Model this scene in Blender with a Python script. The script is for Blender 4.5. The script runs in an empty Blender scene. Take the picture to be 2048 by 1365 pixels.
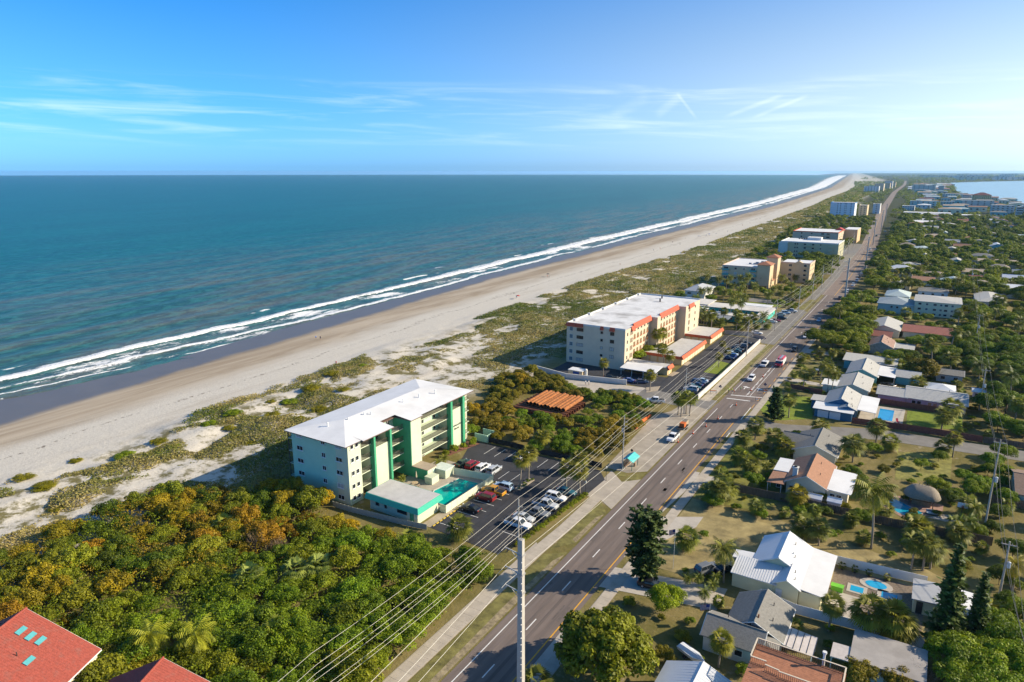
import bpy, math, random
import numpy as np
from mathutils import Vector, Matrix
rad = math.radians
S = bpy.context.scene
COL = S.collection
# ---------------------------------------------------------------- camera
F, CX, CY, HY, H = 1365.0, 1024.0, 682.5, 343.0, 70.0
TH = math.atan((CY - HY) / F)
AZ = math.atan((1893.0 - CX) / (F * math.cos(TH) + (CY - HY) * math.sin(TH)))
cam = bpy.data.cameras.new('camera')
cam.sensor_width = 36.0
cam.lens = 36.0 * F / 2048.0
cam.clip_start = 0.5
cam.clip_end = 80000.0
camo = bpy.data.objects.new('camera', cam)
COL.objects.link(camo)
camo.location = (0, 0, H)
camo.rotation_euler = (math.pi / 2 - TH, 0, AZ)
S.camera = camo
# ---------------------------------------------------------------- sun, sky, exposure
SUN_EL, SUN_AZ = rad(27.0), rad(57.0)          # azimuth clockwise from the road direction (+Y)
sd = Vector((math.sin(SUN_AZ) * math.cos(SUN_EL), math.cos(SUN_AZ) * math.cos(SUN_EL), math.sin(SUN_EL)))
sl = bpy.data.lights.new('sun', 'SUN')
sl.energy = 4.9
sl.angle = rad(0.53)
sl.color = (1.0, 0.87, 0.68)
so = bpy.data.objects.new('sun', sl)
COL.objects.link(so)
so.rotation_euler = sd.to_track_quat('Z', 'Y').to_euler()
W = bpy.data.worlds.new('World')
S.world = W
W.use_nodes = True
wt = W.node_tree
wn, wl = wt.nodes, wt.links
wn.clear()


def wmath(op, a, b=None, clamp=False):
    n = wn.new('ShaderNodeMath')
    n.operation = op
    n.use_clamp = clamp
    for i, v in enumerate((a, b)):
        if v is None:
            continue
        if isinstance(v, (int, float)):
            n.inputs[i].default_value = v
        else:
            wl.new(v, n.inputs[i])
    return n.outputs[0]


def wmaprange(v, a, b, c=0.0, d=1.0):
    n = wn.new('ShaderNodeMapRange')
    n.interpolation_type = 'SMOOTHSTEP'
    wl.new(v, n.inputs[0])
    for i, q in enumerate((a, b, c, d)):
        n.inputs[1 + i].default_value = q
    return n.outputs[0]


sky = wn.new('ShaderNodeTexSky')
sky.sky_type = 'NISHITA'
sky.sun_disc = False
sky.sun_elevation = SUN_EL
sky.sun_rotation = SUN_AZ
sky.altitude = 60
sky.air_density = 1.0
sky.dust_density = 0.55
sky.ozone_density = 3.0
sv = wn.new('ShaderNodeTexCoord')
svs = wn.new('ShaderNodeSeparateXYZ')
wl.new(sv.outputs['Generated'], svs.inputs[0])
svc = wn.new('ShaderNodeCombineXYZ')
wl.new(svs.outputs[0], svc.inputs[0])
wl.new(svs.outputs[1], svc.inputs[1])
wl.new(wmath('MAXIMUM', svs.outputs[2], .006), svc.inputs[2])
wl.new(svc.outputs[0], sky.inputs[0])
bw = wn.new('ShaderNodeRGBToBW')
wl.new(sky.outputs[0], bw.inputs[0])
# thin streaky clouds and vapour trails, placed by sky direction
tc = wn.new('ShaderNodeTexCoord')
sp = wn.new('ShaderNodeSeparateXYZ')
wl.new(tc.outputs['Generated'], sp.inputs[0])
el = wmath('ARCSINE', sp.outputs[2])
azn = wmath('ARCTAN2', sp.outputs[0], sp.outputs[1])
cb = wn.new('ShaderNodeCombineXYZ')
wl.new(wmath('MULTIPLY', azn, 4.2), cb.inputs[0])
wl.new(wmath('MULTIPLY', wmath('ADD', el, wmath('MULTIPLY', azn, 0.02)), 62.0), cb.inputs[1])
cn = wn.new('ShaderNodeTexNoise')
cn.inputs['Scale'].default_value = 1.0
cn.inputs['Detail'].default_value = 7.0
cn.inputs['Roughness'].default_value = 0.58
cn.inputs['Distortion'].default_value = 0.5
wl.new(cb.outputs[0], cn.inputs['Vector'])
band = wmath('MULTIPLY', wmaprange(el, 0.022, 0.06), wmaprange(el, 0.125, 0.10))
cloud = wmath('MULTIPLY', wmaprange(cn.outputs[0], 0.44, 0.80), band)


def pix_dir(px, py):
    r, d = (px - CX) / F, (py - CY) / F
    c, s = math.cos(TH), math.sin(TH)
    fx, fz = c - d * s, -s - d * c
    v = Vector((r * math.cos(AZ) - fx * math.sin(AZ), r * math.sin(AZ) + fx * math.cos(AZ), fz)).normalized()
    return math.atan2(v.x, v.y), math.asin(v.z)


def trail(p, q, w, amp):
    (a0, e0), (a1, e1) = pix_dir(*p), pix_dir(*q)
    dx, dy = a1 - a0, e1 - e0
    L = math.hypot(dx, dy)
    dx, dy = dx / L, dy / L
    ra, re = wmath('SUBTRACT', azn, a0), wmath('SUBTRACT', el, e0)
    t = wmath('ADD', wmath('MULTIPLY', ra, dx), wmath('MULTIPLY', re, dy))
    s = wmath('ABSOLUTE', wmath('SUBTRACT', wmath('MULTIPLY', ra, dy), wmath('MULTIPLY', re, dx)))
    along = wmath('MULTIPLY', wmaprange(t, 0.0, L * 0.25), wmaprange(t, L, L * 0.8))
    m = wmath('MULTIPLY', wmaprange(s, w, w * 0.1), along)
    return wmath('MULTIPLY', wmath('MULTIPLY', m, amp), wmaprange(cn.outputs[0], 0.2, 0.55))


for a in (((1440, 238), (1574, 187), .0042, .5), ((1498, 239), (1624, 188), .0036, .5), ((1308, 236), (1366, 188), .009, .36),
          ((1396, 242), (1352, 184), .003, .45), ((1216, 236), (1302, 192), .011, .25)):
    cloud = wmath('ADD', cloud, trail(*a))
# the sky keeps the brightness of the sky texture; its colour runs from a pale horizon to a clear blue, and pales towards the sun


def wmix(f, a, b, mode='MIX'):
    q = wn.new('ShaderNodeMix')
    q.data_type = 'RGBA'
    q.blend_type = mode
    for i, v in ((0, f), (6, a), (7, b)):
        if isinstance(v, (int, float)):
            q.inputs[i].default_value = v
        elif isinstance(v, tuple):
            q.inputs[i].default_value = (*v, 1)
        else:
            wl.new(v, q.inputs[i])
    return q.outputs[2]


hue = wmix(wmaprange(el, 0.0, 0.10), (.33, .85, 1.48), (.19, .78, 1.78))
hue = wmix(wmaprange(el, 0.09, 0.34), hue, (.02, .66, 2.2))
vd = wn.new('ShaderNodeVectorMath')
vd.operation = 'DOT_PRODUCT'
wl.new(tc.outputs['Generated'], vd.inputs[0])
vd.inputs[1].default_value = tuple(sd)
near_sun = wmath('MAXIMUM', wmaprange(vd.outputs['Value'], 0.12, 0.85), wmath('MULTIPLY', wmaprange(vd.outputs['Value'], -.30, 0.62), wmaprange(el, 0.42, 0.05)))
hue = wmix(near_sun, hue, (.74, .95, 1.14))
lum = wmath('MULTIPLY', bw.outputs[0], wmath('ADD', 1.0, wmath('MULTIPLY', near_sun, 0.08)))
skyc = wmix(1.0, hue, lum, 'MULTIPLY')
mixc = wn.new('ShaderNodeMix')
mixc.data_type = 'RGBA'
mixc.inputs[7].default_value = (8.4, 9.0, 9.6, 1)
wl.new(wmath('MULTIPLY', cloud, 0.30, True), mixc.inputs[0])
wl.new(skyc, mixc.inputs[6])
bg = wn.new('ShaderNodeBackground')
bg.inputs['Strength'].default_value = 0.110
wo = wn.new('ShaderNodeOutputWorld')
wl.new(mixc.outputs[2], bg.inputs['Color'])
wl.new(bg.outputs[0], wo.inputs[0])
vs = S.view_settings
S.display_settings.display_device = 'sRGB'
vs.view_transform = 'Standard'
vs.look = 'None'
vs.exposure = 0.64
vs.gamma = 1.0
vs.use_curve_mapping = False
S.cycles.use_denoising = True
S.cycles.max_bounces = 5
S.cycles.diffuse_bounces = 2
S.cycles.glossy_bounces = 2
S.cycles.transmission_bounces = 2
S.cycles.transparent_max_bounces = 4
S.cycles.volume_bounces = 0
S.cycles.caustics_reflective = False
S.cycles.caustics_refractive = False


# ---------------------------------------------------------------- from a pixel of the photograph to a place on the ground
def ray(px, py):
    r, d = (px - CX) / F, (py - CY) / F
    c, s = math.cos(TH), math.sin(TH)
    fx, fz = c - d * s, -s - d * c
    ca, sa = math.cos(AZ), math.sin(AZ)
    return (r * ca - fx * sa, r * sa + fx * ca, fz)


def G(px, py, z=0.0):
    x, y, w = ray(px, py)
    t = (z - H) / w
    return (x * t, y * t)


# ---------------------------------------------------------------- helpers
MATS = {}


def nt(m):
    m.use_nodes = True
    t = m.node_tree
    return t, t.nodes, t.links, t.nodes['Principled BSDF']


def mat(name, col, rough=0.7, var=0.12, scale=1.5, bump=0.0, bscale=20.0, metal=0.0, spec=0.35, dirt=0.0, objcol=False, stretch=None):
    """a plain surface: base colour with soft wear, grain and fine relief"""
    if name in MATS:
        return MATS[name]
    m = bpy.data.materials.new(name)
    t, n, l, p = nt(m)
    p.inputs['Roughness'].default_value = rough
    p.inputs['Metallic'].default_value = metal
    p.inputs['Specular IOR Level'].default_value = spec
    tcn = n.new('ShaderNodeNewGeometry')
    vec = tcn.outputs['Position']
    if stretch:
        mp = n.new('ShaderNodeMapping')
        mp.inputs['Scale'].default_value = stretch
        l.new(vec, mp.inputs[0])
        vec = mp.outputs[0]
    nz = n.new('ShaderNodeTexNoise')
    nz.inputs['Scale'].default_value = scale
    nz.inputs['Detail'].default_value = 5
    nz.inputs['Roughness'].default_value = 0.65
    l.new(vec, nz.inputs['Vector'])
    mr = n.new('ShaderNodeMapRange')
    mr.inputs[1].default_value = 0.3
    mr.inputs[2].default_value = 0.7
    mr.inputs[3].default_value = 1 - var
    mr.inputs[4].default_value = 1 + var
    l.new(nz.outputs[0], mr.inputs[0])
    mul = n.new('ShaderNodeMix')
    mul.data_type = 'RGBA'
    mul.blend_type = 'MULTIPLY'
    mul.inputs[0].default_value = 1
    if objcol:
        oi = n.new('ShaderNodeObjectInfo')
        l.new(oi.outputs['Color'], mul.inputs[6])
    else:
        mul.inputs[6].default_value = (*col, 1)
    l.new(mr.outputs[0], mul.inputs[7])
    out = mul.outputs[2]
    if dirt:
        n2 = n.new('ShaderNodeTexNoise')
        n2.inputs['Scale'].default_value = scale * 0.35
        n2.inputs['Detail'].default_value = 6
        l.new(vec, n2.inputs['Vector'])
        m2 = n.new('ShaderNodeMapRange')
        m2.inputs[1].default_value = 0.52
        m2.inputs[2].default_value = 0.75
        m2.inputs[4].default_value = dirt
        l.new(n2.outputs[0], m2.inputs[0])
        mx = n.new('ShaderNodeMix')
        mx.data_type = 'RGBA'
        mx.inputs[7].default_value = (0.16, 0.14, 0.12, 1)
        l.new(m2.outputs[0], mx.inputs[0])
        l.new(out, mx.inputs[6])
        out = mx.outputs[2]
    l.new(out, p.inputs['Base Color'])
    if bump:
        nb = n.new('ShaderNodeTexNoise')
        nb.inputs['Scale'].default_value = bscale
        nb.inputs['Detail'].default_value = 4
        l.new(vec, nb.inputs['Vector'])
        b = n.new('ShaderNodeBump')
        b.inputs['Strength'].default_value = bump
        b.inputs['Distance'].default_value = 0.05
        l.new(nb.outputs[0], b.inputs['Height'])
        l.new(b.outputs[0], p.inputs['Normal'])
    MATS[name] = m
    return m


def leafmat(name, dark, light, trans=0.22, rough=0.55):
    """leaves: each leaf takes a place between two greens, the plant's own tint comes from its object colour"""
    m = bpy.data.materials.new(name)
    t, n, l, p = nt(m)
    at = n.new('ShaderNodeAttribute')
    at.attribute_name = 'leaf'
    mx = n.new('ShaderNodeMix')
    mx.data_type = 'RGBA'
    mx.inputs[6].default_value = (*dark, 1)
    mx.inputs[7].default_value = (*light, 1)
    l.new(at.outputs['Fac'], mx.inputs[0])
    oi = n.new('ShaderNodeObjectInfo')
    mu = n.new('ShaderNodeMix')
    mu.data_type = 'RGBA'
    mu.blend_type = 'MULTIPLY'
    mu.inputs[0].default_value = 1
    l.new(mx.outputs[2], mu.inputs[6])
    l.new(oi.outputs['Color'], mu.inputs[7])
    l.new(mu.outputs[2], p.inputs['Base Color'])
    p.inputs['Roughness'].default_value = rough
    p.inputs['Specular IOR Level'].default_value = 0.25
    tr = n.new('ShaderNodeBsdfTranslucent')
    l.new(mu.outputs[2], tr.inputs[0])
    ms = n.new('ShaderNodeMixShader')
    ms.inputs[0].default_value = trans
    l.new(p.outputs[0], ms.inputs[1])
    l.new(tr.outputs[0], ms.inputs[2])
    l.new(ms.outputs[0], n['Material Output'].inputs[0])
    MATS[name] = m
    return m


def link(o, parent=None):
    COL.objects.link(o)
    if parent:
        o.parent = parent
    return o


def tag(o, label, cat, group=None, kind=None):
    o['label'] = label
    o['category'] = cat
    if group:
        o['group'] = group
    if kind:
        o['kind'] = kind
    return o


def thing(name, label, cat, loc=(0, 0, 0), rz=0.0, group=None):
    o = bpy.data.objects.new(name, None)
    o.empty_display_size = 0.5
    o.location = loc
    o.rotation_euler = (0, 0, rz)
    link(o)
    return tag(o, label, cat, group)


class MB:
    """collects faces; build() makes one mesh object of them"""

    def __init__(s):
        s.v, s.f = [], []

    def poly(s, pts):
        i = len(s.v)
        s.v += [tuple(p) for p in pts]
        s.f.append(tuple(range(i, i + len(pts))))
        return s

    def box(s, x0, x1, y0, y1, z0, z1):
        i = len(s.v)
        s.v += [(x0, y0, z0), (x1, y0, z0), (x1, y1, z0), (x0, y1, z0), (x0, y0, z1), (x1, y0, z1), (x1, y1, z1), (x0, y1, z1)]
        s.f += [tuple(i + k for k in q) for q in ((3, 2, 1, 0), (4, 5, 6, 7), (0, 1, 5, 4), (1, 2, 6, 5), (2, 3, 7, 6), (3, 0, 4, 7))]
        return s

    def prism(s, pts, z0, z1):
        """upright prism over a counter-clockwise outline"""
        i, n = len(s.v), len(pts)
        s.v += [(p[0], p[1], z0) for p in pts] + [(p[0], p[1], z1) for p in pts]
        s.f.append(tuple(i + n - 1 - k for k in range(n)))
        s.f.append(tuple(i + n + k for k in range(n)))
        for k in range(n):
            j = (k + 1) % n
            s.f.append((i + k, i + j, i + n + j, i + n + k))
        return s

    def loft(s, rings, cap=True):
        i, n = len(s.v), len(rings[0])
        for r in rings:
            s.v += [tuple(p) for p in r]
        for a in range(len(rings) - 1):
            for k in range(n):
                j = (k + 1) % n
                s.f.append((i + a * n + k, i + a * n + j, i + (a + 1) * n + j, i + (a + 1) * n + k))
        if cap:
            s.f.append(tuple(i + n - 1 - k for k in range(n)))
            b = i + (len(rings) - 1) * n
            s.f.append(tuple(b + k for k in range(n)))
        return s

    def tube(s, p0, p1, r0, r1=None, n=8, cap=True):
        r1 = r0 if r1 is None else r1
        p0, p1 = Vector(p0), Vector(p1)
        d = (p1 - p0).normalized()
        u = d.orthogonal().normalized()
        w = d.cross(u)
        ring = lambda p, r: [p + (u * math.cos(2 * math.pi * k / n) + w * math.sin(2 * math.pi * k / n)) * r for k in range(n)]
        return s.loft([ring(p0, r0), ring(p1, r1)], cap)

    def path(s, pts, r, n=5):
        pts = [Vector(p) for p in pts]
        rings = []
        for k, p in enumerate(pts):
            d = (pts[min(k + 1, len(pts) - 1)] - pts[max(k - 1, 0)]).normalized()
            u = d.cross(Vector((0, 0, 1)))
            u = u.normalized() if u.length > 1e-4 else Vector((1, 0, 0))
            w = u.cross(d)
            rr = r[k] if isinstance(r, (list, tuple)) else r
            rings.append([p + (u * math.cos(2 * math.pi * q / n) + w * math.sin(2 * math.pi * q / n)) * rr for q in range(n)])
        return s.loft(rings)

    def lathe(s, prof, n=12, c=(0, 0)):
        return s.loft([[(c[0] + r * math.cos(2 * math.pi * k / n), c[1] + r * math.sin(2 * math.pi * k / n), z) for k in range(n)] for r, z in prof])

    def tilt(s, m):
        s.v = [tuple(m @ Vector(p)) for p in s.v]
        return s

    def mesh(s, name, m=None, smooth=False):
        me = bpy.data.meshes.new(name)
        me.from_pydata(s.v, [], s.f)
        if m:
            me.materials.append(m)
        if smooth:
            me.shade_smooth()
        return me

    def build(s, name, m=None, parent=None, smooth=False):
        return link(bpy.data.objects.new(name, s.mesh(name, m, smooth)), parent)


def np_mesh(name, V, Fq, m=None, leaf=None, smooth=False):
    """quads or triangles from arrays, with an optional value per face"""
    me = bpy.data.meshes.new(name)
    V = np.asarray(V, np.float32).reshape(-1, 3)
    Fq = np.asarray(Fq, np.int32)
    k = Fq.shape[1]
    me.vertices.add(len(V))
    me.vertices.foreach_set('co', V.ravel())
    me.loops.add(Fq.size)
    me.loops.foreach_set('vertex_index', Fq.ravel())
    me.polygons.add(len(Fq))
    me.polygons.foreach_set('loop_start', np.arange(0, Fq.size, k, dtype=np.int32))
    if leaf is not None:
        a = me.attributes.new('leaf', 'FLOAT', 'FACE')
        a.data.foreach_set('value', np.asarray(leaf, np.float32))
    me.update(calc_edges=True)
    me.validate()
    if m:
        me.materials.append(m)
    if smooth:
        me.shade_smooth()
    return me


def mesh_object(name, me, parent=None):
    return link(bpy.data.objects.new(name, me), parent)


def dup(root, loc, rz=0.0, scale=1.0, label=None, group=None, color=None, cat=None):
    """a copy of a thing with its parts and sub-parts; the mesh data are shared"""
    r = root.copy()
    COL.objects.link(r)
    r.location = loc
    r.rotation_euler = (0, 0, rz)
    r.scale = scale if isinstance(scale, (tuple, list)) else (scale,) * 3
    if label:
        r['label'] = label
    if group:
        r['group'] = group
    if cat:
        r['category'] = cat
    if color:
        r.color = (*color, 1)
    for ch in PARTS[root.name]:
        c = ch.copy()
        COL.objects.link(c)
        c.parent = r
        if color:
            c.color = (*color, 1)
        for gch in PARTS.get(ch.name, ()):
            d = gch.copy()
            COL.objects.link(d)
            d.parent = c
            if color:
                d.color = (*color, 1)
    return r


PARTS = {}


def proto(root):
    """remember a pattern's children, so that copying is quick"""
    PARTS[root.name] = list(root.children)
    for c in root.children:
        PARTS[c.name] = list(c.children)
    return root


def vnoise(x, y, seed=0):
    """smooth value noise for arrays"""
    x, y = np.asarray(x, float), np.asarray(y, float)
    xi, yi = np.floor(x).astype(np.int64), np.floor(y).astype(np.int64)
    fx, fy = x - xi, y - yi
    fx, fy = fx * fx * (3 - 2 * fx), fy * fy * (3 - 2 * fy)

    def h(a, b):
        n = (a * 374761393 + b * 668265263 + seed * 1442695041) & 0xffffffff
        n = ((n ^ (n >> 13)) * 1274126177) & 0xffffffff
        return ((n ^ (n >> 16)) & 0xffff) / 65535.0
    return (h(xi, yi) * (1 - fx) + h(xi + 1, yi) * fx) * (1 - fy) + (h(xi, yi + 1) * (1 - fx) + h(xi + 1, yi + 1) * fx) * fy


def fbm(x, y, seed=0, o=4):
    s, a, t = 0, 1.0, 0
    for k in range(o):
        s = s + a * vnoise(np.asarray(x) * 2 ** k, np.asarray(y) * 2 ** k, seed + k)
        t += a
        a *= .5
    return s / t
# ---------------------------------------------------------------- ground, beach and sea
def shore(y):
    y = np.asarray(y, float)
    return -219 - .1 * np.minimum(y, 400) - .04 * np.clip(y - 400, 0, 1200) - .0707 * np.maximum(y - 1600, 0) - .03 * np.maximum(y - 3500, 0)


def widen(y):
    """how much broader the beach and dunes are down the coast"""
    y = np.asarray(y, float)
    return 1.05 + .60 * np.clip((y - 100) / 480, 0, 1) + .75 * np.clip((y - 2000) / 1500, 0, 1) + 1.0 * np.clip((y - 3500) / 3200, 0, 1)


def ground_z(x, y):
    d = np.asarray(x) - shore(y)
    d = np.where(d > 0, d / widen(y), d)
    z = np.interp(d, [-260, -60, -34, -24, 0, 18, 44, 52, 96, 104], [-9, -4.2, -2.62, -2.42, -2.2, -1.6, -.45, -.25, -.02, 0])
    w = np.interp(d, [40, 52, 74, 98], [0, 1, 1, 0]) * np.interp(y, [1200, 2500], [1, 0]) * np.interp(x, [-138, -122], [1, 0])
    z = z + w * (fbm(np.asarray(x) / 11, np.asarray(y) / 15, 3) - .36) * 3.0
    z = z + np.interp(d, [2, 20, 46, 60], [0, .10, .25, 0]) * (fbm(np.asarray(x) / 2.2, np.asarray(y) / 2.5, 9) - .5)
    return z


def gz(x, y):
    return float(ground_z(x, y))


def grid_faces(nr, nc):
    i = np.arange(nr - 1)[:, None] * nc + np.arange(nc - 1)[None]
    return np.stack([i, i + 1, i + nc + 1, i + nc], -1).reshape(-1, 4)


ys = np.concatenate([np.arange(-150, 20, 10), np.arange(20, 330, 1.6), np.arange(330, 700, 5), np.arange(700, 2000, 25), np.geomspace(2000, 32000, 30)])
ds = np.concatenate([[-600, -260, -120, -60, -44], np.arange(-36, 40, 3), np.arange(40, 104, 1.3), [106, 115, 130, 150, 180, 220, 280, 400, 700, 1300, 2600, 6000, 14000, 30000]])
YY, DD = np.meshgrid(ys, ds, indexing='ij')
XX = shore(YY) + DD * np.where((DD > 0) & (DD < 105), widen(YY), 1) + np.where(DD >= 105, 104 * (widen(YY) - 1), 0)
ZZ = ground_z(XX, YY)


def shore_nodes(n, l, land=False):
    """d = metres inland from the wet line, worked out from the position"""
    geo = n.new('ShaderNodeNewGeometry')
    sx = n.new('ShaderNodeSeparateXYZ')
    l.new(geo.outputs['Position'], sx.inputs[0])

    def M(op, a, b=None, c=None):
        q = n.new('ShaderNodeMath')
        q.operation = op
        for i, v in enumerate((a, b, c)):
            if v is None:
                continue
            if isinstance(v, (int, float)):
                q.inputs[i].default_value = v
            else:
                l.new(v, q.inputs[i])
        return q.outputs[0]
    y = sx.outputs[1]
    t1 = M('MULTIPLY', M('MINIMUM', y, 400.0), .1)
    t2 = M('MULTIPLY', M('MINIMUM', M('MAXIMUM', M('SUBTRACT', y, 400.0), 0.0), 1200.0), .04)
    t3 = M('MULTIPLY', M('MAXIMUM', M('SUBTRACT', y, 1600.0), 0.0), .0707)
    t4 = M('MULTIPLY', M('MAXIMUM', M('SUBTRACT', y, 3500.0), 0.0), .03)
    d = M('ADD', M('ADD', sx.outputs[0], 219.0), M('ADD', M('ADD', t1, t2), M('ADD', t3, t4)))
    ramp = lambda a, w, k: M('MULTIPLY', M('MINIMUM', M('MAXIMUM', M('DIVIDE', M('SUBTRACT', y, a), w), 0.0), 1.0), k)
    wd = M('ADD', M('ADD', ramp(100.0, 480.0, .60), ramp(2000.0, 1500.0, .75)), M('ADD', ramp(3500.0, 3200.0, 1.0), 1.05))
    d = M('MINIMUM', d, M('MAXIMUM', M('DIVIDE', d, wd), 0.0)) if land else d
    return geo, sx, d, M


def noise(n, l, vec, scale, detail=5, rough=.6, stretch=None, dist=0):
    if stretch:
        mp = n.new('ShaderNodeMapping')
        mp.inputs['Scale'].default_value = stretch
        l.new(vec, mp.inputs[0])
        vec = mp.outputs[0]
    q = n.new('ShaderNodeTexNoise')
    q.inputs['Scale'].default_value = scale
    q.inputs['Detail'].default_value = detail
    q.inputs['Roughness'].default_value = rough
    q.inputs['Distortion'].default_value = dist
    l.new(vec, q.inputs['Vector'])
    return q.outputs[0]


def mixcol(n, l, f, a, b, mode='MIX'):
    q = n.new('ShaderNodeMix')
    q.data_type = 'RGBA'
    q.blend_type = mode
    for i, v in ((0, f), (6, a), (7, b)):
        if isinstance(v, (int, float)):
            q.inputs[i].default_value = v
        elif isinstance(v, tuple):
            q.inputs[i].default_value = (*v, 1)
        else:
            l.new(v, q.inputs[i])
    return q.outputs[2]


def mrange(n, l, v, a, b, c=0.0, d=1.0):
    q = n.new('ShaderNodeMapRange')
    q.interpolation_type = 'SMOOTHSTEP'
    l.new(v, q.inputs[0])
    for i, k in enumerate((a, b, c, d)):
        q.inputs[1 + i].default_value = k
    return q.outputs[0]


gm = bpy.data.materials.new('ground_soil')
t, n, l, p = nt(gm)
geo, sx, d, M = shore_nodes(n, l, True)
pos = geo.outputs['Position']
nl = noise(n, l, pos, .09, 4)
nf = noise(n, l, pos, .9, 6, .7)
nb = noise(n, l, pos, .035, 4, stretch=(1.6, .5, 1))
dw = M('ADD', d, M('MULTIPLY', M('SUBTRACT', nb, .5), 16.0))
streak = noise(n, l, pos, .10, 6, .7, (1.0, .10, 1), .6)
tan = mixcol(n, l, mrange(n, l, streak, .35, .65), (.31, .245, .17), (.46, .385, .29))
white = mixcol(n, l, nf, (.49, .45, .375), (.65, .60, .515))
white = mixcol(n, l, mrange(n, l, noise(n, l, pos, 1.6, 4, .7), .52, .66, 0, .42), white, (.36, .315, .245))
white = mixcol(n, l, mrange(n, l, streak, .52, .68, 0, .35), white, (.35, .29, .215))
c1 = mixcol(n, l, mrange(n, l, dw, 14, 27), tan, white)
wrk = M('MULTIPLY', mrange(n, l, M('ABSOLUTE', M('SUBTRACT', dw, 29.0)), 1.1, .2), mrange(n, l, noise(n, l, pos, .7, 5, .7), .50, .60))
c1 = mixcol(n, l, M('MULTIPLY', wrk, .75), c1, (.10, .07, .045))
wet = mixcol(n, l, nl, (.105, .098, .088), (.155, .138, .118))
dwet = M('ADD', d, M('MULTIPLY', M('SUBTRACT', noise(n, l, pos, .05, 3), .5), 7.0))
c2 = mixcol(n, l, mrange(n, l, dwet, -2.5, 3.5), wet, c1)
# dune floor: sand with a thin cover of creepers
dune = mixcol(n, l, mrange(n, l, M('ADD', noise(n, l, pos, .16, 6, .68), M('MULTIPLY', nf, .12)), .53, .66), white, (.155, .135, .055))
c3 = mixcol(n, l, mrange(n, l, dw, 46, 56), c2, dune)
grass = mixcol(n, l, mrange(n, l, nl, .35, .65), (.125, .115, .030), (.26, .205, .09))
grass = mixcol(n, l, mrange(n, l, nf, .3, .75), grass, (.19, .155, .055))
grass = mixcol(n, l, mrange(n, l, noise(n, l, pos, .22, 6, .7), .58, .72), grass, (.34, .28, .19))
c4 = mixcol(n, l, mrange(n, l, dw, 92, 106), c3, grass)
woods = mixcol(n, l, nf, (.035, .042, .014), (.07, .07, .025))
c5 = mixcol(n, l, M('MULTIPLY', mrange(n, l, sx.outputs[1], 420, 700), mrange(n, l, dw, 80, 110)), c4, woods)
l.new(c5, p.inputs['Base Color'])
l.new(mrange(n, l, dwet, -2.5, 5, .34, .9), p.inputs['Roughness'])
l.new(mrange(n, l, dwet, -2.5, 5, .13, .1), p.inputs['Specular IOR Level'])
bp = n.new('ShaderNodeBump')
l.new(mrange(n, l, dwet, 0, 30, .02, .55), bp.inputs['Strength'])
bp.inputs['Distance'].default_value = .25
l.new(M('ADD', nf, M('MULTIPLY', noise(n, l, pos, 2.2, 3), .5)), bp.inputs['Height'])
l.new(bp.outputs[0], p.inputs['Normal'])
go = mesh_object('ground', np_mesh('ground', np.stack([XX, YY, ZZ], -1).reshape(-1, 3), grid_faces(*XX.shape), gm, smooth=True))
go['kind'] = 'structure'

# the sea: a fine sheet with breakers along the shore, a wide plain one beyond it
sm = bpy.data.materials.new('sea_water')
t, n, l, p = nt(sm)
geo, sx, d, M = shore_nodes(n, l)
pos = geo.outputs['Position']
fa = n.new('ShaderNodeAttribute')
fa.attribute_name = 'foam'
rot = n.new('ShaderNodeMapping')
rot.inputs['Rotation'].default_value = (0, 0, rad(-7))
l.new(pos, rot.inputs[0])
rp = rot.outputs[0]
swell = noise(n, l, rp, .06, 3, .5, (1, .16, 1))
chop = noise(n, l, rp, .30, 4, .6, (1, .38, 1), .4)
fine = noise(n, l, rp, 1.1, 3, .6, (1, .5, 1))
deep = mixcol(n, l, mrange(n, l, noise(n, l, rp, .012, 4, .6, (1, .25, 1)), .3, .7), (.0, .088, .070), (.0, .125, .100))
mid = mixcol(n, l, mrange(n, l, swell, .35, .7), (.035, .120, .104), (.150, .150, .102))
wc = mixcol(n, l, mrange(n, l, M('ADD', d, M('MULTIPLY', M('SUBTRACT', swell, .5), 90.0)), -420, -50), deep, mid)
wc = mixcol(n, l, M('MULTIPLY', mrange(n, l, chop, .46, .62), .42), wc, (.03, .17, .17), 'MIX')
wc = mixcol(n, l, mrange(n, l, chop, .56, .44, 0, .42), wc, (.001, .025, .045))
lace = noise(n, l, rp, .55, 6, .75, (1, .55, 1), 1.2)
fo = M('MULTIPLY', fa.outputs['Fac'], 1.0)
ff = mrange(n, l, M('ADD', fo, M('MULTIPLY', M('SUBTRACT', lace, .5), 1.25)), .42, .66)
ff = M('MULTIPLY', ff, mrange(n, l, fo, .02, .12))
wc = mixcol(n, l, ff, wc, (.80, .80, .78))
l.new(wc, p.inputs['Base Color'])
l.new(M('ADD', M('MULTIPLY', ff, .5), .32), p.inputs['Roughness'])
p.inputs['Specular IOR Level'].default_value = .06
bp = n.new('ShaderNodeBump')
bp.inputs['Strength'].default_value = .85
bp.inputs['Distance'].default_value = .8
l.new(M('ADD', M('ADD', M('MULTIPLY', swell, 1.6), chop), M('MULTIPLY', fine, .35)), bp.inputs['Height'])
l.new(bp.outputs[0], p.inputs['Normal'])

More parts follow.
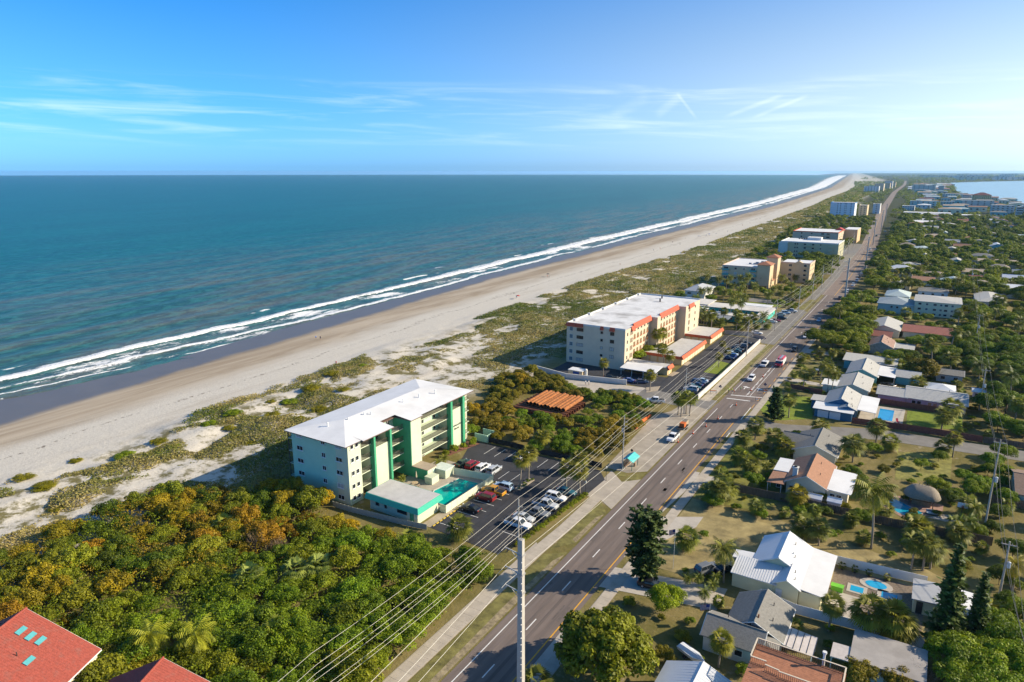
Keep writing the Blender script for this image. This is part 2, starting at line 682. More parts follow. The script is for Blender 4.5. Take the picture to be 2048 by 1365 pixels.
ys = np.concatenate([np.arange(-60, 60, 4), np.arange(60, 520, 1.1), np.arange(520, 1100, 3.5), np.arange(1100, 2600, 15), np.geomspace(2600, 14000, 60)])
ds = np.concatenate([np.arange(8, -80, -.7), np.arange(-80, -200, -4), [-205, -240, -300, -380]])
YY, DD = np.meshgrid(ys, ds, indexing='ij')
XX = shore(YY) + DD
o_ = np.interp(YY, [-100, 102, 139, 176, 231, 310, 432, 755, 1545, 3020, 9000], [-54, -51, -50, -47, -42, -38, -36, -42, -46, -48, -58])
l2 = np.interp(YY, [-100, 97, 130, 165, 225, 316, 410, 755, 1545, 9000], [-38, -36, -32, -29, -21, -16, -14, -20, -24, -30])
fe = np.interp(YY, [-100, 92, 113, 140, 165, 215, 300, 9000], [-27, -25, -19, -15, -8, -4, -4, -6])
wob = lambda s, a, sd: (fbm(YY / s, YY * 0 + 3.3, sd) - .5) * 2 * a
o_ = o_ + wob(60, 6, 1) + wob(9, 1.6, 2)
l2 = l2 + wob(45, 5, 5) + wob(8, 1.5, 6)
fe = fe + wob(30, 6, 11) + wob(7, 1.2, 12)
nz1 = fbm(XX / 3.2, YY / 5.0, 21)
nz2 = fbm(XX / 9, YY / 22, 31)
crest = lambda c, w0, w1: np.where(DD > c, np.exp(-((DD - c) / w1) ** 2), np.exp(-((DD - c) / w0) ** 2))
segm = lambda s, lo, hi, sd: np.clip((fbm(YY / s, YY * 0 + .7, sd) - lo) / (hi - lo), 0, 1)
far = np.interp(YY, [100, 300, 700, 1500, 3000, 5000, 9000], [1, 1.35, 2.5, 3.8, 7, 12, 22])
foam = np.maximum.reduce([
    crest(o_ + .5, 6.5 * far, 1.5 * far) * np.interp(YY, [200, 240, 330, 400], [1, .75, .75, 1]),
    crest(l2, 3.0 * far, 1.0) * (.55 + .45 * segm(40, .3, .5, 8)),
    crest(fe, 1.6, .6) * segm(26, .34, .44, 15),
    crest((l2 + fe) / 2 + wob(20, 3, 41), 1.3, .6) * .85 * segm(30, .40, .50, 42),
    crest(o_ - 15 + wob(50, 5, 51), 2.6, .9) * segm(26, .60, .70, 52),
    crest(o_ - 30 + wob(50, 5, 61), 2.0, .8) * segm(22, .70, .78, 62),
])
lace_zone = np.clip((DD - o_) / 4, 0, 1) * np.clip((fe - DD) / 3, 0, 1)
foam = np.maximum(foam, lace_zone * (.26 + .5 * np.clip((nz2 - .44) * 3, 0, 1)) * np.clip(1.15 - (DD - o_) / (np.abs(fe - o_) + 1) * .75, 0, 1))
foam = np.clip(foam * (.62 + .75 * nz1), 0, 1)
ZZ = -2.36 + 0 * XX
ZZ += .75 * crest(o_, 5, 1.6) + .3 * crest(l2, 3, 1.2) + .06 * crest(fe, 2, .8)
ZZ += np.clip((o_ - DD) / 30, 0, 1) * .35 * np.sin((DD + wob(70, 8, 71)) / 3.4) * np.clip((DD + 200) / 60, 0, 1)
ZZ = np.where(DD > fe, np.minimum(ZZ, -2.36 - (DD - fe) * .35), ZZ)
ZZ -= np.clip((-330 - DD) / 50, 0, 1) * .6
me = np_mesh('sea', np.stack([XX, YY, ZZ], -1).reshape(-1, 3), grid_faces(*XX.shape)[:, ::-1], sm, smooth=True)
a = me.attributes.new('foam', 'FLOAT', 'POINT')
a.data.foreach_set('value', foam.ravel().astype(np.float32))
so_ = mesh_object('sea', me)
so_['kind'] = 'structure'
rr = np.concatenate([[0.1], np.geomspace(60, 15300, 40)])
aa = np.linspace(0, 2 * math.pi, 121)
RR, AA = np.meshgrid(rr, aa, indexing='ij')
V = np.stack([RR * np.sin(AA), RR * np.cos(AA), RR * 0 - 3.0], -1).reshape(-1, 3)
o2 = mesh_object('sea', np_mesh('sea_far', V, grid_faces(*RR.shape)[:, ::-1], sm))
o2['kind'] = 'structure'

# ---------------------------------------------------------------- roads, walks, lots: thin slabs laid on the ground
ASPH = mat('road_asphalt', (.172, .134, .113), .9, .26, .5, .3, 8, dirt=.15, stretch=(1.2, .12, 1))
LOT = mat('parking_asphalt', (.042, .042, .047), .88, .22, .35, .3, 8)
OLDA = mat('grey_asphalt', (.20, .185, .165), .9, .2, .3, .3, 6, dirt=.3)
CONC = mat('concrete', (.41, .355, .285), .85, .12, .5, .25, 9, dirt=.25)
CONC2 = mat('bright_concrete', (.46, .41, .345), .85, .12, .6, .2, 9, dirt=.2)
LAWN = mat('lawn_grass', (.17, .215, .016), .95, .3, .8, .9, 14)
TURF = mat('verge_grass', (.175, .155, .045), .95, .5, .5, .9, 12)
DRYG = mat('dry_grass', (.235, .185, .085), .95, .35, .35, .9, 10)
DIRT = mat('sandy_dirt', (.40, .33, .245), .95, .2, .35, .5, 8)
LINE = mat('road_paint_white', (.72, .70, .66), .7, .14, 1.5)
YEL = mat('road_paint_yellow', (.72, .36, .03), .7, .12, 1.5)


def ccw(pts):
    a = sum(pts[i][0] * pts[(i + 1) % len(pts)][1] - pts[(i + 1) % len(pts)][0] * pts[i][1] for i in range(len(pts)))
    return list(pts) if a > 0 else list(pts)[::-1]


def sheet(name, pts, z, m, kind='structure', parent=None, thick=.02):
    o = MB().prism(ccw(pts), z - thick, z).build(name, m, parent)
    if kind and not parent:
        o['kind'] = kind
    return o


def px(*pts, z=0):
    return [G(a, b, z) for a, b in pts]


RXY = [(-80, -47), (420, -46.4), (520, -47.5), (708, -53), (1453, -92), (2732, -143), (4286, -182), (8000, -330)]
RX = lambda y: float(np.interp(y, [q[0] for q in RXY], [q[1] for q in RXY]))


def strip(name, y0, y1, x0, x1, z, m, parent=None, follow=True, step=30):
    ysr = list(np.arange(y0, y1, step)) + [y1]
    b = MB()
    off = (lambda y: RX(y) + 47) if follow else (lambda y: 0)
    P = [(off(y) + x1, y) for y in ysr] + [(off(y) + x0, y) for y in ysr[::-1]]
    b.v = [(x, y, z) for x, y in P]
    k = len(ysr)
    b.f = [(i, i + 1, 2 * k - 2 - i, 2 * k - 1 - i) for i in range(k - 1)]
    o = b.build(name, m, parent)
    if not parent:
        o['kind'] = 'structure'
    return o


road = strip('road', -80, 205, -51.8, -42.3, .02, ASPH)
r2 = strip('road', 205, 430, -51.6, -40.2, .022, ASPH)
r3 = strip('road', 430, 6000, -53.5, -39.5, .024, mat('far_asphalt', (.215, .165, .135), .9, .12, .2))
strip('edge_line', -80, 200, -50.55, -50.38, .034, LINE, road)
strip('edge_line', 217, 430, -50.55, -50.38, .034, LINE, r2)
strip('edge_line', -80, 190, -43.28, -43.08, .034, YEL, road)
strip('edge_line', 178, 206, -42.1, -41.85, .034, LINE, road)
for y in np.arange(-17.6, 204, 12.25):
    MB().box(-47.18, -47.0, y, y + 3.2, .0235, .034).build('lane_dash', LINE, road)
for y in np.arange(218, 262, 6.1):
    MB().box(-45.5, -45.35, y, y + 3.2, .0235, .034).build('lane_dash', LINE, r2)
strip('lane_line', 217, 258, -46.1, -45.95, .034, LINE, r2)
strip('lane_line', 217, 258, -44.9, -44.75, .034, LINE, r2)
for y in np.arange(270, 430, 12.25):
    MB().box(-46.1, -45.95, y, y + 3.2, .0235, .034).build('lane_dash', LINE, r2)
for y in np.arange(205.5, 430, 8):
    MB().box(-41.4, -41.25, y, y + 4, .0235, .034).build('lane_dash', YEL, r2)
MB().poly([(-50.3, 210.9, .036), (-43.2, 211.9, .036), (-43.2, 212.5, .036), (-50.3, 211.5, .036)]).build('stop_line', LINE, r2)
MB().poly([(-50.0, 214.9, .036), (-40.8, 217.2, .036), (-40.8, 217.8, .036), (-50.0, 215.5, .036)]).build('stop_line', LINE, r2)
for cx in (-47.9, -43.6):       # turn arrows
    MB().poly([(cx - .15, 223.5, .037), (cx + .15, 223.5, .037), (cx + .15, 226, .037), (cx - .15, 226, .037)]).poly(
        [(cx - 1.0, 226.4, .037), (cx + .2, 225.6, .037), (cx + .2, 227.4, .037)]).poly(
        [(cx + .3, 225.2, .037), (cx + 1.5, 226.0, .037), (cx + .3, 226.8, .037)]).build('turn_arrow', LINE, r2)
strip('centre_line', 430, 1600, -46.6, -46.4, .034, YEL, r3)

# pavement on the ocean side: joined concrete slabs as far as they can be told apart
walk = strip('sidewalk', -80, 205, -0, -0, .01, CONC)
bpy.data.objects.remove(walk)
wroot = sheet('sidewalk', [(-58.7, 40), (-55.7, 40), (-55.7, 101), (-58.7, 104)], .04, CONC, thick=.03)
SLAB = mat('walk_slab', (.44, .38, .30), .85, .16, .6, .25, 9, dirt=.2)


def slabs(parent, path, w, z, step=1.9):
    """pavement flags laid end to end along a path"""
    pth = [Vector((*p, 0)) for p in path]
    rnd = random.Random(5)
    for a, b in zip(pth[:-1], pth[1:]):
        L = (b - a).length
        k = max(1, int(round(L / step)))
        u = (b - a) / L
        nn = Vector((-u.y, u.x, 0)) * w / 2
        for i in range(k):
            p0, p1 = a + u * (L * i / k + .015), a + u * (L * (i + 1) / k - .015)
            o = MB().prism(ccw([(q.x, q.y) for q in (p0 + nn, p0 - nn, p1 - nn, p1 + nn)]), z - .03, z + rnd.uniform(-.004, .004)).build('paving_slab', SLAB, parent)


slabs(wroot, [(-57.2, 46), (-57.2, 94)], 2.7, .06)
slabs(wroot, [(-57.1, 96), (-56.9, 103.5), (-56.5, 112), (-56.6, 127.5)], 2.6, .06)
sheet('driveway', [(-59, 126.8), (-55.5, 126.8), (-51.7, 124), (-51.7, 141), (-55, 137.5), (-59.5, 142)], .035, CONC)
w2 = sheet('sidewalk', [(-56.9, 205), (-54, 205), (-54.6, 289), (-57.2, 289)], .04, CONC, thick=.03)
slabs(w2, [(-55.5, 206), (-55.9, 288)], 2.9, .06, 3.0)
sheet('concrete_apron', [(-61.5, 143), (-55.8, 142.7), (-52.0, 146), (-52.0, 197), (-55.5, 198.5), (-60.5, 197), (-61.3, 190), (-64.4, 184), (-63, 165)], .03, mat('apron_concrete', (.36, .31, .245), .9, .2, .35, .3, 7, dirt=.45), thick=.02)
sheet('access_lane', [(-52, 197.5), (-52, 207), (-58, 207), (-76, 209), (-76, 196.5), (-60, 196)], .027, OLDA)
sheet('beach_path', [(-76, 208), (-104, 203), (-124, 206.5), (-124, 203.5), (-103, 193.5), (-84, 192.5), (-76, 196.5)], .029, mat('path_sand', (.44, .39, .325), .9, .15, .4, .3))
sheet('access_lane', [(-57, 291), (-51.8, 291), (-51.8, 372), (-58, 372), (-66, 340), (-66, 300), (-58, 296)], .029, OLDA)
sheet('road_shoulder', [(-58, 372), (-53.2, 372), (-53.0, 520), (-59, 520)], .026, OLDA)
sheet('road_shoulder', [(-66, 520), (-54, 520), (-61, 760), (-72, 760)], .026, OLDA)
# pavement on the inland side
rw = sheet('sidewalk', [(-41.0, 60), (-38.8, 60), (-38.8, 262), (-38.2, 330), (-40.0, 330), (-40.6, 262)], .04, CONC, thick=.03)
slabs(rw, [(-39.9, 66), (-39.9, 190)], 1.9, .06, 1.9)
slabs(rw, [(-39.6, 206), (-39.4, 262)], 1.7, .06, 3.0)
sheet('side_street', [(-42.4, 193.5), (-38, 196), (-30, 196.5), (-8, 206), (40, 210), (120, 216), (120, 208), (28, 201), (-5, 198), (-26, 190), (-38, 190.5), (-42.4, 180)], .045, OLDA)
DZ = .026
for q in ([(-42.2, 152), (-41, 152), (-41, 140), (-42.2, 126)], [(-42.2, 150), (-36, 152), (-36, 148), (-42.2, 146)], [(-42.2, 126), (-34, 131), (-34, 126), (-42.2, 108)],
          [(-42.2, 104), (-23, 108), (-23, 101), (-42.2, 97)], [(-38.8, 246), (-24, 243), (-24, 240), (-38.8, 241)], [(-38.8, 291), (-30, 290), (-30, 285), (-38.8, 284)],
          [(-42.2, 83), (-39, 86), (-39, 60), (-42.2, 60)]):
    DZ = DZ + .0045
    sheet('driveway', q, DZ, CONC2, thick=.012)
for q in ([(-55.2, 103), (-52.0, 108), (-52.0, 122), (-55.0, 126)], [(-55.5, 60), (-51.9, 52), (-51.9, 104), (-55.4, 101)], [(-54, 207), (-51.8, 215), (-51.8, 289), (-54.5, 288)],
          [(-60, 142.5), (-55.8, 142.4), (-55.2, 140.5), (-58, 139.5)], [(-54.8, 137), (-52, 141), (-52, 145), (-55, 141.5)], [(-57.5, 376), (-53.4, 376), (-53.4, 410), (-56, 410)]):
    sheet('grass_verge', q, .0335, TURF, thick=.012)
for q in ([(-53.0, 62), (-51.95, 56), (-51.95, 103), (-52.9, 100), (-53.3, 84)], [(-53.2, 108.5), (-52.1, 108), (-52.1, 121), (-53.0, 119)], [(-52.5, 216), (-51.85, 216), (-51.85, 286), (-52.3, 284)]):
    sheet('verge_sand', q, .0385, mat('verge_sand', (.27, .215, .125), .95, .55, .9, .6, 9), thick=.012)
# lawns and bare lots inland
sheet('lawn', px((1545, 790), (1625, 795), (1625, 838), (1545, 842), (1520, 820)), .026, LAWN)
sheet('lawn', px((1815, 822), (1925, 832), (1925, 860), (1812, 855)), .026, LAWN)
sheet('vacant_lot', [(-38.5, 108), (-38.5, 138), (-20, 138), (6, 133), (14, 128), (8, 112), (-14, 109), (-18, 114), (-26, 114), (-30, 108)], .022, mat('lot_grass', (.30, .235, .10), .95, .45, .25, .9, 10))
sheet('lawn', [(-38.6, 139), (-38.6, 180), (-27, 176), (-22, 146), (-24, 139)], .024, mat('front_lawn', (.18, .175, .035), .95, .4, .5, .9, 10))
sheet('lawn', px((1795, 905), (1905, 905), (1900, 965), (1790, 960)), .026, mat('yard_grass', (.22, .205, .05), .95, .5, .5, .9, 10))
for q in ([(-38.4, 206), (-38.4, 240), (-24, 240), (-26, 218), (-31, 206)], [(-38.4, 247), (-38.4, 283), (-28, 283), (-24, 250)]):
    sheet('lawn', q, .024, TURF)
# the lagoon far inland
LAG = mat('lagoon_water', (.09, .26, .40), .22, .1, .02, .5, .3, spec=.4)
sheet('lagoon', px((1900, 366), (1915, 384), (1935, 392), (1990, 400), (2050, 409), (2300, 440), (2500, 364), (2048, 362), (1960, 364)), .05, LAG, thick=.04)
# worn patches in the road surface
PATCH = mat('asphalt_patch', (.13, .105, .092), .92, .2, .8, .3, 8)
pr_ = random.Random(4)
for k in range(16):
    y, x = pr_.uniform(60, 200), pr_.choice([-49.6, -46.9, -45.0, -44.2]) + pr_.uniform(-.2, .2)
    MB().box(x - pr_.uniform(.25, .7), x + pr_.uniform(.25, .7), y, y + pr_.uniform(.8, 4.5), .0205, .027).build('asphalt_patch', PATCH, road)
for x in (-49.5, -47.9, -46.2, -44.6):
    strip('wheel_track', -80, 205, x - .28, x + .28, .0275, mat('wheel_track', (.145, .115, .099), .85, .3, .5, .3, 8, stretch=(1.2, .08, 1)), road)
# ---------------------------------------------------------------- plant patterns
rng = np.random.default_rng(7)
LEAF = leafmat('leaf_green', (.062, .095, .006), (.27, .32, .015), .38)
LEAFB = leafmat('leaf_seagrape', (.078, .082, .008), (.34, .285, .020), .38)
PALM = leafmat('palm_frond', (.060, .078, .011), (.29, .285, .045), .32)
PINE = leafmat('pine_needles', (.026, .050, .012), (.10, .14, .028), .18)
DRYT = leafmat('dry_twigs', (.13, .088, .05), (.30, .215, .13), .1)
DUNE = leafmat('dune_leaves', (.125, .165, .014), (.44, .35, .12), .32)
BARK = mat('bark', (.16, .125, .095), .95, .3, 3, .6, 9)
PBARK = mat('palm_bark', (.30, .25, .19), .95, .3, 4, .6, 12, stretch=(1, 1, 4))


def rand_dirs(n, r=rng):
    v = r.normal(size=(n, 3))
    return v / np.linalg.norm(v, axis=1, keepdims=True)


def leaf_quads(P, N, size, r=rng, aspect=.62):
    """one small leaf-shaped quad at each point P facing N"""
    n = len(P)
    a = rand_dirs(n, r)
    u = np.cross(N, a)
    u /= np.linalg.norm(u, axis=1, keepdims=True) + 1e-9
    w = np.cross(N, u)
    s = (size * r.uniform(.65, 1.35, n))[:, None]
    V = np.stack([P - u * s * .5, P + w * s * aspect * .5, P + u * s * .5, P - w * s * aspect * .5], 1)
    return V.reshape(-1, 3), np.arange(n * 4).reshape(-1, 4)


def clumps_cloud(C, R, per, size, r=rng, flat=.8, updark=.55):
    """leaves over the skins of many clumps; each clump has its own lightness"""
    P, N, L = [], [], []
    for c, rad_ in zip(C, R):
        k = int(per * rad_ ** 2)
        dd = rand_dirs(k, r)
        dd[:, 2] = np.where(dd[:, 2] < -.35, -dd[:, 2], dd[:, 2])
        rr_ = rad_ * r.uniform(.72, 1.08, k)[:, None]
        P.append(c + dd * rr_ * np.array([1, 1, flat]))
        N.append(dd + rand_dirs(k, r) * .75 + np.array([0, 0, .25]))
        L.append(np.clip(r.normal(r.uniform(.3, .9), .2, k), 0, 1))
    P, N, L = np.concatenate(P), np.concatenate(N), np.concatenate(L)
    N /= np.linalg.norm(N, axis=1, keepdims=True)
    V, Fq = leaf_quads(P, N, size, r)
    return V, Fq, L


def store(root):
    root.location = (0, 0, -500)
    return proto(root)


PATTERNS = []


def pattern(name, cat, parts):
    """an unplaced pattern plant (kept out of the scene); copies are made of it"""
    o = bpy.data.objects.new(name, None)
    o['category'] = cat
    ch = [bpy.data.objects.new(nm, me) for nm, me in parts]
    PARTS[o.name] = ch
    PATTERNS.append((o, ch))
    return o


def limb_mesh(h, r0, spread, nl, mt, r=random):
    b = MB()
    b.path([(0, 0, -.3), (r.uniform(-.1, .1), r.uniform(-.1, .1), h * .35), (r.uniform(-.3, .3), r.uniform(-.3, .3), h * .7)], [r0, r0 * .8, r0 * .55], 7)
    for k in range(nl):
        a = 2 * math.pi * k / nl + r.uniform(-.4, .4)
        s = spread * r.uniform(.5, .8)
        b.path([(0, 0, h * r.uniform(.25, .5)), (s * .45 * math.cos(a), s * .45 * math.sin(a), h * .62), (s * math.cos(a), s * math.sin(a), h * r.uniform(.75, .9))], [r0 * .45, r0 * .32, r0 * .12], 5)
    return b.mesh('trunk', mt, True)


def broad(seed, w, h, n, per, size, mt, base=.3, flat=.75, cr=(.12, .30)):
    """round-headed tree: clumps spread over and through the crown"""
    r = np.random.default_rng(seed)
    C, R = [], []
    for k in range(n):
        dv = rand_dirs(1, r)[0]
        dv[2] = abs(dv[2]) * 1.0 - .18
        q = r.uniform(.5, 1.12)
        rr_ = w * r.uniform(*cr)
        C.append(np.array([dv[0] * w * .5 * q * 1.25, dv[1] * w * .5 * q * 1.25, h * (base + (1 - base) * .42) + dv[2] * h * (1 - base) * .5 * q]))
        R.append(rr_)
    V, Fq, L = clumps_cloud(C, R, per, size, r, flat)
    return np_mesh('crown', V, Fq, mt, L) if mt else (V, Fq, L)


BROAD = [pattern('broadleaf_tree', 'tree', [('trunk', limb_mesh(6.5, .26, 3.2, 5, BARK, random.Random(k))), ('crown', broad(10 + k, 8, 8, 44, 105, .44, LEAF))]) for k in range(3)]
GRAPE = [pattern('sea_grape', 'shrub', [('stem', limb_mesh(3.6, .12, 1.9, 6, BARK, random.Random(40 + k))), ('crown', broad(50 + k, 5.0, 4.6, 44, 170, .36, LEAFB, .12))]) for k in range(4)]
SHRUB = [pattern('green_shrub', 'shrub', [('stem', limb_mesh(2.6, .08, 1.4, 6, BARK, random.Random(60 + k))), ('crown', broad(70 + k, 4.0, 3.8, 40, 230, .27, LEAF, .08))]) for k in range(4)]
FINE = [pattern('leafy_tree', 'tree', [('trunk', limb_mesh(6.0, .25, 3.5, 6, BARK, random.Random(80 + k))), ('crown', broad(90 + k, 9.5, 9.0, 190, 115, .55, LEAFB, .06, 1.0, (.06, .17)))]) for k in range(2)]


def twigs(seed, w, h, n):
    r = np.random.default_rng(seed)
    V, Fq, L = [], [], []
    for k in range(n):
        a, e = r.uniform(0, 6.28), r.uniform(.25, 1.4)
        p = np.array([r.normal(0, w * .12), r.normal(0, w * .12), 0])
        dv = np.array([math.cos(a) * math.cos(e), math.sin(a) * math.cos(e), math.sin(e)])
        q = p + dv * np.array([w * .62, w * .62, h]) * r.uniform(.55, 1)
        s = np.cross(dv, rand_dirs(1, r)[0]) * .05
        b = len(V)
        V += [p - s, p + s, q + s * .4, q - s * .4]
        Fq.append((b, b + 1, b + 2, b + 3))
        L.append(r.uniform(0, 1))
        for _ in range(3):
            t_ = r.uniform(.45, .95)
            m_ = p + (q - p) * t_
            e_ = m_ + rand_dirs(1, r)[0] * h * .22 + np.array([0, 0, h * .08])
            b = len(V)
            V += [m_ - s * .6, m_ + s * .6, e_ + s * .3, e_ - s * .3]
            Fq.append((b, b + 1, b + 2, b + 3))
            L.append(r.uniform(0, 1))
    return np_mesh('branches', np.array(V), np.array(Fq), DRYT, L)


BARE = pattern('bare_shrub', 'shrub', [('branches', twigs(5, 5.0, 4.2, 420))])


def fan_crown(seed, R, n, mt, droop=.5, skirt=True):
    """fan palm head: stalked fans, each split into narrow blades"""
    r = np.random.default_rng(seed)
    V, Fq, L = [], [], []
    for k in range(n):
        a = k * 2.39996 + r.uniform(-.2, .2)
        e = math.asin(np.clip(1 - 1.86 * (k + .5) / n, -1, 1))
        dv = np.array([math.cos(a) * math.cos(e), math.sin(a) * math.cos(e), math.sin(e)])
        side = np.cross(dv, [0, 0, 1.0])
        side /= np.linalg.norm(side) + 1e-6
        up = np.cross(side, dv)
        st = dv * R * r.uniform(.32, .58)
        bl = 11
        lv = r.uniform(.1, .85) if e > -.2 else r.uniform(.35, 1.0)
        for j in range(bl):
            t_ = (j / (bl - 1) - .5) * 2.3
            bd = dv * math.cos(t_) + side * math.sin(t_)
            ln = R * r.uniform(.55, .78) * (1 - .12 * abs(t_))
            wd = np.cross(bd, up)
            wd = wd / (np.linalg.norm(wd) + 1e-6) * R * .045
            mid_ = st + bd * ln * .55 - np.array([0, 0, droop * ln * .10])
            tip = st + bd * ln - np.array([0, 0, droop * ln * .45])
            b = len(V)
            V += [st, mid_ + wd, tip, mid_ - wd]
            Fq.append((b, b + 1, b + 2, b + 3))
            L.append(np.clip(lv + r.normal(0, .12), 0, 1))
    return np.array(V), np.array(Fq), np.array(L)


def palm_trunk(h, r0, lean, seed, mt=PBARK):
    r = random.Random(seed)
    b = MB()
    a = r.uniform(0, 6.28)
    pts = [(lean * math.cos(a) * t_ * t_, lean * math.sin(a) * t_ * t_, -.3 + (h + .3) * t_) for t_ in (0, .12, .3, .5, .7, .85, 1.0)]
    b.path(pts, [r0 * 1.3, r0 * 1.05, r0, r0 * .95, r0 * .9, r0 * .9, r0 * .85], 8)
    return b.mesh('trunk', mt, True), pts[-1]


ROYAL_A = random.Random(141).uniform(0, 6.28)
SABAL = []
for k, (h, R) in enumerate(((5.6, 2.4), (4.2, 2.7), (2.6, 2.8), (7.6, 2.4))):
    tm, top = palm_trunk(h, .19, .25 + .2 * k, 100 + k)
    V, Fq, L = fan_crown(110 + k, R, 36, PALM, .8)
    SABAL.append(pattern('cabbage_palm', 'palm tree', [('trunk', tm), ('crown', np_mesh('crown', V + np.array(top) + [0, 0, .25], Fq, PALM, L))]))
V, Fq, L = fan_crown(130, 1.5, 26, PALM, .3)
PALMETTO = pattern('saw_palmetto', 'shrub', [('crown', np_mesh('crown', V * [1, 1, .9] + [0, 0, .8], Fq, PALM, L))])


def feather_crown(seed, n, ln, mt, lo=-.75, hi=1.25):
    """coconut palm head: arching fronds, each with two rows of leaflets"""
    r = np.random.default_rng(seed)
    V, Fq, L = [], [], []
    for k in range(n):
        a = k * 2.39996 + r.uniform(-.25, .25)
        e0 = hi + (lo - hi) * (k + .5) / n
        Lf = ln * r.uniform(.85, 1.1)
        h2 = np.array([math.cos(a), math.sin(a), 0])
        sd_ = np.array([-math.sin(a), math.cos(a), 0])
        p = np.zeros(3)
        e = e0
        lv = r.uniform(.2, .75) if e0 > -.3 else r.uniform(.6, 1)
        m_ = 13
        for j in range(m_):
            t_ = j / (m_ - 1)
            st = h2 * math.cos(e) + np.array([0, 0, math.sin(e)])
            q = p + st * Lf / m_
            ll = Lf * .26 * math.sin(math.pi * min(.96, .12 + t_ * .86)) + .1
            for sgn in (-1, 1):
                tip = q + sd_ * sgn * ll * .82 + st * ll * .45 - np.array([0, 0, ll * (.55 + .3 * r.uniform())])
                w_ = st * Lf / m_ * .42
                b = len(V)
                V += [p - w_ * .2, p + w_ * 1.6, tip, tip - st * .04]
                Fq.append((b, b + 1, b + 2, b + 3))
                L.append(np.clip(lv + r.normal(0, .15), 0, 1))
            p = q
            e -= (1.15 + .4 * (1 - e0)) / m_ * (.6 + t_)
    return np.array(V), np.array(Fq), np.array(L)


COCO = []
for k, (h, ln) in enumerate(((6.6, 3.3), (8.6, 3.4), (4.2, 3.2))):
    tm, top = palm_trunk(h, .15, .6 + .3 * k, 140 + k)
    V, Fq, L = feather_crown(150 + k, 30, ln, PALM)
    COCO.append(pattern('coconut_palm', 'palm tree', [('trunk', tm), ('crown', np_mesh('crown', V + np.array(top), Fq, PALM, L))]))


def conifer(seed, h, w, tiers, shape, up, per=26, size=.5):
    """tiers of branches carrying needle sprays; shape(t) gives the crown's width at height t"""
    r = np.random.default_rng(seed)
    P, N, L = [], [], []
    b = MB()
    b.path([(0, 0, -.3), (0, 0, h * .5), (0, 0, h * .97)], [.24, .16, .04], 7)
    for k in range(tiers):
        t_ = .08 + .9 * k / tiers
        nb_ = 7
        for j in range(nb_):
            a = j * 2 * math.pi / nb_ + k * .7 + r.uniform(-.3, .3)
            ln = w * .5 * shape(t_) * r.uniform(.7, 1.12)
            dv = np.array([math.cos(a), math.sin(a), up])
            root_ = np.array([0, 0, h * t_])
            b.tube(tuple(root_), tuple(root_ + dv * ln * .9), .035, .01, 4, False)
            m_ = max(4, int(per * ln / (w * .5)))
            tt = r.uniform(.18, 1.02, m_)[:, None]
            P.append(root_ + dv * ln * tt + r.normal(0, .12, (m_, 3)) * np.array([1.5, 1.5, 1]))
            N.append(np.array([0, 0, 1.0]) + r.normal(0, .45, (m_, 3)))
            L.append(np.clip(r.normal(.2 + .5 * tt[:, 0], .2), 0, 1))
    P, N, L = np.concatenate(P), np.concatenate(N), np.concatenate(L)
    N /= np.linalg.norm(N, axis=1, keepdims=True)
    V, Fq = leaf_quads(P, N, size * 1.5, r, .45)
    return b.mesh('trunk', BARK), np_mesh('crown', V, Fq, PINE, L)


tm, cm = conifer(171, 14, 6.4, 22, lambda t_: min(1, .55 + t_ * 1.2) * (1 if t_ < .88 else .82), .16, 46, .62)
CASU = pattern('clipped_pine', 'pine tree', [('trunk', tm), ('crown', cm)])
tm, cm = conifer(172, 15, 5.0, 26, lambda t_: 1.05 - t_, .05, 34, .55)
SPIRE = pattern('conical_pine', 'pine tree', [('trunk', tm), ('crown', cm)])
tm, cm = conifer(173, 10, 6.0, 15, lambda t_: 1.0 - .72 * t_, .25, 40, .6)
CEDAR = pattern('spreading_pine', 'pine tree', [('trunk', tm), ('crown', cm)])


def put(pat, x, y, scale=1.0, label=None, group=None, color=(1, 1, 1), rz=None, cat=None, z=0.0):
    if pat is BROAD:
        BREQ.append((x, y, z, scale, label, group, color))
        return None
    rz = PR.uniform(0, 6.28) if rz is None else rz
    if isinstance(pat, list):
        pat = PR.choice(pat)
    return dup(pat, (x, y, z), rz, scale, label, group, color, cat)


PR = random.Random(11)
BREQ = []
# ---------------------------------------------------------------- building helpers
GLASS = mat('window_glass', (.018, .024, .03), .08, .2, .4, spec=.6)
GLASSB = mat('blind_glass', (.40, .42, .40), .3, .15, .7, spec=.5)
WFR = mat('white_frame', (.74, .73, .69), .5, .06, 2)
DFR = mat('dark_frame', (.06, .055, .05), .5, .1, 2)
RAILM = mat('bronze_rail', (.10, .085, .065), .5, .1, 3)
WHITE = mat('white_stucco', (.62, .61, .58), .8, .07, .8, .15, 15, dirt=.12)
ROOFW = mat('white_roof_coating', (.70, .695, .685), .75, .07, .25, .12, 5, dirt=.18)
ROOFG = mat('gravel_roof', (.50, .485, .46), .9, .1, .5, .2, 8, dirt=.25)
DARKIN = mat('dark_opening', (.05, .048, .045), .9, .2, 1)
_wm = {}
FACE = {'y-': 0, 'x+': math.pi / 2, 'y+': math.pi, 'x-': -math.pi / 2}


RECTS = []


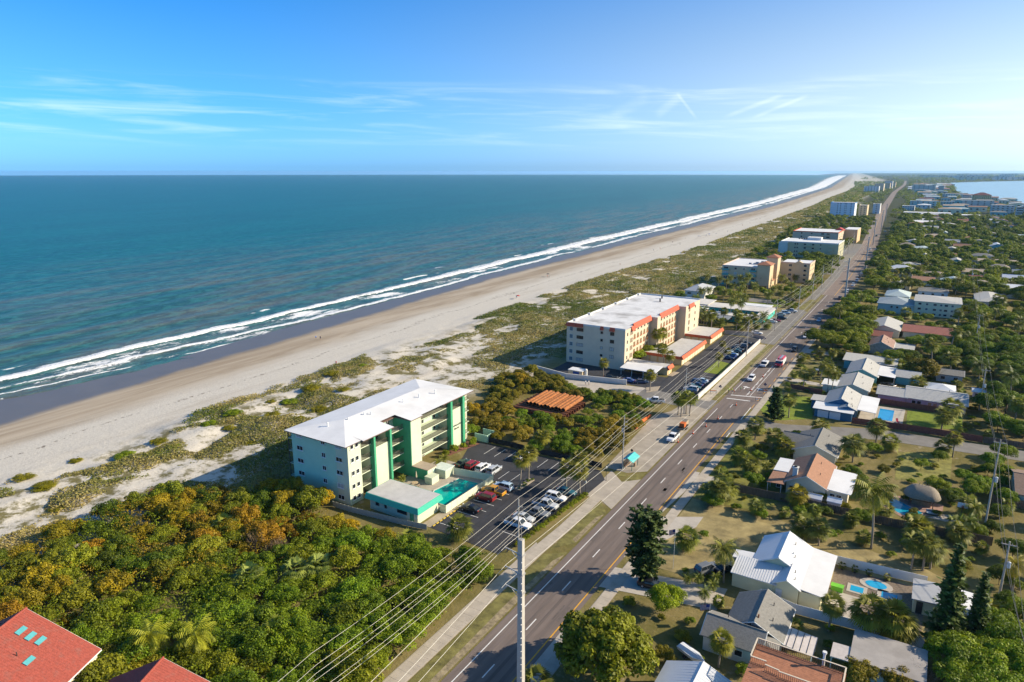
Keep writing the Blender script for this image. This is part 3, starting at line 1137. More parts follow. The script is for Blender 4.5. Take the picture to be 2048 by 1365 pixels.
class Bld:
    """a building: an Empty at its base that parents its parts; coordinates in metres of the place (or local when turned)"""

    def __init__(s, name, label, cat, cx, cy, rz=0.0, group=None, local=False):
        s.root = thing(name, label, cat, (cx, cy, 0), rz, group)
        s.off = (0, 0) if local else (cx, cy)

    def part(s, name, mb, m, parent=None, smooth=False):
        o = mb.build(name, m, parent or s.root, smooth)
        if parent is None or parent is s.root:
            o.location = (-s.off[0], -s.off[1], 0)
        return o

    def box(s, name, x0, x1, y0, y1, z0, z1, m, parent=None):
        if name == 'wall':
            RECTS.append((x0, x1, y0, y1))
        return s.part(name, MB().box(x0, x1, y0, y1, z0, z1), m, parent)

    def window(s, face, u, z, w, h, plane, glass=None, frame=None, mull=0, name='window', sill=False):
        frame, glass = frame or WFR, glass or GLASS
        k = (w, h, frame.name, glass.name, mull, sill)
        if k not in _wm:
            f, t_ = MB(), .07
            a, b = w / 2, h / 2
            for q in ((-a, a, b - t_, b), (-a, a, -b, -b + t_), (-a, -a + t_, -b + t_, b - t_), (a - t_, a, -b + t_, b - t_)):
                f.box(q[0], q[1], -.07, 0, q[2], q[3])
            for i in range(mull):
                c = -a + w * (i + 1) / (mull + 1)
                f.box(c - .035, c + .035, -.055, 0, -b + t_, b - t_)
            if sill:
                f.box(-a - .1, a + .1, -.16, 0, -b - .1, -b - .003)
            g = MB().poly([(-a + t_, -.02, -b + t_), (a - t_, -.02, -b + t_), (a - t_, -.02, b - t_), (-a + t_, -.02, b - t_)])
            _wm[k] = (f.mesh('window', frame), g.mesh('pane', glass))
        o = mesh_object(name, _wm[k][0], s.root)
        x, y = (u, plane) if face[0] == 'y' else (plane, u)
        o.location = (x - s.off[0], y - s.off[1], z)
        o.rotation_euler = (0, 0, FACE[face])
        mesh_object('pane', _wm[k][1], o)
        return o

    def rail(s, p, q, z, h=1.05, m=None, n=None, name='railing'):
        """open railing between two points: top and bottom bars with uprights"""
        b = MB()
        L = math.hypot(q[0] - p[0], q[1] - p[1])
        n = n or max(2, int(L / .24))
        for zz in (z + .1, z + h):
            b.tube((*p, zz), (*q, zz), .05, n=4)
        for i in range(n + 1):
            t_ = i / n
            x, y = p[0] + (q[0] - p[0]) * t_, p[1] + (q[1] - p[1]) * t_
            b.tube((x, y, z), (x, y, z + h), .036, n=4, cap=False)
        return s.part(name, b, m or RAILM)

    def flat(s, x0, x1, y0, y1, h, wall, roof, over=.0, z0=0.0, thick=.25, rname='roof', wname='wall'):
        s.box(wname, x0, x1, y0, y1, z0, h, wall)
        return s.box(rname, x0 - over, x1 + over, y0 - over, y1 + over, h, h + thick, roof)

    def gable(s, x0, x1, y0, y1, h, rise, wall, roof, axis='y', over=.5, z0=0.0, trim=None, t_=.16):
        """walls with gable ends and two roof slopes; axis = direction of the ridge"""
        RECTS.append((x0, x1, y0, y1))
        sw = axis == 'y'
        P = (lambda a, c, z: (a, c, z)) if sw else (lambda a, c, z: (c, a, z))
        a0, a1, c0, c1 = (x0, x1, y0, y1) if sw else (y0, y1, x0, x1)
        am = (a0 + a1) / 2
        b = MB()
        ring = lambda c: [P(a0, c, z0), P(a1, c, z0), P(a1, c, h), P(am, c, h + rise), P(a0, c, h)]
        b.loft([ring(c0), ring(c1)])
        s.part('wall', b, wall)
        k = rise / (am - a0)
        for sg in (-1, 1):
            e = a0 - over if sg < 0 else a1 + over
            ze = h - over * k
            r_ = MB()
            q = lambda c: [P(e, c, ze + .02), P(am, c, h + rise + .02), P(am, c, h + rise + t_ + .04), P(e, c, ze + t_ + .04)]
            r_.loft([q(c0 - over), q(c1 + over)])
            s.part('roof_slope', r_, roof)
        if (c0 + c1) / 2 < 330 or axis == 'x':
            s.part('ridge_cap', MB().tube(P(am, c0 - over, h + rise + t_ + .03), P(am, c1 + over, h + rise + t_ + .03), .11, n=6), roof)
            for u_, v_ in ((.3, .45), (.72, .6)):
                vx, vc = a1 - (a1 - am) * v_, c0 + (c1 - c0) * u_
                vz = h + rise * (1 - abs(vx - am) / (a1 - am))
                s.part('vent_pipe', MB().tube(P(vx, vc, vz), P(vx, vc, vz + .75), .07, n=6), DFR)
            s.part('gutter', MB().tube(P(a1 + over + .05, c0 - over, h - over * k + .06), P(a1 + over + .05, c1 + over, h - over * k + .06), .08, n=5), WFR)
        if trim:
            for c in (c0 - over - .03, c1 + over + .03):
                tb = MB()
                for e in (a0 - over, a1 + over):
                    ze = h - over * k
                    tb.tube(P(e, c, ze + .1), P(am, c, h + rise + .1), .09, n=4)
                s.part('bargeboard', tb, trim)

    def hip(s, x0, x1, y0, y1, h, rise, wall, roof, over=.6, z0=0.0, ridge=None, fascia=None):
        s.box('wall', x0, x1, y0, y1, z0, h, wall)
        X0, X1, Y0, Y1 = x0 - over, x1 + over, y0 - over, y1 + over
        w, d_ = X1 - X0, Y1 - Y0
        xm, ym = (X0 + X1) / 2, (Y0 + Y1) / 2
        if d_ >= w:
            A, B = (xm, Y0 + w / 2), (xm, Y1 - w / 2)
        else:
            A, B = (X0 + d_ / 2, ym), (X1 - d_ / 2, ym)
        z1, z2 = h + .14, h + .14 + rise
        c = [(X0, Y0, z1), (X1, Y0, z1), (X1, Y1, z1), (X0, Y1, z1)]
        a, b_ = (*A, z2), (*B, z2)
        if d_ >= w:
            fs = ([c[0], c[1], a], [c[1], c[2], b_, a], [c[2], c[3], b_], [c[3], c[0], a, b_])
        else:
            fs = ([c[0], c[1], b_, a], [c[1], c[2], b_], [c[2], c[3], a, b_], [c[3], c[0], a])
        for f in fs:
            s.part('roof_slope', MB().poly(f), roof)
        s.box('fascia', X0 + .02, X1 - .02, Y0 + .02, Y1 - .02, h, h + .13, fascia or WFR)

    def seams(s, p0, p1, q0, q1, n, m):
        """standing seams from eave (p0-p1) to ridge (q0-q1)"""
        b = MB()
        p0, p1, q0, q1 = map(Vector, (p0, p1, q0, q1))
        for i in range(n + 1):
            t_ = i / n
            b.tube(p0.lerp(p1, t_), q0.lerp(q1, t_), .04, n=4, cap=False)
        o = s.part('roof_seams', b, m)
        o['kind'] = 'stuff'


def lettering(txt, size, m, parent, loc, rot, shear=0.0, name='lettering', align='CENTER'):
    cu = bpy.data.curves.new(name, 'FONT')
    cu.body = txt
    cu.size = size
    cu.shear = shear
    cu.extrude = .02
    cu.align_x = align
    cu.resolution_u = 3
    cu.materials.append(m)
    tmp = link(bpy.data.objects.new(name, cu))
    bpy.context.view_layer.update()
    me = bpy.data.meshes.new_from_object(tmp.evaluated_get(bpy.context.evaluated_depsgraph_get()))
    bpy.data.objects.remove(tmp)
    o = mesh_object(name, me, parent)
    o.location = loc
    o.rotation_euler = rot
    return o


# ---------------------------------------------------------------- mint green block by the beach
MINT = mat('mint_stucco', (.56, .60, .44), .85, .05, .5, .15, 12, dirt=.10)
MINTS = mat('mint_shade_tint', (.44, .64, .47), .85, .05, .5, .15, 12, dirt=.12)  # front's paint again, with the end wall's cool shade in the colour
GRN = mat('green_fin_paint', (.06, .33, .17), .7, .06, .8)
TEAL = mat('teal_fascia', (.05, .42, .29), .6, .06, 1)
B = Bld('apartment_block', 'five storey mint green apartment block with white hip roof beside the swimming pool', 'building', -109, 117.5)
FL = [-.1, 2.6, 5.62, 8.65, 11.67]
B.box('wall', -117.3, -103.6, 95.9, 139.5, 0, 13.9, MINTS)
B.box('wall', -103.6, -100.1, 95.92, 99.8, 0, 13.9, MINT)
B.part('wall', MB().box(-103.6, -100.1, 103.9, 108.6, 0, 10.5).box(-103.6, -100.1, 103.9, 108.6, 13.1, 13.9), MINT)
B.part('wall', MB().box(-103.6, -100.1, 132.3, 136.7, 0, 10.5).box(-103.6, -100.1, 132.3, 136.7, 13.1, 13.9), MINT)
B.box('wall', -103.6, -100.3, 137.6, 139.48, 0, 13.9, MINT)
for y0, y1 in ((103.35, 103.9), (108.6, 109.2), (131.5, 132.3), (136.7, 137.6)):
    B.box('fin', -100.9, -99.55, y0, y1, 0, 13.88, GRN)
    B.box('wall', -103.6, -100.9, y0, y1, 0, 13.87, MINT)
B.box('stair_tower', -103.6, -98.25, 114.35, 118.0, 0, 14.1, MINT)
B.box('tower_side', -103.6, -98.3, 114.2, 114.345, 0, 14.08, GRN)
B.box('annex', -98.25, -93.6, 114.3, 117.4, 0, 2.6, MINT)
B.box('annex_side', -98.25, -93.65, 114.16, 114.295, 0, 2.55, GRN)
B.box('annex_roof', -98.24, -93.4, 114.1, 117.6, 2.62, 2.74, mat('annex_roof', (.36, .29, .22), .9))
B.window('x+', 116.4, 1.2, .9, 1.9, -93.58, mat('pale_door', (.55, .70, .58), .5), WFR, name='door')
for k, z in enumerate(FL):
    for (y0, y1) in ((99.8, 103.35), (109.2, 114.2), (118.0, 131.5)):
        B.box('balcony_floor', -103.6, -100.5, y0 + .01, y1 - .01, z - .18, z, MINT if k else CONC)
        if k:
            B.rail((-100.6, y0 + .05), (-100.6, y1 - .05), z, 1.05)
    B.box('balcony_floor', -100.3, -99.5, 137.6, 139.3, z - .1, z + .06, MINT)
    B.rail((-99.55, 137.65), (-99.55, 139.3), z + .06, 1.0, n=5)
    for y in (110.4, 119.6, 125.0, 129.6):
        B.window('x+', y, z + 1.15, .95, 2.1, -103.58, DARKIN, WFR, name='door')
    for y in (112.4, 122.2, 127.4):
        B.window('x+', y, z + 1.5, 1.3, 1.2, -103.58, GLASS, WFR, 1)
    B.window('x+', 101.6, z + 1.15, .95, 2.1, -103.58, DARKIN, WFR, name='door')
    zz = z + 1.5
    for y in (97.15, 98.55):
        B.window('x+', y, zz, .95, 1.05, -100.08, GLASS, WFR, 0, sill=True)
    B.window('x+', 138.7, zz + .1, .9, 1.5, -100.28, mat('drawn_curtain', (.5, .42, .25), .8), WFR)
    for x, glass, wd in ((-114.8, GLASSB if k == 4 else GLASS, 1.9), (-107.35, GLASS, 1.15), (-102.7, GLASSB if k in (1, 4) else GLASS, 1.9)):
        if k == 0 and x < -104:
            continue
        B.window('y-', x, zz, wd, 1.05, 95.88, glass, WFR, 1, sill=True)
    # beach side balconies seen edge on
    B.box('balcony_floor', -119.0, -117.3, 96.2, 139, z - .15, z, MINT)
    B.rail((-118.95, 96.2), (-118.95, 139), z, 1.05, n=44)
    B.rail((-118.95, 96.25), (-117.3, 96.25), z, 1.05, n=5)
B.box('balcony_post', -119.0, -118.85, 96.2, 96.35, 0, 13.9, DFR)
for y0, y1 in ((103.9, 108.6), (132.3, 136.7)):
    B.rail((-100.2, y0), (-100.2, y1), 10.5, 1.0)
    B.box('loggia_shade', -103.4, -103.3, y0, y1, 10.5, 13.1, DARKIN)  # dark sheet standing in for the shade inside the recess
# roof: thin eave slab with a low hip above it
B.part('eave', MB().prism([(-118, 94.6), (-99.3, 94.6), (-99.3, 99.2), (-98.6, 99.2), (-98.6, 109), (-102.7, 109), (-102.7, 114), (-97.8, 114), (-97.8, 118.2),
                           (-99.2, 118.2), (-99.2, 126.8), (-98.4, 126.8), (-98.4, 140), (-118, 140)], 13.92, 14.12), mat('eave_brown', (.16, .10, .08), .7))
ry = [(-118.05, 94.55), (-99.2, 94.55), (-98.55, 140.05), (-118.05, 140.05)]
rz0, rz1 = 14.14, 15.5
A_, C_ = (-109, 104, rz1), (-109, 131, rz1)
c = [(*q, rz0) for q in ry]
for f in ([c[0], c[1], A_], [c[2], c[3], C_], [c[3], c[0], A_, C_]):
    B.part('roof_slope', MB().poly(f), ROOFW)
B.part('roof_slope', MB().poly([(-99.2, 94.55, 14.14), (-99.2, 99.2, 14.14), (-102.75, 99.2, 14.62), A_]).poly([(-98.55, 99.2, 14.13), (-98.55, 109, 14.13), (-102.75, 109, 14.62), (-102.75, 99.2, 14.62)]).poly(
    [(-102.75, 99.2, 14.62), (-102.75, 131, 14.62), C_, A_]).poly([(-98.4, 118.2, 14.13), (-98.4, 140.05, 14.13), (-102.75, 131, 14.62), (-102.75, 118.2, 14.62)]).poly([(-98.4, 140.05, 14.13), C_, (-102.75, 131, 14.62)]), ROOFW)
B.part('roof_slope', MB().poly([(-97.75, 114, 14.14), (-97.75, 118.2, 14.14), (-102.75, 118.2, 14.63), (-102.75, 114, 14.63)]), ROOFW)
for x, y in ((-110, 100), (-108.2, 104.5), (-107.5, 109), (-106.6, 110.2), (-106, 121), (-105.2, 126), (-104, 131)):
    B.part('roof_vent', MB().lathe([(.14, 14.5), (.14, 15.65), (.26, 15.7), (.02, 15.9)], 8, (x, y)), WFR)
INK = mat('sign_ink', (.03, .03, .035), .6)
R90 = (math.pi / 2, 0, math.pi / 2)
for txt, sz, y, z in (('Ambassador', .82, 134.5, 5.75), ('Shores', .82, 134.4, 4.85)):
    lettering(txt, sz, INK, B.root, (-100.07 + 109, y - 117.5, z), R90, .35)

# pool house, pool, fences
B = Bld('pool_house', 'low mint pool house with teal fascia and flat grey roof next to the pool', 'building', -89.3, 100.8)
B.box('wall', -95.7, -82.7, 97.3, 104.0, 0, 2.6, MINT)
B.part('fascia', MB().loft([[(-95.9, 97.1, 2.5), (-82.5, 97.1, 2.5), (-82.5, 104.3, 2.5), (-95.9, 104.3, 2.5)], [(-96.6, 96.5, 2.55), (-81.9, 96.5, 2.55), (-81.9, 104.9, 2.55), (-96.6, 104.9, 2.55)],
                            [(-96.3, 96.8, 3.75), (-82.2, 96.8, 3.75), (-82.2, 104.6, 3.75), (-96.3, 104.6, 3.75)]]), TEAL)
B.box('roof', -96.15, -82.35, 96.95, 104.45, 3.752, 3.80, ROOFG)
for x, w in ((-93.6, 1.0), (-91.3, .6), (-86.8, 2.6)):
    B.window('y-', x, 1.7, w, .9, 97.28, GLASS, mat('brown_frame', (.18, .11, .07), .6))
B.window('y-', -84.2, 1.15, 1.0, 2.2, 97.28, GRN, GRN, name='door')
sheet('pool_deck', [(-99.5, 104.4), (-81.2, 104.4), (-80.6, 121.6), (-90.6, 120.3), (-92, 126), (-99, 126)], .035, CONC)
POOLW = mat('pool_water', (.0, .42, .36), .05, .12, .25, .15, 1.5, spec=.5)
P_ = [(-89.3, 111), (-88.2, 119), (-82.6, 119.4), (-82.6, 106.5), (-87.2, 106.5)]
pool = thing('swimming_pool', 'turquoise swimming pool beside the mint pool house', 'pool', (-85.8, 113, 0))
o = MB().prism(ccw([(x + 85.8, y - 113) for x, y in P_]), -.02, .075).build('water', POOLW, pool)
for k in range(5):
    a, b = P_[k], P_[(k + 1) % 5]
    MB().tube((a[0] + 85.8, a[1] - 113, .09), (b[0] + 85.8, b[1] - 113, .09), .16, n=6).build('coping', CONC2, pool)


def panel_fence(name, label, pts, h, m, step=2.4, cat='fence', post=None, t_=.06, slat=None, group=None, zfun=None):
    """a fence: posts with a panel (or single boards) between them"""
    r = thing(name, label, cat, (pts[0][0], pts[0][1], 0), 0, group)
    ox, oy = pts[0]
    for a, b in zip(pts[:-1], pts[1:]):
        L = math.hypot(b[0] - a[0], b[1] - a[1])
        k = max(1, round(L / step))
        ang = math.atan2(b[1] - a[1], b[0] - a[0])
        w = L / k
        pm = MB().box(.04, w - .04, -t_ / 2, t_ / 2, .08, h).mesh('panel', m)
        qm = MB().box(-.06, .06, -.06, .06, 0, h + .06).mesh('post', post or m)
        bm = MB().box(.012, slat - .012, -t_ / 2, t_ / 2, .06, h).mesh('board', m) if slat else None
        for i in range(k):
            x, y = a[0] - ox + (b[0] - a[0]) * i / k, a[1] - oy + (b[1] - a[1]) * i / k
            if slat:
                nb_ = max(1, round(w / slat))
                for j in range(nb_):
                    o = mesh_object('board', bm, r)
                    o.location = (x + math.cos(ang) * j * slat, y + math.sin(ang) * j * slat, PR.uniform(-.04, .03))
                    o.rotation_euler = (0, 0, ang)
            else:
                o = mesh_object('panel', pm, r)
                o.location = (x, y, 0)
                o.rotation_euler = (0, 0, ang)
            if not slat:
                o = mesh_object('post', qm, r)
                o.location = (x, y, 0)
                o.rotation_euler = (0, 0, ang)
    return r


CREAMF = mat('cream_fence', (.66, .68, .50), .8, .08, .8)
panel_fence('pool_fence', 'pale cream panel fence enclosing the turquoise pool', [(-90.4, 120.2), (-80.4, 121.8), (-80.6, 104.0), (-82.2, 104.0)], 1.8, CREAMF, 2.0)
B = Bld('pool_shed', 'small pale flat roofed shed at the corner of the pool fence', 'shed', -92.3, 118.7)
B.flat(-94.2, -90.7, 117.2, 120.3, 2.1, MINT, mat('pale_roof', (.60, .66, .58), .8), .25, thick=.15)
B = Bld('utility_enclosure', 'small pale enclosure in front of the pool shed', 'shed', -93.3, 115.8)
B.flat(-93.5, -91.4, 113.0, 115.6, 1.6, MINT, MINT, .05, thick=.1)
B = Bld('trash_enclosure', 'pale mint walled trash enclosure at the corner of the block', 'wall', -96, 141.5)
B.part('wall', MB().box(-98.6, -94.6, 140.6, 140.8, 0, 2.0).box(-94.8, -94.6, 140.8, 144.5, 0, 2.0).box(-98.6, -94.6, 144.5, 144.7, 0, 2.0), MINTS)
um = thing('patio_umbrella', 'closed beige patio umbrella beside the pool deck table', 'umbrella', (-95.6, 112.5, .04))
MB().lathe([(.03, 0), (.03, 2.6)], 6).build('pole', DFR, um)
MB().lathe([(.05, 1.0), (.24, 1.15), (.10, 2.4), (.01, 2.7)], 8).build('canopy', mat('beige_cloth', (.5, .42, .3), .9), um)
tb = thing('picnic_table', 'round tan picnic table with benches on the pool deck', 'table', (-94.6, 110.8, .04))
MB().lathe([(.75, .70), (.75, .76)], 12).build('tabletop', mat('tan_wood', (.48, .36, .22), .7), tb)
MB().lathe([(.06, 0), (.06, .70)], 6).build('leg', DFR, tb)
for k in range(3):
    a = k * 2.09
    MB().box(-.4, .4, -.14, .14, .40, .45).tilt(Matrix.Translation((1.05 * math.cos(a), 1.05 * math.sin(a), 0)) @ Matrix.Rotation(a + 1.57, 4, 'Z')).build('bench', MATS['tan_wood'], tb)
    MB().tube((1.05 * math.cos(a), 1.05 * math.sin(a), 0), (1.05 * math.cos(a), 1.05 * math.sin(a), .4), .05, n=5).build('bench_leg', DFR, tb)
# the car park
lot = sheet('parking_lot', [(-99.0, 140.4), (-62, 140.6), (-58.8, 136.5), (-59.1, 127.2), (-61.8, 106), (-62.6, 96.5), (-79.8, 97.6), (-79.8, 122.4), (-91, 121), (-94, 128)], .045, LOT)
sheet('kerb_bed', [(-82.0, 97.6), (-79.8, 97.6), (-79.8, 108), (-80.4, 108), (-80.6, 104), (-82.0, 104)], .06, DIRT)
sheet('kerb_bed', [(-100, 126), (-98.6, 126), (-95.8, 139), (-99.5, 139)], .10, mat('mulch', (.20, .09, .06), .95, .3, 2, .6))
WP = LINE


def stall(x0, y0, x1, y1, w=.13, z=.058, parent=None):
    d_ = Vector((x1 - x0, y1 - y0, 0)).normalized()
    q = Vector((-d_.y, d_.x, 0)) * w / 2
    MB().poly([(x0 - q.x, y0 - q.y, z), (x0 + q.x, y0 + q.y, z), (x1 + q.x, y1 + q.y, z), (x1 - q.x, y1 - q.y, z)][::-1]).build('stall_line', WP, parent or lot)


for x in np.arange(-91.2, -66, 3.12):
    stall(x, 134.0, x, 139.4)
for y in (100.1, 103.15, 106.05, 109.0, 112.05, 115.2, 118.2, 121.2):
    stall(-79.2, y, -73.8, y)
for y in np.arange(104, 128, 3.05):
    stall(-66.5, y, -61.6, y - .3)
for x in (-80.2, -77.2):
    stall(x, 123.6, x, 128.6)
stall(-67.5, 131, -64.5, 136.5)
YST = mat('yellow_block', (.62, .42, .05), .8)
for k, y in enumerate(np.arange(98.6, 107.6, 1.15)):
    o = MB().box(-.12, .12, -.38, .38, 0, .14).build('parking_block', YST)
    o.location = (-79.55, y, .045)
    tag(o, 'short yellow painted parking block in the row beside the pool house', 'parking block', 'yellow parking blocks by the pool house')
isl = sheet('planting_island', [(-74.2, 121.2), (-72.8, 121.2), (-72.6, 127.6), (-74.2, 127.6)], .16, DIRT, thick=.14)
# ---------------------------------------------------------------- beige block with red tile trim
BEIGE = mat('beige_stucco', (.60, .50, .36), .85, .06, .4, .15, 12, dirt=.12)
TAN = mat('tan_stucco', (.60, .46, .29), .85, .06, .4, .15, 12, dirt=.1)
RTILE = mat('red_tile', (.50, .085, .035), .7, .15, 2.5, .5, 6, stretch=(1, 1, 3))
B = Bld('apartment_block', 'five storey beige apartment block with red tile trim and white flat roof', 'building', -101, 259)
Y0, Y1, XW = 223.0, 297.0, -113.6
ZR = 14.8
secs = [(223.0, 231.0, -90.2), (231.0, 250.5, -91.2), (250.5, 254.0, -88.2), (254.0, 277.5, -89.2), (277.5, 297.0, -85.6)]
for y0, y1, x1 in secs:
    B.box('wall', XW, x1, y0, y1, 0, ZR - .02, BEIGE)
B.part('roof', MB().prism([(XW + .3, Y0 + .3), (-90.5, Y0 + .3), (-90.5, 231), (-91.5, 231), (-91.5, 250.8), (-88.5, 250.8), (-88.5, 254), (-89.5, 254), (-89.5, 277.8), (-85.9, 277.8), (-85.9, 296.7), (XW + .3, 296.7)], ZR - .015, ZR + .03),
       mat('patched_white_roof', (.66, .65, .63), .8, .12, .35, .2, 6, dirt=.75))
for a, b in (((XW, Y0), (XW + .28, Y1)), ((XW + .28, Y0), (-90.2, Y0 + .28)), ((XW + .28, Y1 - .28), (-85.6, Y1))):
    B.box('parapet', a[0], b[0], a[1], b[1], ZR - .015, ZR + .55, WHITE)


def mansard(p, q, out, z1, z0, m, name='mansard'):
    """sloping tile skirt hung on a wall from p to q, leaning out by 'out' (a vector)"""
    b = MB()
    r_ = lambda s: [(s[0], s[1], z0 + .1), (s[0] + out[0], s[1] + out[1], z0), (s[0] + out[0], s[1] + out[1], z0 + .12), (s[0] + out[0] * .18, s[1] + out[1] * .18, z1), (s[0], s[1], z1)]
    return B.part(name, b.loft([r_(p), r_(q)]), m)


for y0, y1, x in ((232.5, 250.3, -91.2), (255, 277.3, -89.2)):
    mansard((x, y1), (x, y0), (1.1, 0), ZR + .7, ZR - 1.1, RTILE)
mansard((-90.2, 231), (-90.2, 228.4), (.7, 0), ZR + .4, ZR - 1.2, RTILE)
mansard((-85.6, 288), (-85.6, 281), (.7, 0), ZR + .4, ZR - 1.2, RTILE)
for x0, x1 in ((-113.4, -110.0), (-109.9, -106.9), (-99.9, -98.7), (-96.2, -94.3)):
    mansard((x0, Y0), (x1, Y0), (0, -.7), ZR + .5, ZR - .85, RTILE)
mansard((XW, Y0), (XW, Y1), (-.9, 0), ZR + .4, ZR - .9, RTILE)
for k in range(5):
    z = 1.55 + 2.86 * k
    B.window('y-', -111.7, z, 1.5, 1.6, Y0 - .02, mat('balcony_shade', (.10, .16, .18), .3), WFR)
    B.window('y-', -108.1, z, 2.7, 1.25, Y0 - .02, GLASSB if k in (0, 2) else GLASS, DFR, 3)
    if k:
        B.window('y-', -99.3, z, .95, .95, Y0 - .02, GLASSB if k == 2 else GLASS, DFR)
        B.window('y-', -95.2, z, 1.6, 1.3, Y0 - .02, GLASSB if k in (1, 2) else GLASS, DFR, 1)
    B.window('x+', 225.2, z, .7, 1.2, -90.18, GLASS, DFR)
    B.window('x+', 229.0, z, 2.4, 1.9, -90.18, mat('screened_porch', (.24, .17, .11), .6), mat('cream_trim', (.66, .56, .40), .7), 2)
    for (a, b_, xx, n_) in ((233, 249.5, -91.18, 5), (256, 276.5, -89.18, 6)):
        for i in range(n_):
            y = a + (b_ - a) * (i + .5) / n_
            w = 1.9
            if k == 4:
                B.window('x+', y, z - .35, 1.5, .9, xx, DARKIN, mat('cream_trim', (.66, .56, .40), .7))
                continue
            # arched or square porch openings with a low rail wall
            pts = [(-w / 2, -.95), (w / 2, -.95)]
            if k == 3:
                pts += [(w / 2 * math.cos(t_), .25 + .85 * math.sin(t_)) for t_ in np.linspace(0, math.pi, 9)]
            else:
                pts += [(w / 2, .95), (-w / 2, .95)]
            op = MB().poly([(xx, y + u, z + v) for u, v in pts])
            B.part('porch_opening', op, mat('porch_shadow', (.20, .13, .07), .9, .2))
            B.box('porch_rail', xx, xx + .12, y - w / 2, y + w / 2, z - .95, z - .25, mat('rust_rail', (.30, .13, .06), .8))
    B.window('x+', 282.5, z, 1.6, 1.9, -85.58, mat('screened_porch', (.24, .17, .11), .6), DFR)
    B.window('x+', 290.5, z, .9, 1.2, -85.58, GLASS, DFR)
for x, y in ((-101, 291), (-99.0, 283)):
    B.part('roof_vent', MB().lathe([(.35, ZR), (.35, ZR + 1.2), (.5, ZR + 1.25), (.05, ZR + 1.6)], 10, (x, y)), DFR)
for y in np.arange(228, 296, 13.0):
    B.box('scupper', XW - .2, XW + 1.1, y, y + 1.6, ZR + .1, ZR + .75, WHITE)

GBODY = mat('garage_stucco', (.66, .50, .26), .85, .06, .5, .15, 12, dirt=.1)
GDOOR = mat('garage_door', (.70, .62, .46), .7, .05, 1)
OTRIM = mat('orange_trim', (.52, .105, .035), .7, .12, 2, .4, 6)


def garage_row(label, x0, x1, y0, y1, notch=None, doors='x+'):
    global B
    B = Bld('garage_block', label, 'garage', (x0 + x1) / 2, (y0 + y1) / 2, group='flat roofed garages with red trim')
    if notch:
        nx, ny = notch
        out = [(x0, y0), (x1, y0), (x1, y1), (nx, y1), (nx, ny), (x0, ny)]
        B.part('wall', MB().prism(out, 0, 2.9), GBODY)
        B.part('roof', MB().prism(out, 2.905, 3.02), ROOFG)
    else:
        B.box('wall', x0, x1, y0, y1, 0, 2.9, GBODY)
        B.box('roof', x0, x1, y0, y1, 2.905, 3.02, ROOFG)
    mansard((x1, y1), (x1, y0 - .6), (.8, 0), 3.6, 2.35, OTRIM, 'tile_skirt')
    mansard((x0, y0), (x1, y0), (0, -.6), 3.3, 2.35, OTRIM, 'tile_skirt')
    n_ = int((y1 - y0 - .6) / 3.0)
    for i in range(n_):
        B.box('garage_door', x1 - .02, x1 + .04, y0 + .7 + i * (y1 - y0 - .6) / n_, y0 + .7 + i * (y1 - y0 - .6) / n_ + 2.4, .05, 2.25, GDOOR)
    for i in range(int((x1 - x0) / 3.2)):
        B.box('garage_door', x0 + .5 + i * 3.2, x0 + 2.9 + i * 3.2, y0 - .04, y0 + .02, .05, 2.25, GDOOR)


garage_row('L shaped garage block with red tile skirt in front of the beige block', -90.4, -74.6, 240.5, 270.0, (-84.5, 250.0))
garage_row('garage block with red tile skirt beyond the L shaped garages', -92.5, -74.8, 278.2, 296.5)
B = Bld('carport', 'white roofed carport with red tiled end nearest the beach path wall', 'carport', -82.5, 224.5)
B.box('wall', -88.8, -74.8, 225.4, 230.0, 0, 2.6, GBODY)
B.box('roof', -89.6, -74.9, 225.2, 230.6, 2.62, 2.8, ROOFG)
B.part('canopy', MB().loft([[(-89.6, 217.6, 2.4), (-76.4, 217.6, 2.4), (-76.4, 217.6, 2.58), (-89.6, 217.6, 2.58)], [(-89.6, 225.18, 2.9), (-76.4, 225.18, 2.9), (-76.4, 225.18, 3.08), (-89.6, 225.18, 3.08)]]), ROOFW)
for x in (-89.2, -85.2, -81.0, -76.8):
    B.part('post', MB().tube((x, 218.0, 0), (x, 218.0, 2.4), .08, n=6), WFR)
mansard((-74.8, 230.2), (-74.8, 224.9), (.9, 0), 3.3, 2.1, OTRIM, 'tile_skirt')
B.box('door', -74.8, -74.74, 227, 228, 0, 2.05, GDOOR)
lot2 = sheet('parking_lot', [(-113, 208.5), (-96, 207.0), (-82, 208.4), (-58.2, 205.5), (-58.2, 298), (-74, 298), (-74, 272), (-74, 222.8), (-113, 222.8)], .045, LOT)
for x in np.arange(-88, -76, 2.9):
    stall(x, 212.8, x, 217.4, parent=lot2)
for y in np.arange(209, 232, 2.75):
    stall(-64.8, y, -59.4, y, parent=lot2)
sheet('planting_bed', [(-65, 236), (-59, 236), (-59, 252), (-65, 254)], .10, LAWN, thick=.08)
sheet('planting_bed', [(-74.4, 225), (-72.8, 225), (-72.2, 231), (-74.4, 231)], .10, DIRT, thick=.08)
sheet('planting_bed', [(-74.2, 241), (-72.6, 241), (-72.6, 247), (-74.2, 247)], .10, DIRT, thick=.08)
sheet('planting_bed', [(-74.0, 203), (-71.6, 207), (-72.5, 212), (-76, 208)], .10, DIRT, thick=.08)
WALLW = mat('white_wall_paint', (.62, .60, .55), .85, .08, .5, .2, 10, dirt=.25)


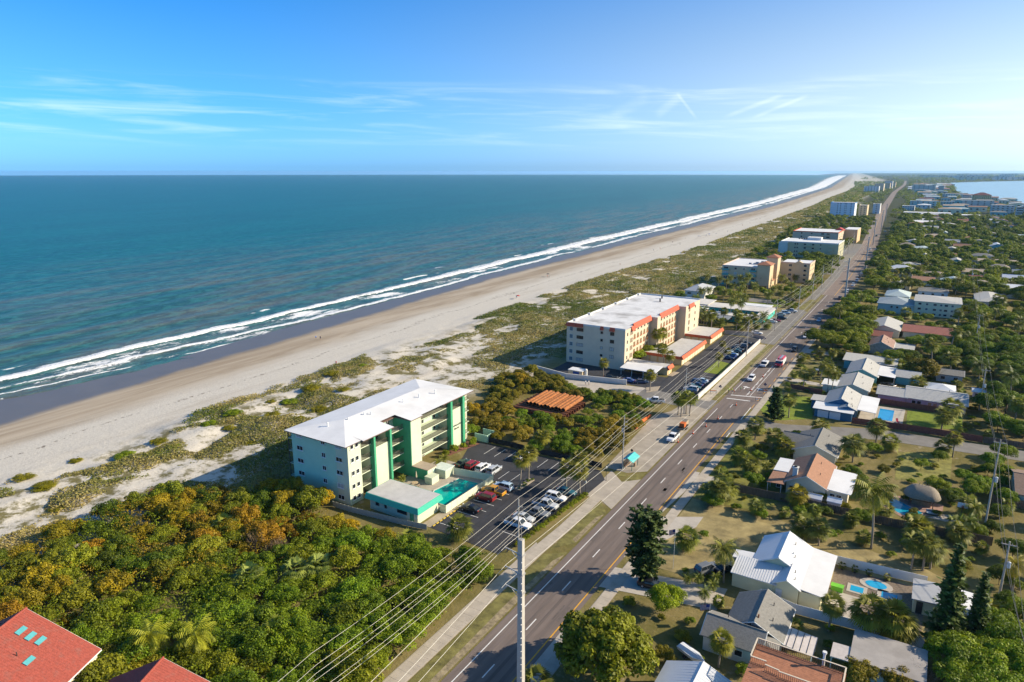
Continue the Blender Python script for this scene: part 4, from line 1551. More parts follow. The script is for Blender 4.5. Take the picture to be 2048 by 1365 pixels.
def long_wall(label, pts, h, t_=.25, m=None, step=6.0, name='boundary_wall', cap=True):
    r = thing(name, label, 'wall', (*pts[0], 0))
    ox, oy = pts[0]
    for a, b in zip(pts[:-1], pts[1:]):
        L = math.hypot(b[0] - a[0], b[1] - a[1])
        ang = math.atan2(b[1] - a[1], b[0] - a[0])
        k = max(1, round(L / step))
        pm = MB().box(.0, L / k - .03, -t_ / 2, t_ / 2, 0, h).mesh('wall_section', m or WALLW)
        cm_ = MB().box(0, L / k, -t_ * .65, t_ * .65, h, h + .1).mesh('coping', m or WALLW)
        for i in range(k):
            for me in (pm, cm_):
                o = mesh_object(me.name.split('.')[0], me, r)
                o.location = (a[0] - ox + (b[0] - a[0]) * i / k, a[1] - oy + (b[1] - a[1]) * i / k, 0)
                o.rotation_euler = (0, 0, ang)
    return r


long_wall('long white wall between the roadside walk and the beige block car park', [(-57.7, 205), (-57.7, 292)], 1.5)
long_wall('white wall running along the beach path beside the beige block', [(-82.8, 207.6), (-103.5, 203.4), (-117, 206.6)], 1.7)
long_wall('low grey wall behind the garages towards the teal motel', [(-74.5, 299.6), (-63, 302)], 1.7, m=CONC)
long_wall('short low wall by the motel entrance', [(-62.5, 301.5), (-57.2, 299)], 1.2, m=CONC)
B = Bld('sign_shed', 'small tan shed with a blue sign behind the white wall', 'shed', -101.2, 207.5)
B.flat(-104.0, -98.6, 206.0, 209.5, 2.5, TAN, ROOFW, .15, thick=.12)
sg = B.box('sign', -102.2, -99.8, 205.9, 205.97, 1.3, 2.2, mat('blue_sign', (.02, .06, .22), .6))
B.part('tank', MB().lathe([(.6, 0), (.6, 2.9), (.3, 3.2)], 10, (-98.0, 207.6)), WHITE)

# ---------------------------------------------------------------- teal motel
MTEAL = mat('motel_teal', (.03, .34, .30), .8, .08, .6)
MTEAL2 = mat('motel_aqua', (.06, .50, .42), .8, .08, .6)
MROOF = mat('motel_roof', (.62, .58, .52), .85, .08, .4, dirt=.3)
B = Bld('motel_wing', 'long low teal motel wing with pale roof behind the palms', 'motel', -86, 334, group='low teal motel wings')
B.flat(-93.5, -67, 327.5, 333.5, 2.8, MTEAL, MROOF, .9, thick=.3)
for x in np.arange(-92, -69, 3.3):
    B.window('y-', x, 1.4, 1.2, 1.2, 327.48, GLASS, WFR)
B = Bld('motel_wing', 'rear teal motel wing with broad pale roof', 'motel', -86, 347, group='low teal motel wings')
B.flat(-104, -68, 344, 355.5, 2.9, MTEAL, MROOF, .8, thick=.3)
for x in np.arange(-102, -70, 3.3):
    B.window('y-', x, 1.5, 1.2, 1.2, 343.98, GLASS, WFR)
B = Bld('motel_wing', 'aqua motel wing with its end wall facing the road', 'motel', -66.4, 343, group='low teal motel wings')
B.flat(-68, -64.5, 331, 356, 3.0, MTEAL2, MROOF, .7, thick=.35)
for y in np.arange(334, 354, 4):
    B.window('x+', y, 1.5, 1.4, 1.2, -64.48, GLASS, WFR)
B = Bld('motel_wing', 'taller teal motel wing beside the beige block end', 'motel', -104, 352, group='low teal motel wings')
B.flat(-111, -96, 346, 360, 3.4, MTEAL, MROOF, .8, thick=.3)
B = Bld('motel_lobby', 'brown two storey motel lobby with white flat roof and a mural', 'motel', -96, 322)
B.flat(-103.5, -90.5, 318.5, 329, 5.0, mat('brown_stucco', (.26, .16, .10), .85, .08, .5), ROOFW, .3, thick=.25)
for x in (-100.5, -99.4, -98.3):
    B.window('y-', x, 3.3, .9, 1.3, 318.48, WFR, WFR)
B.box('mural', -90.5, -90.4, 321, 326, .4, 4.4, mat('mural_paint', (.42, .30, .20), .8, .9, .6))
B = Bld('motel_canopy', 'grey shade canopy in front of the motel lobby', 'canopy', -84, 322)
B.part('roof', MB().loft([[(-90, 317.5, 2.5), (-78, 317.5, 2.5), (-78, 317.5, 2.62), (-90, 317.5, 2.62)], [(-90, 325, 3.0), (-78, 325, 3.0), (-78, 325, 3.12), (-90, 325, 3.12)]]), mat('grey_canvas', (.22, .24, .26), .9))
for x in (-89.5, -84, -78.5):
    B.part('post', MB().tube((x, 318, 0), (x, 318, 2.5), .07, n=5), DFR)
B = Bld('long_shed', 'white roofed long shed behind the teal motel', 'building', -74.5, 361)
B.flat(-82, -67.5, 358.5, 364.5, 2.8, WHITE, ROOFW, .4, thick=.2)
B = Bld('beach_house', 'white house with grey hip roof among palms behind the motel', 'house', -112, 387)
B.hip(-117.5, -106.5, 377, 397, 4.6, 2.4, WHITE, mat('grey_shingle', (.40, .41, .43), .9, .12, 1.5, .4, 9), .7)
for x in (-115.6, -114.6, -110.2):
    B.window('y-', x, 3.2, .95, .9, 376.98, GLASS, DFR)

# ---------------------------------------------------------------- tan block with tile roofed tower
TANB = mat('buff_stucco', (.60, .46, .28), .85, .06, .35, dirt=.12)
BALT = mat('aqua_balcony', (.10, .34, .30), .6, .1, 1)
TILE = mat('brown_tile', (.36, .15, .08), .8, .15, 2, .4, 6)
B = Bld('apartment_block', 'four storey buff apartment block with tile roofed tower and aqua balconies', 'building', -90, 462)
B.box('wall', -113, -90.0, 436, 478, 0, 12.3, TANB)
B.box('roof', -112.7, -90.2, 436.3, 477.8, 12.302, 12.35, ROOFW)
B.part('parapet', MB().box(-113.1, -90, 435.9, 436.25, 12.0, 12.75).box(-113.1, -112.75, 436.25, 478, 12.0, 12.75).box(-112.75, -90, 477.7, 478.05, 12.0, 12.75), mat('rose_trim', (.58, .42, .34), .8))
B.hip(-91.5, -84.0, 435.5, 446, 14.2, 1.8, TANB, TILE, .7, fascia=TILE)
B.hip(-90, -83.5, 455, 464, 16.8, 1.8, TANB, TILE, .7, fascia=TILE)
B.box('wall', -84.0, -66.5, 470, 490, 0, 12.4, TANB)
B.box('roof', -83.8, -66.7, 470.2, 489.8, 12.402, 12.45, ROOFW)
B.part('parapet', MB().box(-84, -66.4, 469.8, 470.2, 12.1, 12.9).box(-66.7, -66.3, 470.2, 490, 12.1, 12.9), mat('rose_trim', (.58, .42, .34), .8))
B.part('gable_trim', MB().loft([[(-77, 469.7, 12.0), (-69.5, 469.7, 12.0), (-73.2, 469.7, 14.0)], [(-77, 472, 12.0), (-69.5, 472, 12.0), (-73.2, 472, 14.0)]]), TANB)
B.hip(-90, -84, 446, 452, 3.6, 1.2, TANB, TILE, .6, fascia=TILE)
for k in range(4):
    z = 1.7 + 3.0 * k
    for x in (-110.6, -94.0):
        B.window('y-', x, z, 2.6, 2.1, 435.98, GLASSB if k == 2 else GLASS, WFR, 1)
        B.box('balcony', x - 2.0, x + 2.0, 434.6, 435.95, z - 1.15, z - .15, BALT)
    for x in (-104.6, -99.5):
        B.window('y-', x, z + .2, 1.6 if x < -100 else .9, 1.4, 435.98, GLASSB if k == 2 else GLASS, WFR)
    for x in (-78.3,):
        B.window('y-', x, z + .2, 1.9, 1.6, 469.98, GLASS, WFR, 1)
    B.window('y-', -69.3, z + .1, 1.8, 2.0, 469.98, GLASS, WFR)
    B.box('balcony', -70.6, -68, 469.0, 469.95, z - 1.1, z - .2, TANB)
    for y in (474, 480, 486):
        B.window('x+', y, z + .2, 1.4, 1.4, -66.48, GLASS, WFR)
for i, (x, y) in enumerate(((-100, 450), (-97, 450), (-97, 456), (-94, 456), (-95, 462), (-93, 463), (-76, 482))):
    B.box('air_conditioner', x, x + 1.6, y, y + 1.0, 12.36, 13.3, mat('grey_unit', (.25, .25, .26), .6))
long_wall('low dark hedge wall in front of the buff block', [(-108, 428), (-84, 430)], 2.2, .6, mat('hedge_wall', (.10, .07, .04), .9, .4, 2), name='garden_wall')


def slab_block(label, x0, x1, y0, y1, h, wall, floors, cols, xcols=0, trim=None, roof=None, group=None, balc=None, glass=None):
    """mid-distance block of flats: walls, parapet, flat roof and rows of windows"""
    global B
    B = Bld('apartment_block', label, 'building', (x0 + x1) / 2, (y0 + y1) / 2, group=group)
    B.box('wall', x0, x1, y0, y1, 0, h, wall)
    B.box('roof', x0 + .3, x1 - .3, y0 + .3, y1 - .3, h + .002, h + .05, roof or ROOFW)
    B.part('parapet', MB().box(x0 - .05, x1 + .05, y0 - .05, y0 + .3, h - .3, h + .6).box(x0 - .05, x0 + .3, y0 + .3, y1, h - .3, h + .6).box(x1 - .3, x1 + .05, y0 + .3, y1, h - .3, h + .6), trim or wall)
    fh = h / floors
    for k in range(floors):
        for x, w in cols:
            B.window('y-', x0 + (x1 - x0) * x, fh * (k + .55), w, fh * .45, y0 - .02, glass or GLASS, WFR)
        if balc:
            for x, w in balc:
                X_ = x0 + (x1 - x0) * x
                B.box('balcony', X_ - w / 2, X_ + w / 2, y0 - 1.2, y0 - .02, fh * k + .1, fh * k + 1.1, wall)
        for i in range(xcols):
            B.window('x+', y0 + (y1 - y0) * (i + .5) / xcols, fh * (k + .55), 1.6, fh * .45, x1 + .02, glass or GLASS, WFR)
    return B


OLIVE = mat('olive_stucco', (.44, .42, .27), .85, .06, .3, dirt=.12)
slab_block('four storey olive cream block of flats with white roof beyond the buff one', -112, -67, 615, 652, 12.3, OLIVE, 4,
           [(.26, 1.4), (.30, 1.4), (.43, 2.0), (.57, 2.0), (.70, 1.0)], 4, WHITE, balc=[(.50, 8.5), (.87, 3.5)])
B.box('stair_porch', -113.2, -106, 613.5, 615.9, 0, 12, mat('pale_teal', (.42, .52, .50), .8))
B.box('stair_head', -95, -84, 640, 650, 12.4, 14.6, WHITE)
for x in (-103, -101, -99, -97, -94):
    B.box('air_conditioner', x, x + 1.4, 646, 647.2, 12.36, 13.4, DFR)
slab_block('rose trimmed block of flats beyond the olive cream one', -121, -80, 722, 768, 12.8, mat('rose_beige', (.55, .44, .32), .85, .06, .3), 4,
           [(.2, 1.5), (.42, 1.5), (.66, 3.0), (.78, 3.0)], 3, RTILE, balc=[(.72, 7)])
B.box('wall', -80, -68, 768, 800, 0, 13.2, mat('tan_wing', (.60, .42, .24), .85, .06, .3))
B.box('roof', -79.8, -68.2, 768.2, 799.8, 13.21, 13.3, ROOFW)
B.part('roof_gable', MB().loft([[(-88, 757, 12.9), (-79, 757, 12.9), (-83.5, 757, 15.2)], [(-88, 766, 12.9), (-79, 766, 12.9), (-83.5, 766, 15.2)]]), mat('red_metal', (.52, .06, .05), .6))
slab_block('tall white tower block with blue roof edge near the beach', -146, -112, 1175, 1205, 23, mat('white_tower', (.66, .70, .74), .8, .05, .2), 7,
           [(.30, 1.6), (.42, 1.6), (.60, 1.2), (.66, 1.2), (.85, 1.6)], 2, mat('blue_trim', (.05, .24, .52), .6), balc=[(.10, 6)])
slab_block('tan block just behind the white tower block', -110, -98, 1215, 1240, 18, TANB, 6, [(.3, 2), (.7, 2)], 0)
slab_block('low white block beside the white tower', -99, -88, 1330, 1350, 16, WHITE, 5, [(.5, 2)], 0)
far_cols = [(.12, 3), (.3, 3), (.5, 3), (.7, 3), (.88, 3)]
rf = random.Random(3)
for i, (pxx, py, w, dpt, h, m) in enumerate(((1742, 385, 46, 30, 20, WHITE), (1757, 383, 30, 40, 26, BEIGE), (1768, 379, 40, 30, 24, TANB), (1776, 377, 30, 30, 30, WHITE), (1782, 375, 34, 30, 22, TAN), (1748, 380, 40, 26, 16, MINTS))):
    x, y = G(pxx, py)
    slab_block(('pale', 'beige', 'tan', 'white', 'sandy', 'greenish')[i] + ' beachfront block of flats far down the coast road', x - w / 2, x + w / 2, y, y + dpt, h, m, max(4, int(h / 3.2)), far_cols, 0, group='beachfront blocks far down the coast')
# ---------------------------------------------------------------- houses on the inland side
def house(name, label, cx, cy, cat='house', group=None):
    global B
    B = Bld(name, label, cat, cx, cy, group=group)
    return B


def shed_roof(name, x0, x1, y0, y1, z00, z10, z11, z01, m, t_=.14):
    """a flat or sloping roof slab with its own corner heights (SW, SE, NE, NW)"""
    RECTS.append((x0, x1, y0, y1))
    return B.part(name, MB().loft([[(x0, y0, z00), (x1, y0, z10), (x1, y1, z11), (x0, y1, z01)], [(x0, y0, z00 + t_), (x1, y0, z10 + t_), (x1, y1, z11 + t_), (x0, y1, z01 + t_)]]), m)


def posts(pts, h, m=None):
    for x, y in pts:
        B.part('post', MB().tube((x, y, 0), (x, y, h), .07, n=6), m or WFR)


MROOFW = mat('white_metal_roof', (.66, .665, .67), .45, .06, .4, .1, 4, spec=.5, dirt=.1)
YWALL = mat('pale_yellow_wall', (.70, .66, .42), .85, .05, .6, .12, 14)
SHG = mat('grey_shingles', (.215, .205, .185), .95, .18, 2.2, .7, 5, stretch=(1, 1, 2.5))
SHB = mat('brown_shingles', (.33, .175, .11), .95, .16, 2.0, .7, 5)
SHL = mat('light_shingles', (.42, .41, .38), .95, .14, 2.0, .6, 5)
CRW = mat('cream_wall', (.66, .60, .44), .85, .06, .6, .1, 12)
GRW = mat('grey_wall', (.46, .48, .45), .85, .06, .6, .1, 12)
BLW = mat('blue_wall', (.045, .15, .26), .8, .08, .6)
PKW = mat('pink_wall', (.62, .36, .36), .85, .06, .6)
TLW = mat('teal_wall', (.14, .42, .42), .85, .06, .6)
SKY_ = mat('sky_blue_wall', (.13, .45, .62), .8, .06, .6)
PWOOD = mat('grey_fence_wood', (.135, .10, .075), .9, .25, 2, .5, 10, stretch=(1, 1, .3))
RWOOD = mat('red_fence_wood', (.20, .072, .05), .9, .25, 2, .5, 10)
PVC = mat('white_vinyl', (.72, .72, .73), .5, .04, 1)
DECK = mat('red_deck_wood', (.36, .155, .085), .8, .2, 2, .4, 8)
MGREY = mat('grey_metal_roof', (.42, .42, .42), .5, .08, .5, .1, 4)

# yellow house with white metal roofs
house('house', 'pale yellow house with white metal gable roofs beside the white vinyl fence', -15, 116)
B.gable(-20.2, -12.2, 114.2, 123.8, 3.1, 2.0, YWALL, MROOFW, 'y', .4, trim=WFR)
B.gable(-15.9, -12.0, 109.4, 114.1, 3.0, 1.1, YWALL, MROOFW, 'y', .3, trim=WFR)
B.box('wall', -22.7, -15.95, 109.5, 114.15, 0, 2.65, YWALL)
shed_roof('porch_roof', -23.0, -15.4, 109.0, 114.15, 2.7, 2.7, 3.5, 3.5, MROOFW)
B.seams((-22.9, 109.0, 2.86), (-15.5, 109.0, 2.86), (-22.9, 114.1, 3.66), (-15.5, 114.1, 3.66), 18, MROOFW)
shed_roof('porch_roof', -24.0, -20.5, 114.3, 117.2, 2.6, 2.9, 2.9, 2.6, ROOFW)
posts(((-23.8, 114.6), (-23.8, 117)), 2.6)
B.box('wall', -11.95, -8.6, 109.8, 124.0, 0, 2.55, YWALL)
shed_roof('patio_roof', -12.05, -7.9, 109.5, 124.4, 3.0, 2.6, 2.6, 3.0, ROOFW)
B.window('y-', -15.0, 1.05, 1.0, 2.1, 109.38, WFR, WFR, name='door')
B.window('x+', 112, 1.5, 1.1, 1.1, -8.58, GLASS, WFR)
B.part('vent', MB().tube((-14.4, 118, 4.2), (-14.4, 118, 4.8), .12, n=6), WFR)
B.part('vent', MB().tube((-14.0, 114.5, 4.0), (-14.0, 114.5, 4.5), .12, n=6), WFR)
o = MB().box(-.9, .9, -.5, .5, 0, .9).box(-1.0, 1.0, -.6, .6, .9, 1.0).build('patio_grill', mat('lime_cover', (.16, .50, .04), .6))
o.location = (-6.9, 117.5, .03)
tag(o, 'lime green covered patio grill beside the yellow house', 'grill')
sheet('patio', [(-8.4, 108), (5.8, 109.5), (6, 126), (-8, 125)], .028, mat('gravel_patio', (.20, .155, .115), .95, .35, 3, .6, 12))
sheet('patio', [(-8.4, 107.9), (-3.2, 107.9), (-3.2, 117.2), (-8.4, 117.2)], .036, CONC2)
SPA = mat('spa_water', (.02, .36, .62), .08, .1, .5, spec=.5)
for i, (x, y, rx, ry_, lab) in enumerate(((-4.0, 119.6, 1.0, .9, 'small square blue plunge pool beside the palm'), (-1.3, 122.8, 1.7, 1.2, 'oval blue hot tub by the white vinyl fence'), (.9, 120.2, 1.2, 1.0, 'square blue plunge pool on the concrete pad'))):
    q = thing('plunge_pool', lab, 'pool', (x, y, 0))
    n_ = 16 if i == 1 else 4
    ph = 0 if i == 1 else math.pi / 4
    k_ = 1 if i == 1 else 1.414
    ring = [(rx * k_ * math.cos(ph + 2 * math.pi * j / n_), ry_ * k_ * math.sin(ph + 2 * math.pi * j / n_)) for j in range(n_)]
    MB().prism([(a * 1.55, b * 1.55) for a, b in ring], 0, .09).build('surround', CONC2, q)
    MB().prism(ring, .06, .105).build('water', SPA, q)
panel_fence('vinyl_fence', 'white vinyl panel fence behind the gravel patio and plunge pools', [(-12.0, 125.9), (6.2, 127.2)], 1.8, PVC, 2.4)
panel_fence('vinyl_fence', 'white vinyl panel fence between the yellow and the grey shingled house', [(-17.6, 108.2), (-11.8, 106.9), (6.2, 108.3)], 1.8, PVC, 2.4)
for i, x in enumerate((-7.0, -4.9, -2.6, .2)):
    q = thing('potted_plant', ('dark potted plant by the white vinyl fence', 'small potted fern by the white vinyl fence')[i % 2] + (' nearer the grill' if i < 2 else ' nearer the hot tub'), 'plant', (x, 124.9 + .06 * (x + 7), .03))
    MB().lathe([(.22, 0), (.34, .35), (.24, .6)], 10).build('pot', DFR, q)
    V, Fq, L = fan_crown(200 + i, .75, 14, PALM, .4)
    c_ = mesh_object('leaves', np_mesh('leaves', V + [0, 0, .8], Fq, PALM, L), q)
house('shed', 'pale yellow shed with grey roof behind the conical pines', 8.5, 120.5, 'shed')
B.box('wall', 4.3, 11.5, 117.6, 123.6, 0, 2.3, YWALL)
shed_roof('roof', 4.0, 8.0, 117.2, 124.0, 2.45, 2.7, 2.7, 2.45, MGREY)
shed_roof('roof', 8.05, 13.5, 117.0, 124.3, 2.6, 2.3, 2.3, 2.6, ROOFW)
B.window('y-', 5.2, 1.1, .9, 2.1, 117.58, DFR, DFR, name='door')

# grey shingled house
house('house', 'grey shingled house with cross gables and a striped flag on its corner', -17, 97)
B.gable(-19.8, -12.0, 95.0, 103.6, 2.7, 1.9, GRW, SHG, 'y', .45, trim=WFR)
B.gable(-22.2, -14.2, 90.6, 96.6, 2.7, 1.45, GRW, SHG, 'x', .4, trim=WFR)
B.hip(-17.6, -12.2, 91.2, 95.0, 2.6, 1.0, GRW, SHG, .35)
shed_roof('patio_roof', -12.1, -7.5, 94.4, 99.2, 2.55, 2.2, 2.2, 2.55, mat('patio_panel', (.56, .50, .46), .6), .1)
posts(((-7.7, 94.7), (-7.7, 98.9)), 2.2)
for k in range(6):
    B.part('panel_joint', MB().box(-12.1 + k * .92, -12.04 + k * .92, 94.4, 99.2, 2.66 - .07 * k, 2.71 - .07 * k), DFR)
B.part('vent', MB().tube((-15.6, 96, 4.4), (-15.6, 96, 5.2), .13, n=6), mat('rust', (.25, .10, .05), .9))
for x in (-20.5, -17.0):
    B.window('y-', x, 1.5, 1.2, 1.1, 90.58, GLASS, WFR)
B.window('x-', 93, 1.5, 1.2, 1.1, -22.22, GLASS, WFR)
house('storage_canopy', 'weathered grey flat roofed storage building under the pines', 1.5, 100, 'shed')
B.box('wall', -2.6, 6.1, 96.4, 103.0, 0, 2.6, GRW)
shed_roof('roof', -3.0, 6.5, 96.0, 103.5, 2.7, 2.7, 2.9, 2.9, mat('stained_roof', (.36, .33, .30), .9, .15, .4, dirt=.5))
shed_roof('side_roof', -5.4, -3.05, 95.4, 98.9, 2.5, 2.6, 2.6, 2.5, MATS['patio_panel'])
posts(((-5.2, 95.6), (-5.2, 98.7)), 2.5)

# sky blue building with a roof deck
house('deck_house', 'sky blue building topped by a red wood roof deck with railings', -8.5, 83.5)
B.box('wall', -13.8, -3.2, 79.5, 86.6, 0, 6.2, SKY_)
for i in range(24):
    y = 78.6 + i * .37
    B.box('deck_board', -14.1, -2.8, y, y + .35, 6.32, 6.40, DECK)
B.box('deck_beam', -14.0, -2.9, 78.8, 87.2, 6.2, 6.31, mat('deck_beam', (.28, .12, .06), .8))
RB = mat('rail_brown', (.22, .12, .07), .7)


def deck_rail(p, q):
    B.rail(p, q, 6.42, .95, RB, name='railing')
    L = math.hypot(q[0] - p[0], q[1] - p[1])
    ang = math.atan2(q[1] - p[1], q[0] - p[0])
    o = MB().box(0, L, -.09, .09, 7.4, 7.46).build('handrail', mat('pale_rail', (.66, .56, .42), .7), B.root)
    o.location = (p[0] - B.off[0], p[1] - B.off[1], 0)
    o.rotation_euler = (0, 0, ang)


deck_rail((-14.0, 87.3), (-2.9, 87.3))
deck_rail((-2.9, 87.3), (-2.9, 79.0))
deck_rail((-14.0, 83.2), (-14.0, 87.3))
deck_rail((-14.0, 83.1), (-12.0, 83.1))
deck_rail((-10.2, 82.0), (-2.9, 82.0))
deck_rail((-12.0, 82.4), (-10.2, 82.2))
B.window('y-', -12.4, 4.6, 1.0, 1.6, 79.48, GLASS, WFR)
B.part('flue', MB().lathe([(.16, 6.4), (.16, 8.2), (.28, 8.25), (.28, 8.5)], 10, (-5.6, 87.6)), WFR)
house('house', 'low house with ribbed white metal hip roof at the lower edge beside the deck', -19.5, 78)
B.gable(-24.5, -15.0, 72.5, 81.5, 2.8, 1.9, WHITE, MROOFW, 'y', .4, trim=WFR)
B.seams((-14.4, 72.2, 2.8), (-14.4, 81.8, 2.8), (-19.7, 72.2, 4.88), (-19.7, 81.8, 4.88), 16, MROOFW)
B.seams((-24.8, 72.2, 2.84), (-24.8, 81.8, 2.84), (-19.8, 72.2, 4.88), (-19.8, 81.8, 4.88), 16, MROOFW)

# cream house with brown roof, its grey neighbour, the thatched hut
house('house', 'cream house with brown shingle gable roof, white chimney and flat white wings', -17.5, 158)
B.gable(-21.6, -13.6, 151.8, 165.5, 3.0, 2.0, CRW, SHB, 'y', .5, trim=WFR)
B.box('wall', -13.55, -9.2, 152.2, 163.4, 0, 2.7, CRW)
shed_roof('flat_roof', -13.7, -8.5, 151.6, 163.8, 2.95, 2.75, 2.75, 2.95, ROOFW)
B.box('wall', -25.0, -21.65, 157.2, 164.2, 0, 2.6, CRW)
shed_roof('flat_roof', -25.4, -21.4, 156.6, 164.6, 2.7, 2.85, 2.85, 2.7, ROOFW)
shed_roof('porch_roof', -25.4, -21.7, 149.6, 156.4, 2.5, 2.7, 2.7, 2.5, SHB)
posts(((-25.2, 149.9), (-25.2, 153), (-22.4, 149.9)), 2.5)
B.part('chimney', MB().box(-20.8, -19.8, 153.3, 154.3, 3.0, 5.6).box(-20.95, -19.65, 153.15, 154.45, 5.6, 5.8), WHITE)
B.box('flue_cap', -20.6, -20.0, 153.5, 154.1, 5.8, 6.1, DFR)
for x in (-12.2, -10.9):
    B.window('y-', x, 1.5, 1.05, 1.1, 152.18, GLASS, WFR)
B.window('y-', -23.2, 1.5, 1.0, 1.1, 151.6, GLASS, WFR)
B.window('y-', -20.5, 1.5, 1.0, 1.1, 151.78, GLASS, WFR)
for i, (x, y) in enumerate(((-15.2, 149.2), (-11.4, 149.6))):
    house('garden_shed', ('white garden shed behind the plank fence by the shrubs', 'small white shed against the cream house wall')[i], x, y, 'shed')
    B.gable(x - 1.3, x + 1.3, y - 1.0, y + 1.0, 1.7, .5, WHITE, PVC, 'x', .15)
house('house', 'grey shingled house with cream walls set back from the side street corner', -19, 178)
B.gable(-23.6, -14.1, 172.0, 185.0, 2.9, 1.9, CRW, SHG, 'y', .5, trim=WFR)
B.gable(-27.0, -19.0, 175.5, 182.5, 2.8, 1.5, CRW, SHG, 'x', .4)
B.window('y-', -18.6, 1.5, .9, 1.1, 171.98, GLASS, WFR)
panel_fence('plank_fence', 'long weathered grey plank fence along the vacant lot', [(-32, 146.2), (-20, 146.9), (-2, 146.8), (16.5, 148.8)], 1.9, PWOOD, 2.4, slat=.3)
panel_fence('plank_fence', 'brown plank fence beside the basketball court yard', [(17.5, 170.4), (30, 170)], 1.9, mat('brown_fence_wood', (.26, .16, .10), .9, .25, 2), 2.4, slat=.3)
hut = thing('thatched_hut', 'round ended thatched tiki hut beside the kidney shaped pool', 'hut', (4.4, 161.6, 0))
TH_ = mat('thatch', (.27, .225, .17), .98, .3, 3, .9, 6, stretch=(3, 3, .4))
ov = lambda rx, ry_, z: [((rx * math.cos(a) if abs(math.cos(a)) > .02 else 0) + (1.2 if math.cos(a) > 0 else -1.2), ry_ * math.sin(a), z) for a in np.linspace(0, 2 * math.pi, 20, endpoint=False)]
MB().loft([ov(2.2, 2.7, 1.9), ov(2.35, 2.85, 2.05), ov(1.9, 2.3, 3.0), ov(1.2, 1.4, 3.8), ov(.3, .3, 4.3)]).build('thatch_roof', TH_, hut, True)
for x in (-2.2, 2.2):
    for y in (-1.6, 1.6):
        MB().tube((x, y, 0), (x, y, 2.1), .1, n=6).build('post', BARK, hut)
MB().box(-1.8, 1.8, -1.2, 1.0, 0, 1.1).build('bar_counter', mat('bar_stone', (.26, .20, .12), .9, .3, 2), hut)
for x in (-.7, -.1, .5, 1.0):
    MB().tube((x, .1, 4.1), (x - .1, .1, 4.7), .06, n=5).build('ridge_pole', mat('bamboo', (.45, .36, .25), .8), hut)
pl = [(-1.8, 160.6), (-.2, 160.8), (1.6, 159.4), (4.9, 157.0), (4.2, 155.4), (2.2, 153.6), (.2, 154.6), (-1.4, 157)]
sheet('pool_deck', [(-3, 161.8), (1, 163.5), (8.6, 163.4), (8.4, 158.5), (5.6, 156.0), (3.5, 152.6), (1.5, 152.4), (-2.4, 156)], .03, mat('rose_paving', (.36, .22, .17), .9, .15, 1, .3))
sheet('court', [(5.8, 155.4), (8.6, 158.6), (13.5, 160), (13.5, 155)], .032, CONC)
pool2 = thing('swimming_pool', 'kidney shaped blue pool beside the thatched hut', 'pool', (1.5, 157.3, 0))
MB().prism(ccw([(1.1 * (x - 1.5), 1.1 * (y - 157.3)) for x, y in pl]), 0, .06).build('coping', mat('peach_coping', (.55, .36, .26), .9), pool2)
MB().prism(ccw([(x - 1.5, y - 157.3) for x, y in pl]), .03, .075).build('water', mat('blue_pool_water', (.01, .33, .46), .06, .1, .4, .1, 2, spec=.5), pool2)
bh = thing('basketball_hoop', 'basketball hoop with white backboard on the concrete court', 'basketball hoop', (11.6, 158.2, 0))
MB().tube((0, 0, 0), (0, 0, 3.0), .06, n=6).build('pole', DFR, bh)
MB().box(-.9, .9, -.35, -.3, 2.7, 3.75).build('backboard', WFR, bh)
MB().tube((0, -.35, 3.0), (0, -.8, 3.0), .22, .22, 8, False).build('hoop', mat('hoop_orange', (.6, .12, .03), .5), bh)
lg = thing('daybed', 'white cushioned daybed on the rose paving by the pool', 'lounger', (6.6, 157.4, .03), .2)
MB().box(-1.1, 1.1, -.45, .45, .2, .42).build('cushion', WHITE, lg)
MB().box(-1.2, 1.2, -.5, .5, .08, .2).build('frame', DFR, lg)
MB().box(-1.1, 1.1, .4, .55, .42, .85).build('backrest', mat('grey_cushion', (.3, .3, .32), .9), lg)
for x in (-1, 1):
    MB().box(x - .05, x + .05, -.4, .4, 0, .08).build('foot', DFR, lg)
house('house', 'brown shingled house with pale walls at the frame edge beyond the brown fence', 27, 178)
B.gable(21.8, 33, 171.5, 186, 2.8, 1.8, CRW, mat('dark_brown_shingles', (.22, .15, .11), .95, .15, 2, .6, 5), 'x', .5)

# blue house, pink house, teal house and those behind
house('house', 'navy blue house with light grey gable roof, white garage front and white patio roof', -18, 216)
B.gable(-22.2, -13.4, 213.6, 226.6, 2.9, 2.1, BLW, SHL, 'y', .5, trim=WFR)
B.box('wall', -24.1, -14.2, 208.4, 213.5, 0, 2.5, BLW)
shed_roof('garage_roof', -24.6, -13.8, 207.6, 213.7, 2.6, 2.6, 2.95, 2.95, ROOFW)
B.gable(-17.8, -13.6, 210.8, 213.6, 3.0, .9, BLW, SHL, 'y', .3, trim=WFR)
for x in (-21.8, -18.6):
    B.box('garage_door', x - 1.45, x + 1.45, 208.33, 208.42, .05, 2.15, PVC)
B.box('wall', -26.0, -22.25, 215.6, 220.6, 0, 2.5, BLW)
shed_roof('side_roof', -26.4, -22.2, 215.1, 221.2, 2.65, 2.8, 2.8, 2.65, SHL)
shed_roof('patio_roof', -13.3, -8.4, 211.4, 226.8, 3.0, 2.7, 2.7, 3.0, ROOFW)
posts(((-8.7, 211.8), (-8.7, 219), (-8.7, 226.4)), 2.7)
sheet('pool_deck', [(-13, 210.5), (-1.6, 211), (-1.4, 228.5), (-13, 228)], .028, CONC2)
pool3 = thing('swimming_pool', 'bright blue rectangular pool behind the navy house', 'pool', (-6.1, 220.5, 0))
MB().box(-2.2, 2.2, -5.6, 5.6, 0, .06).build('coping', CONC2, pool3)
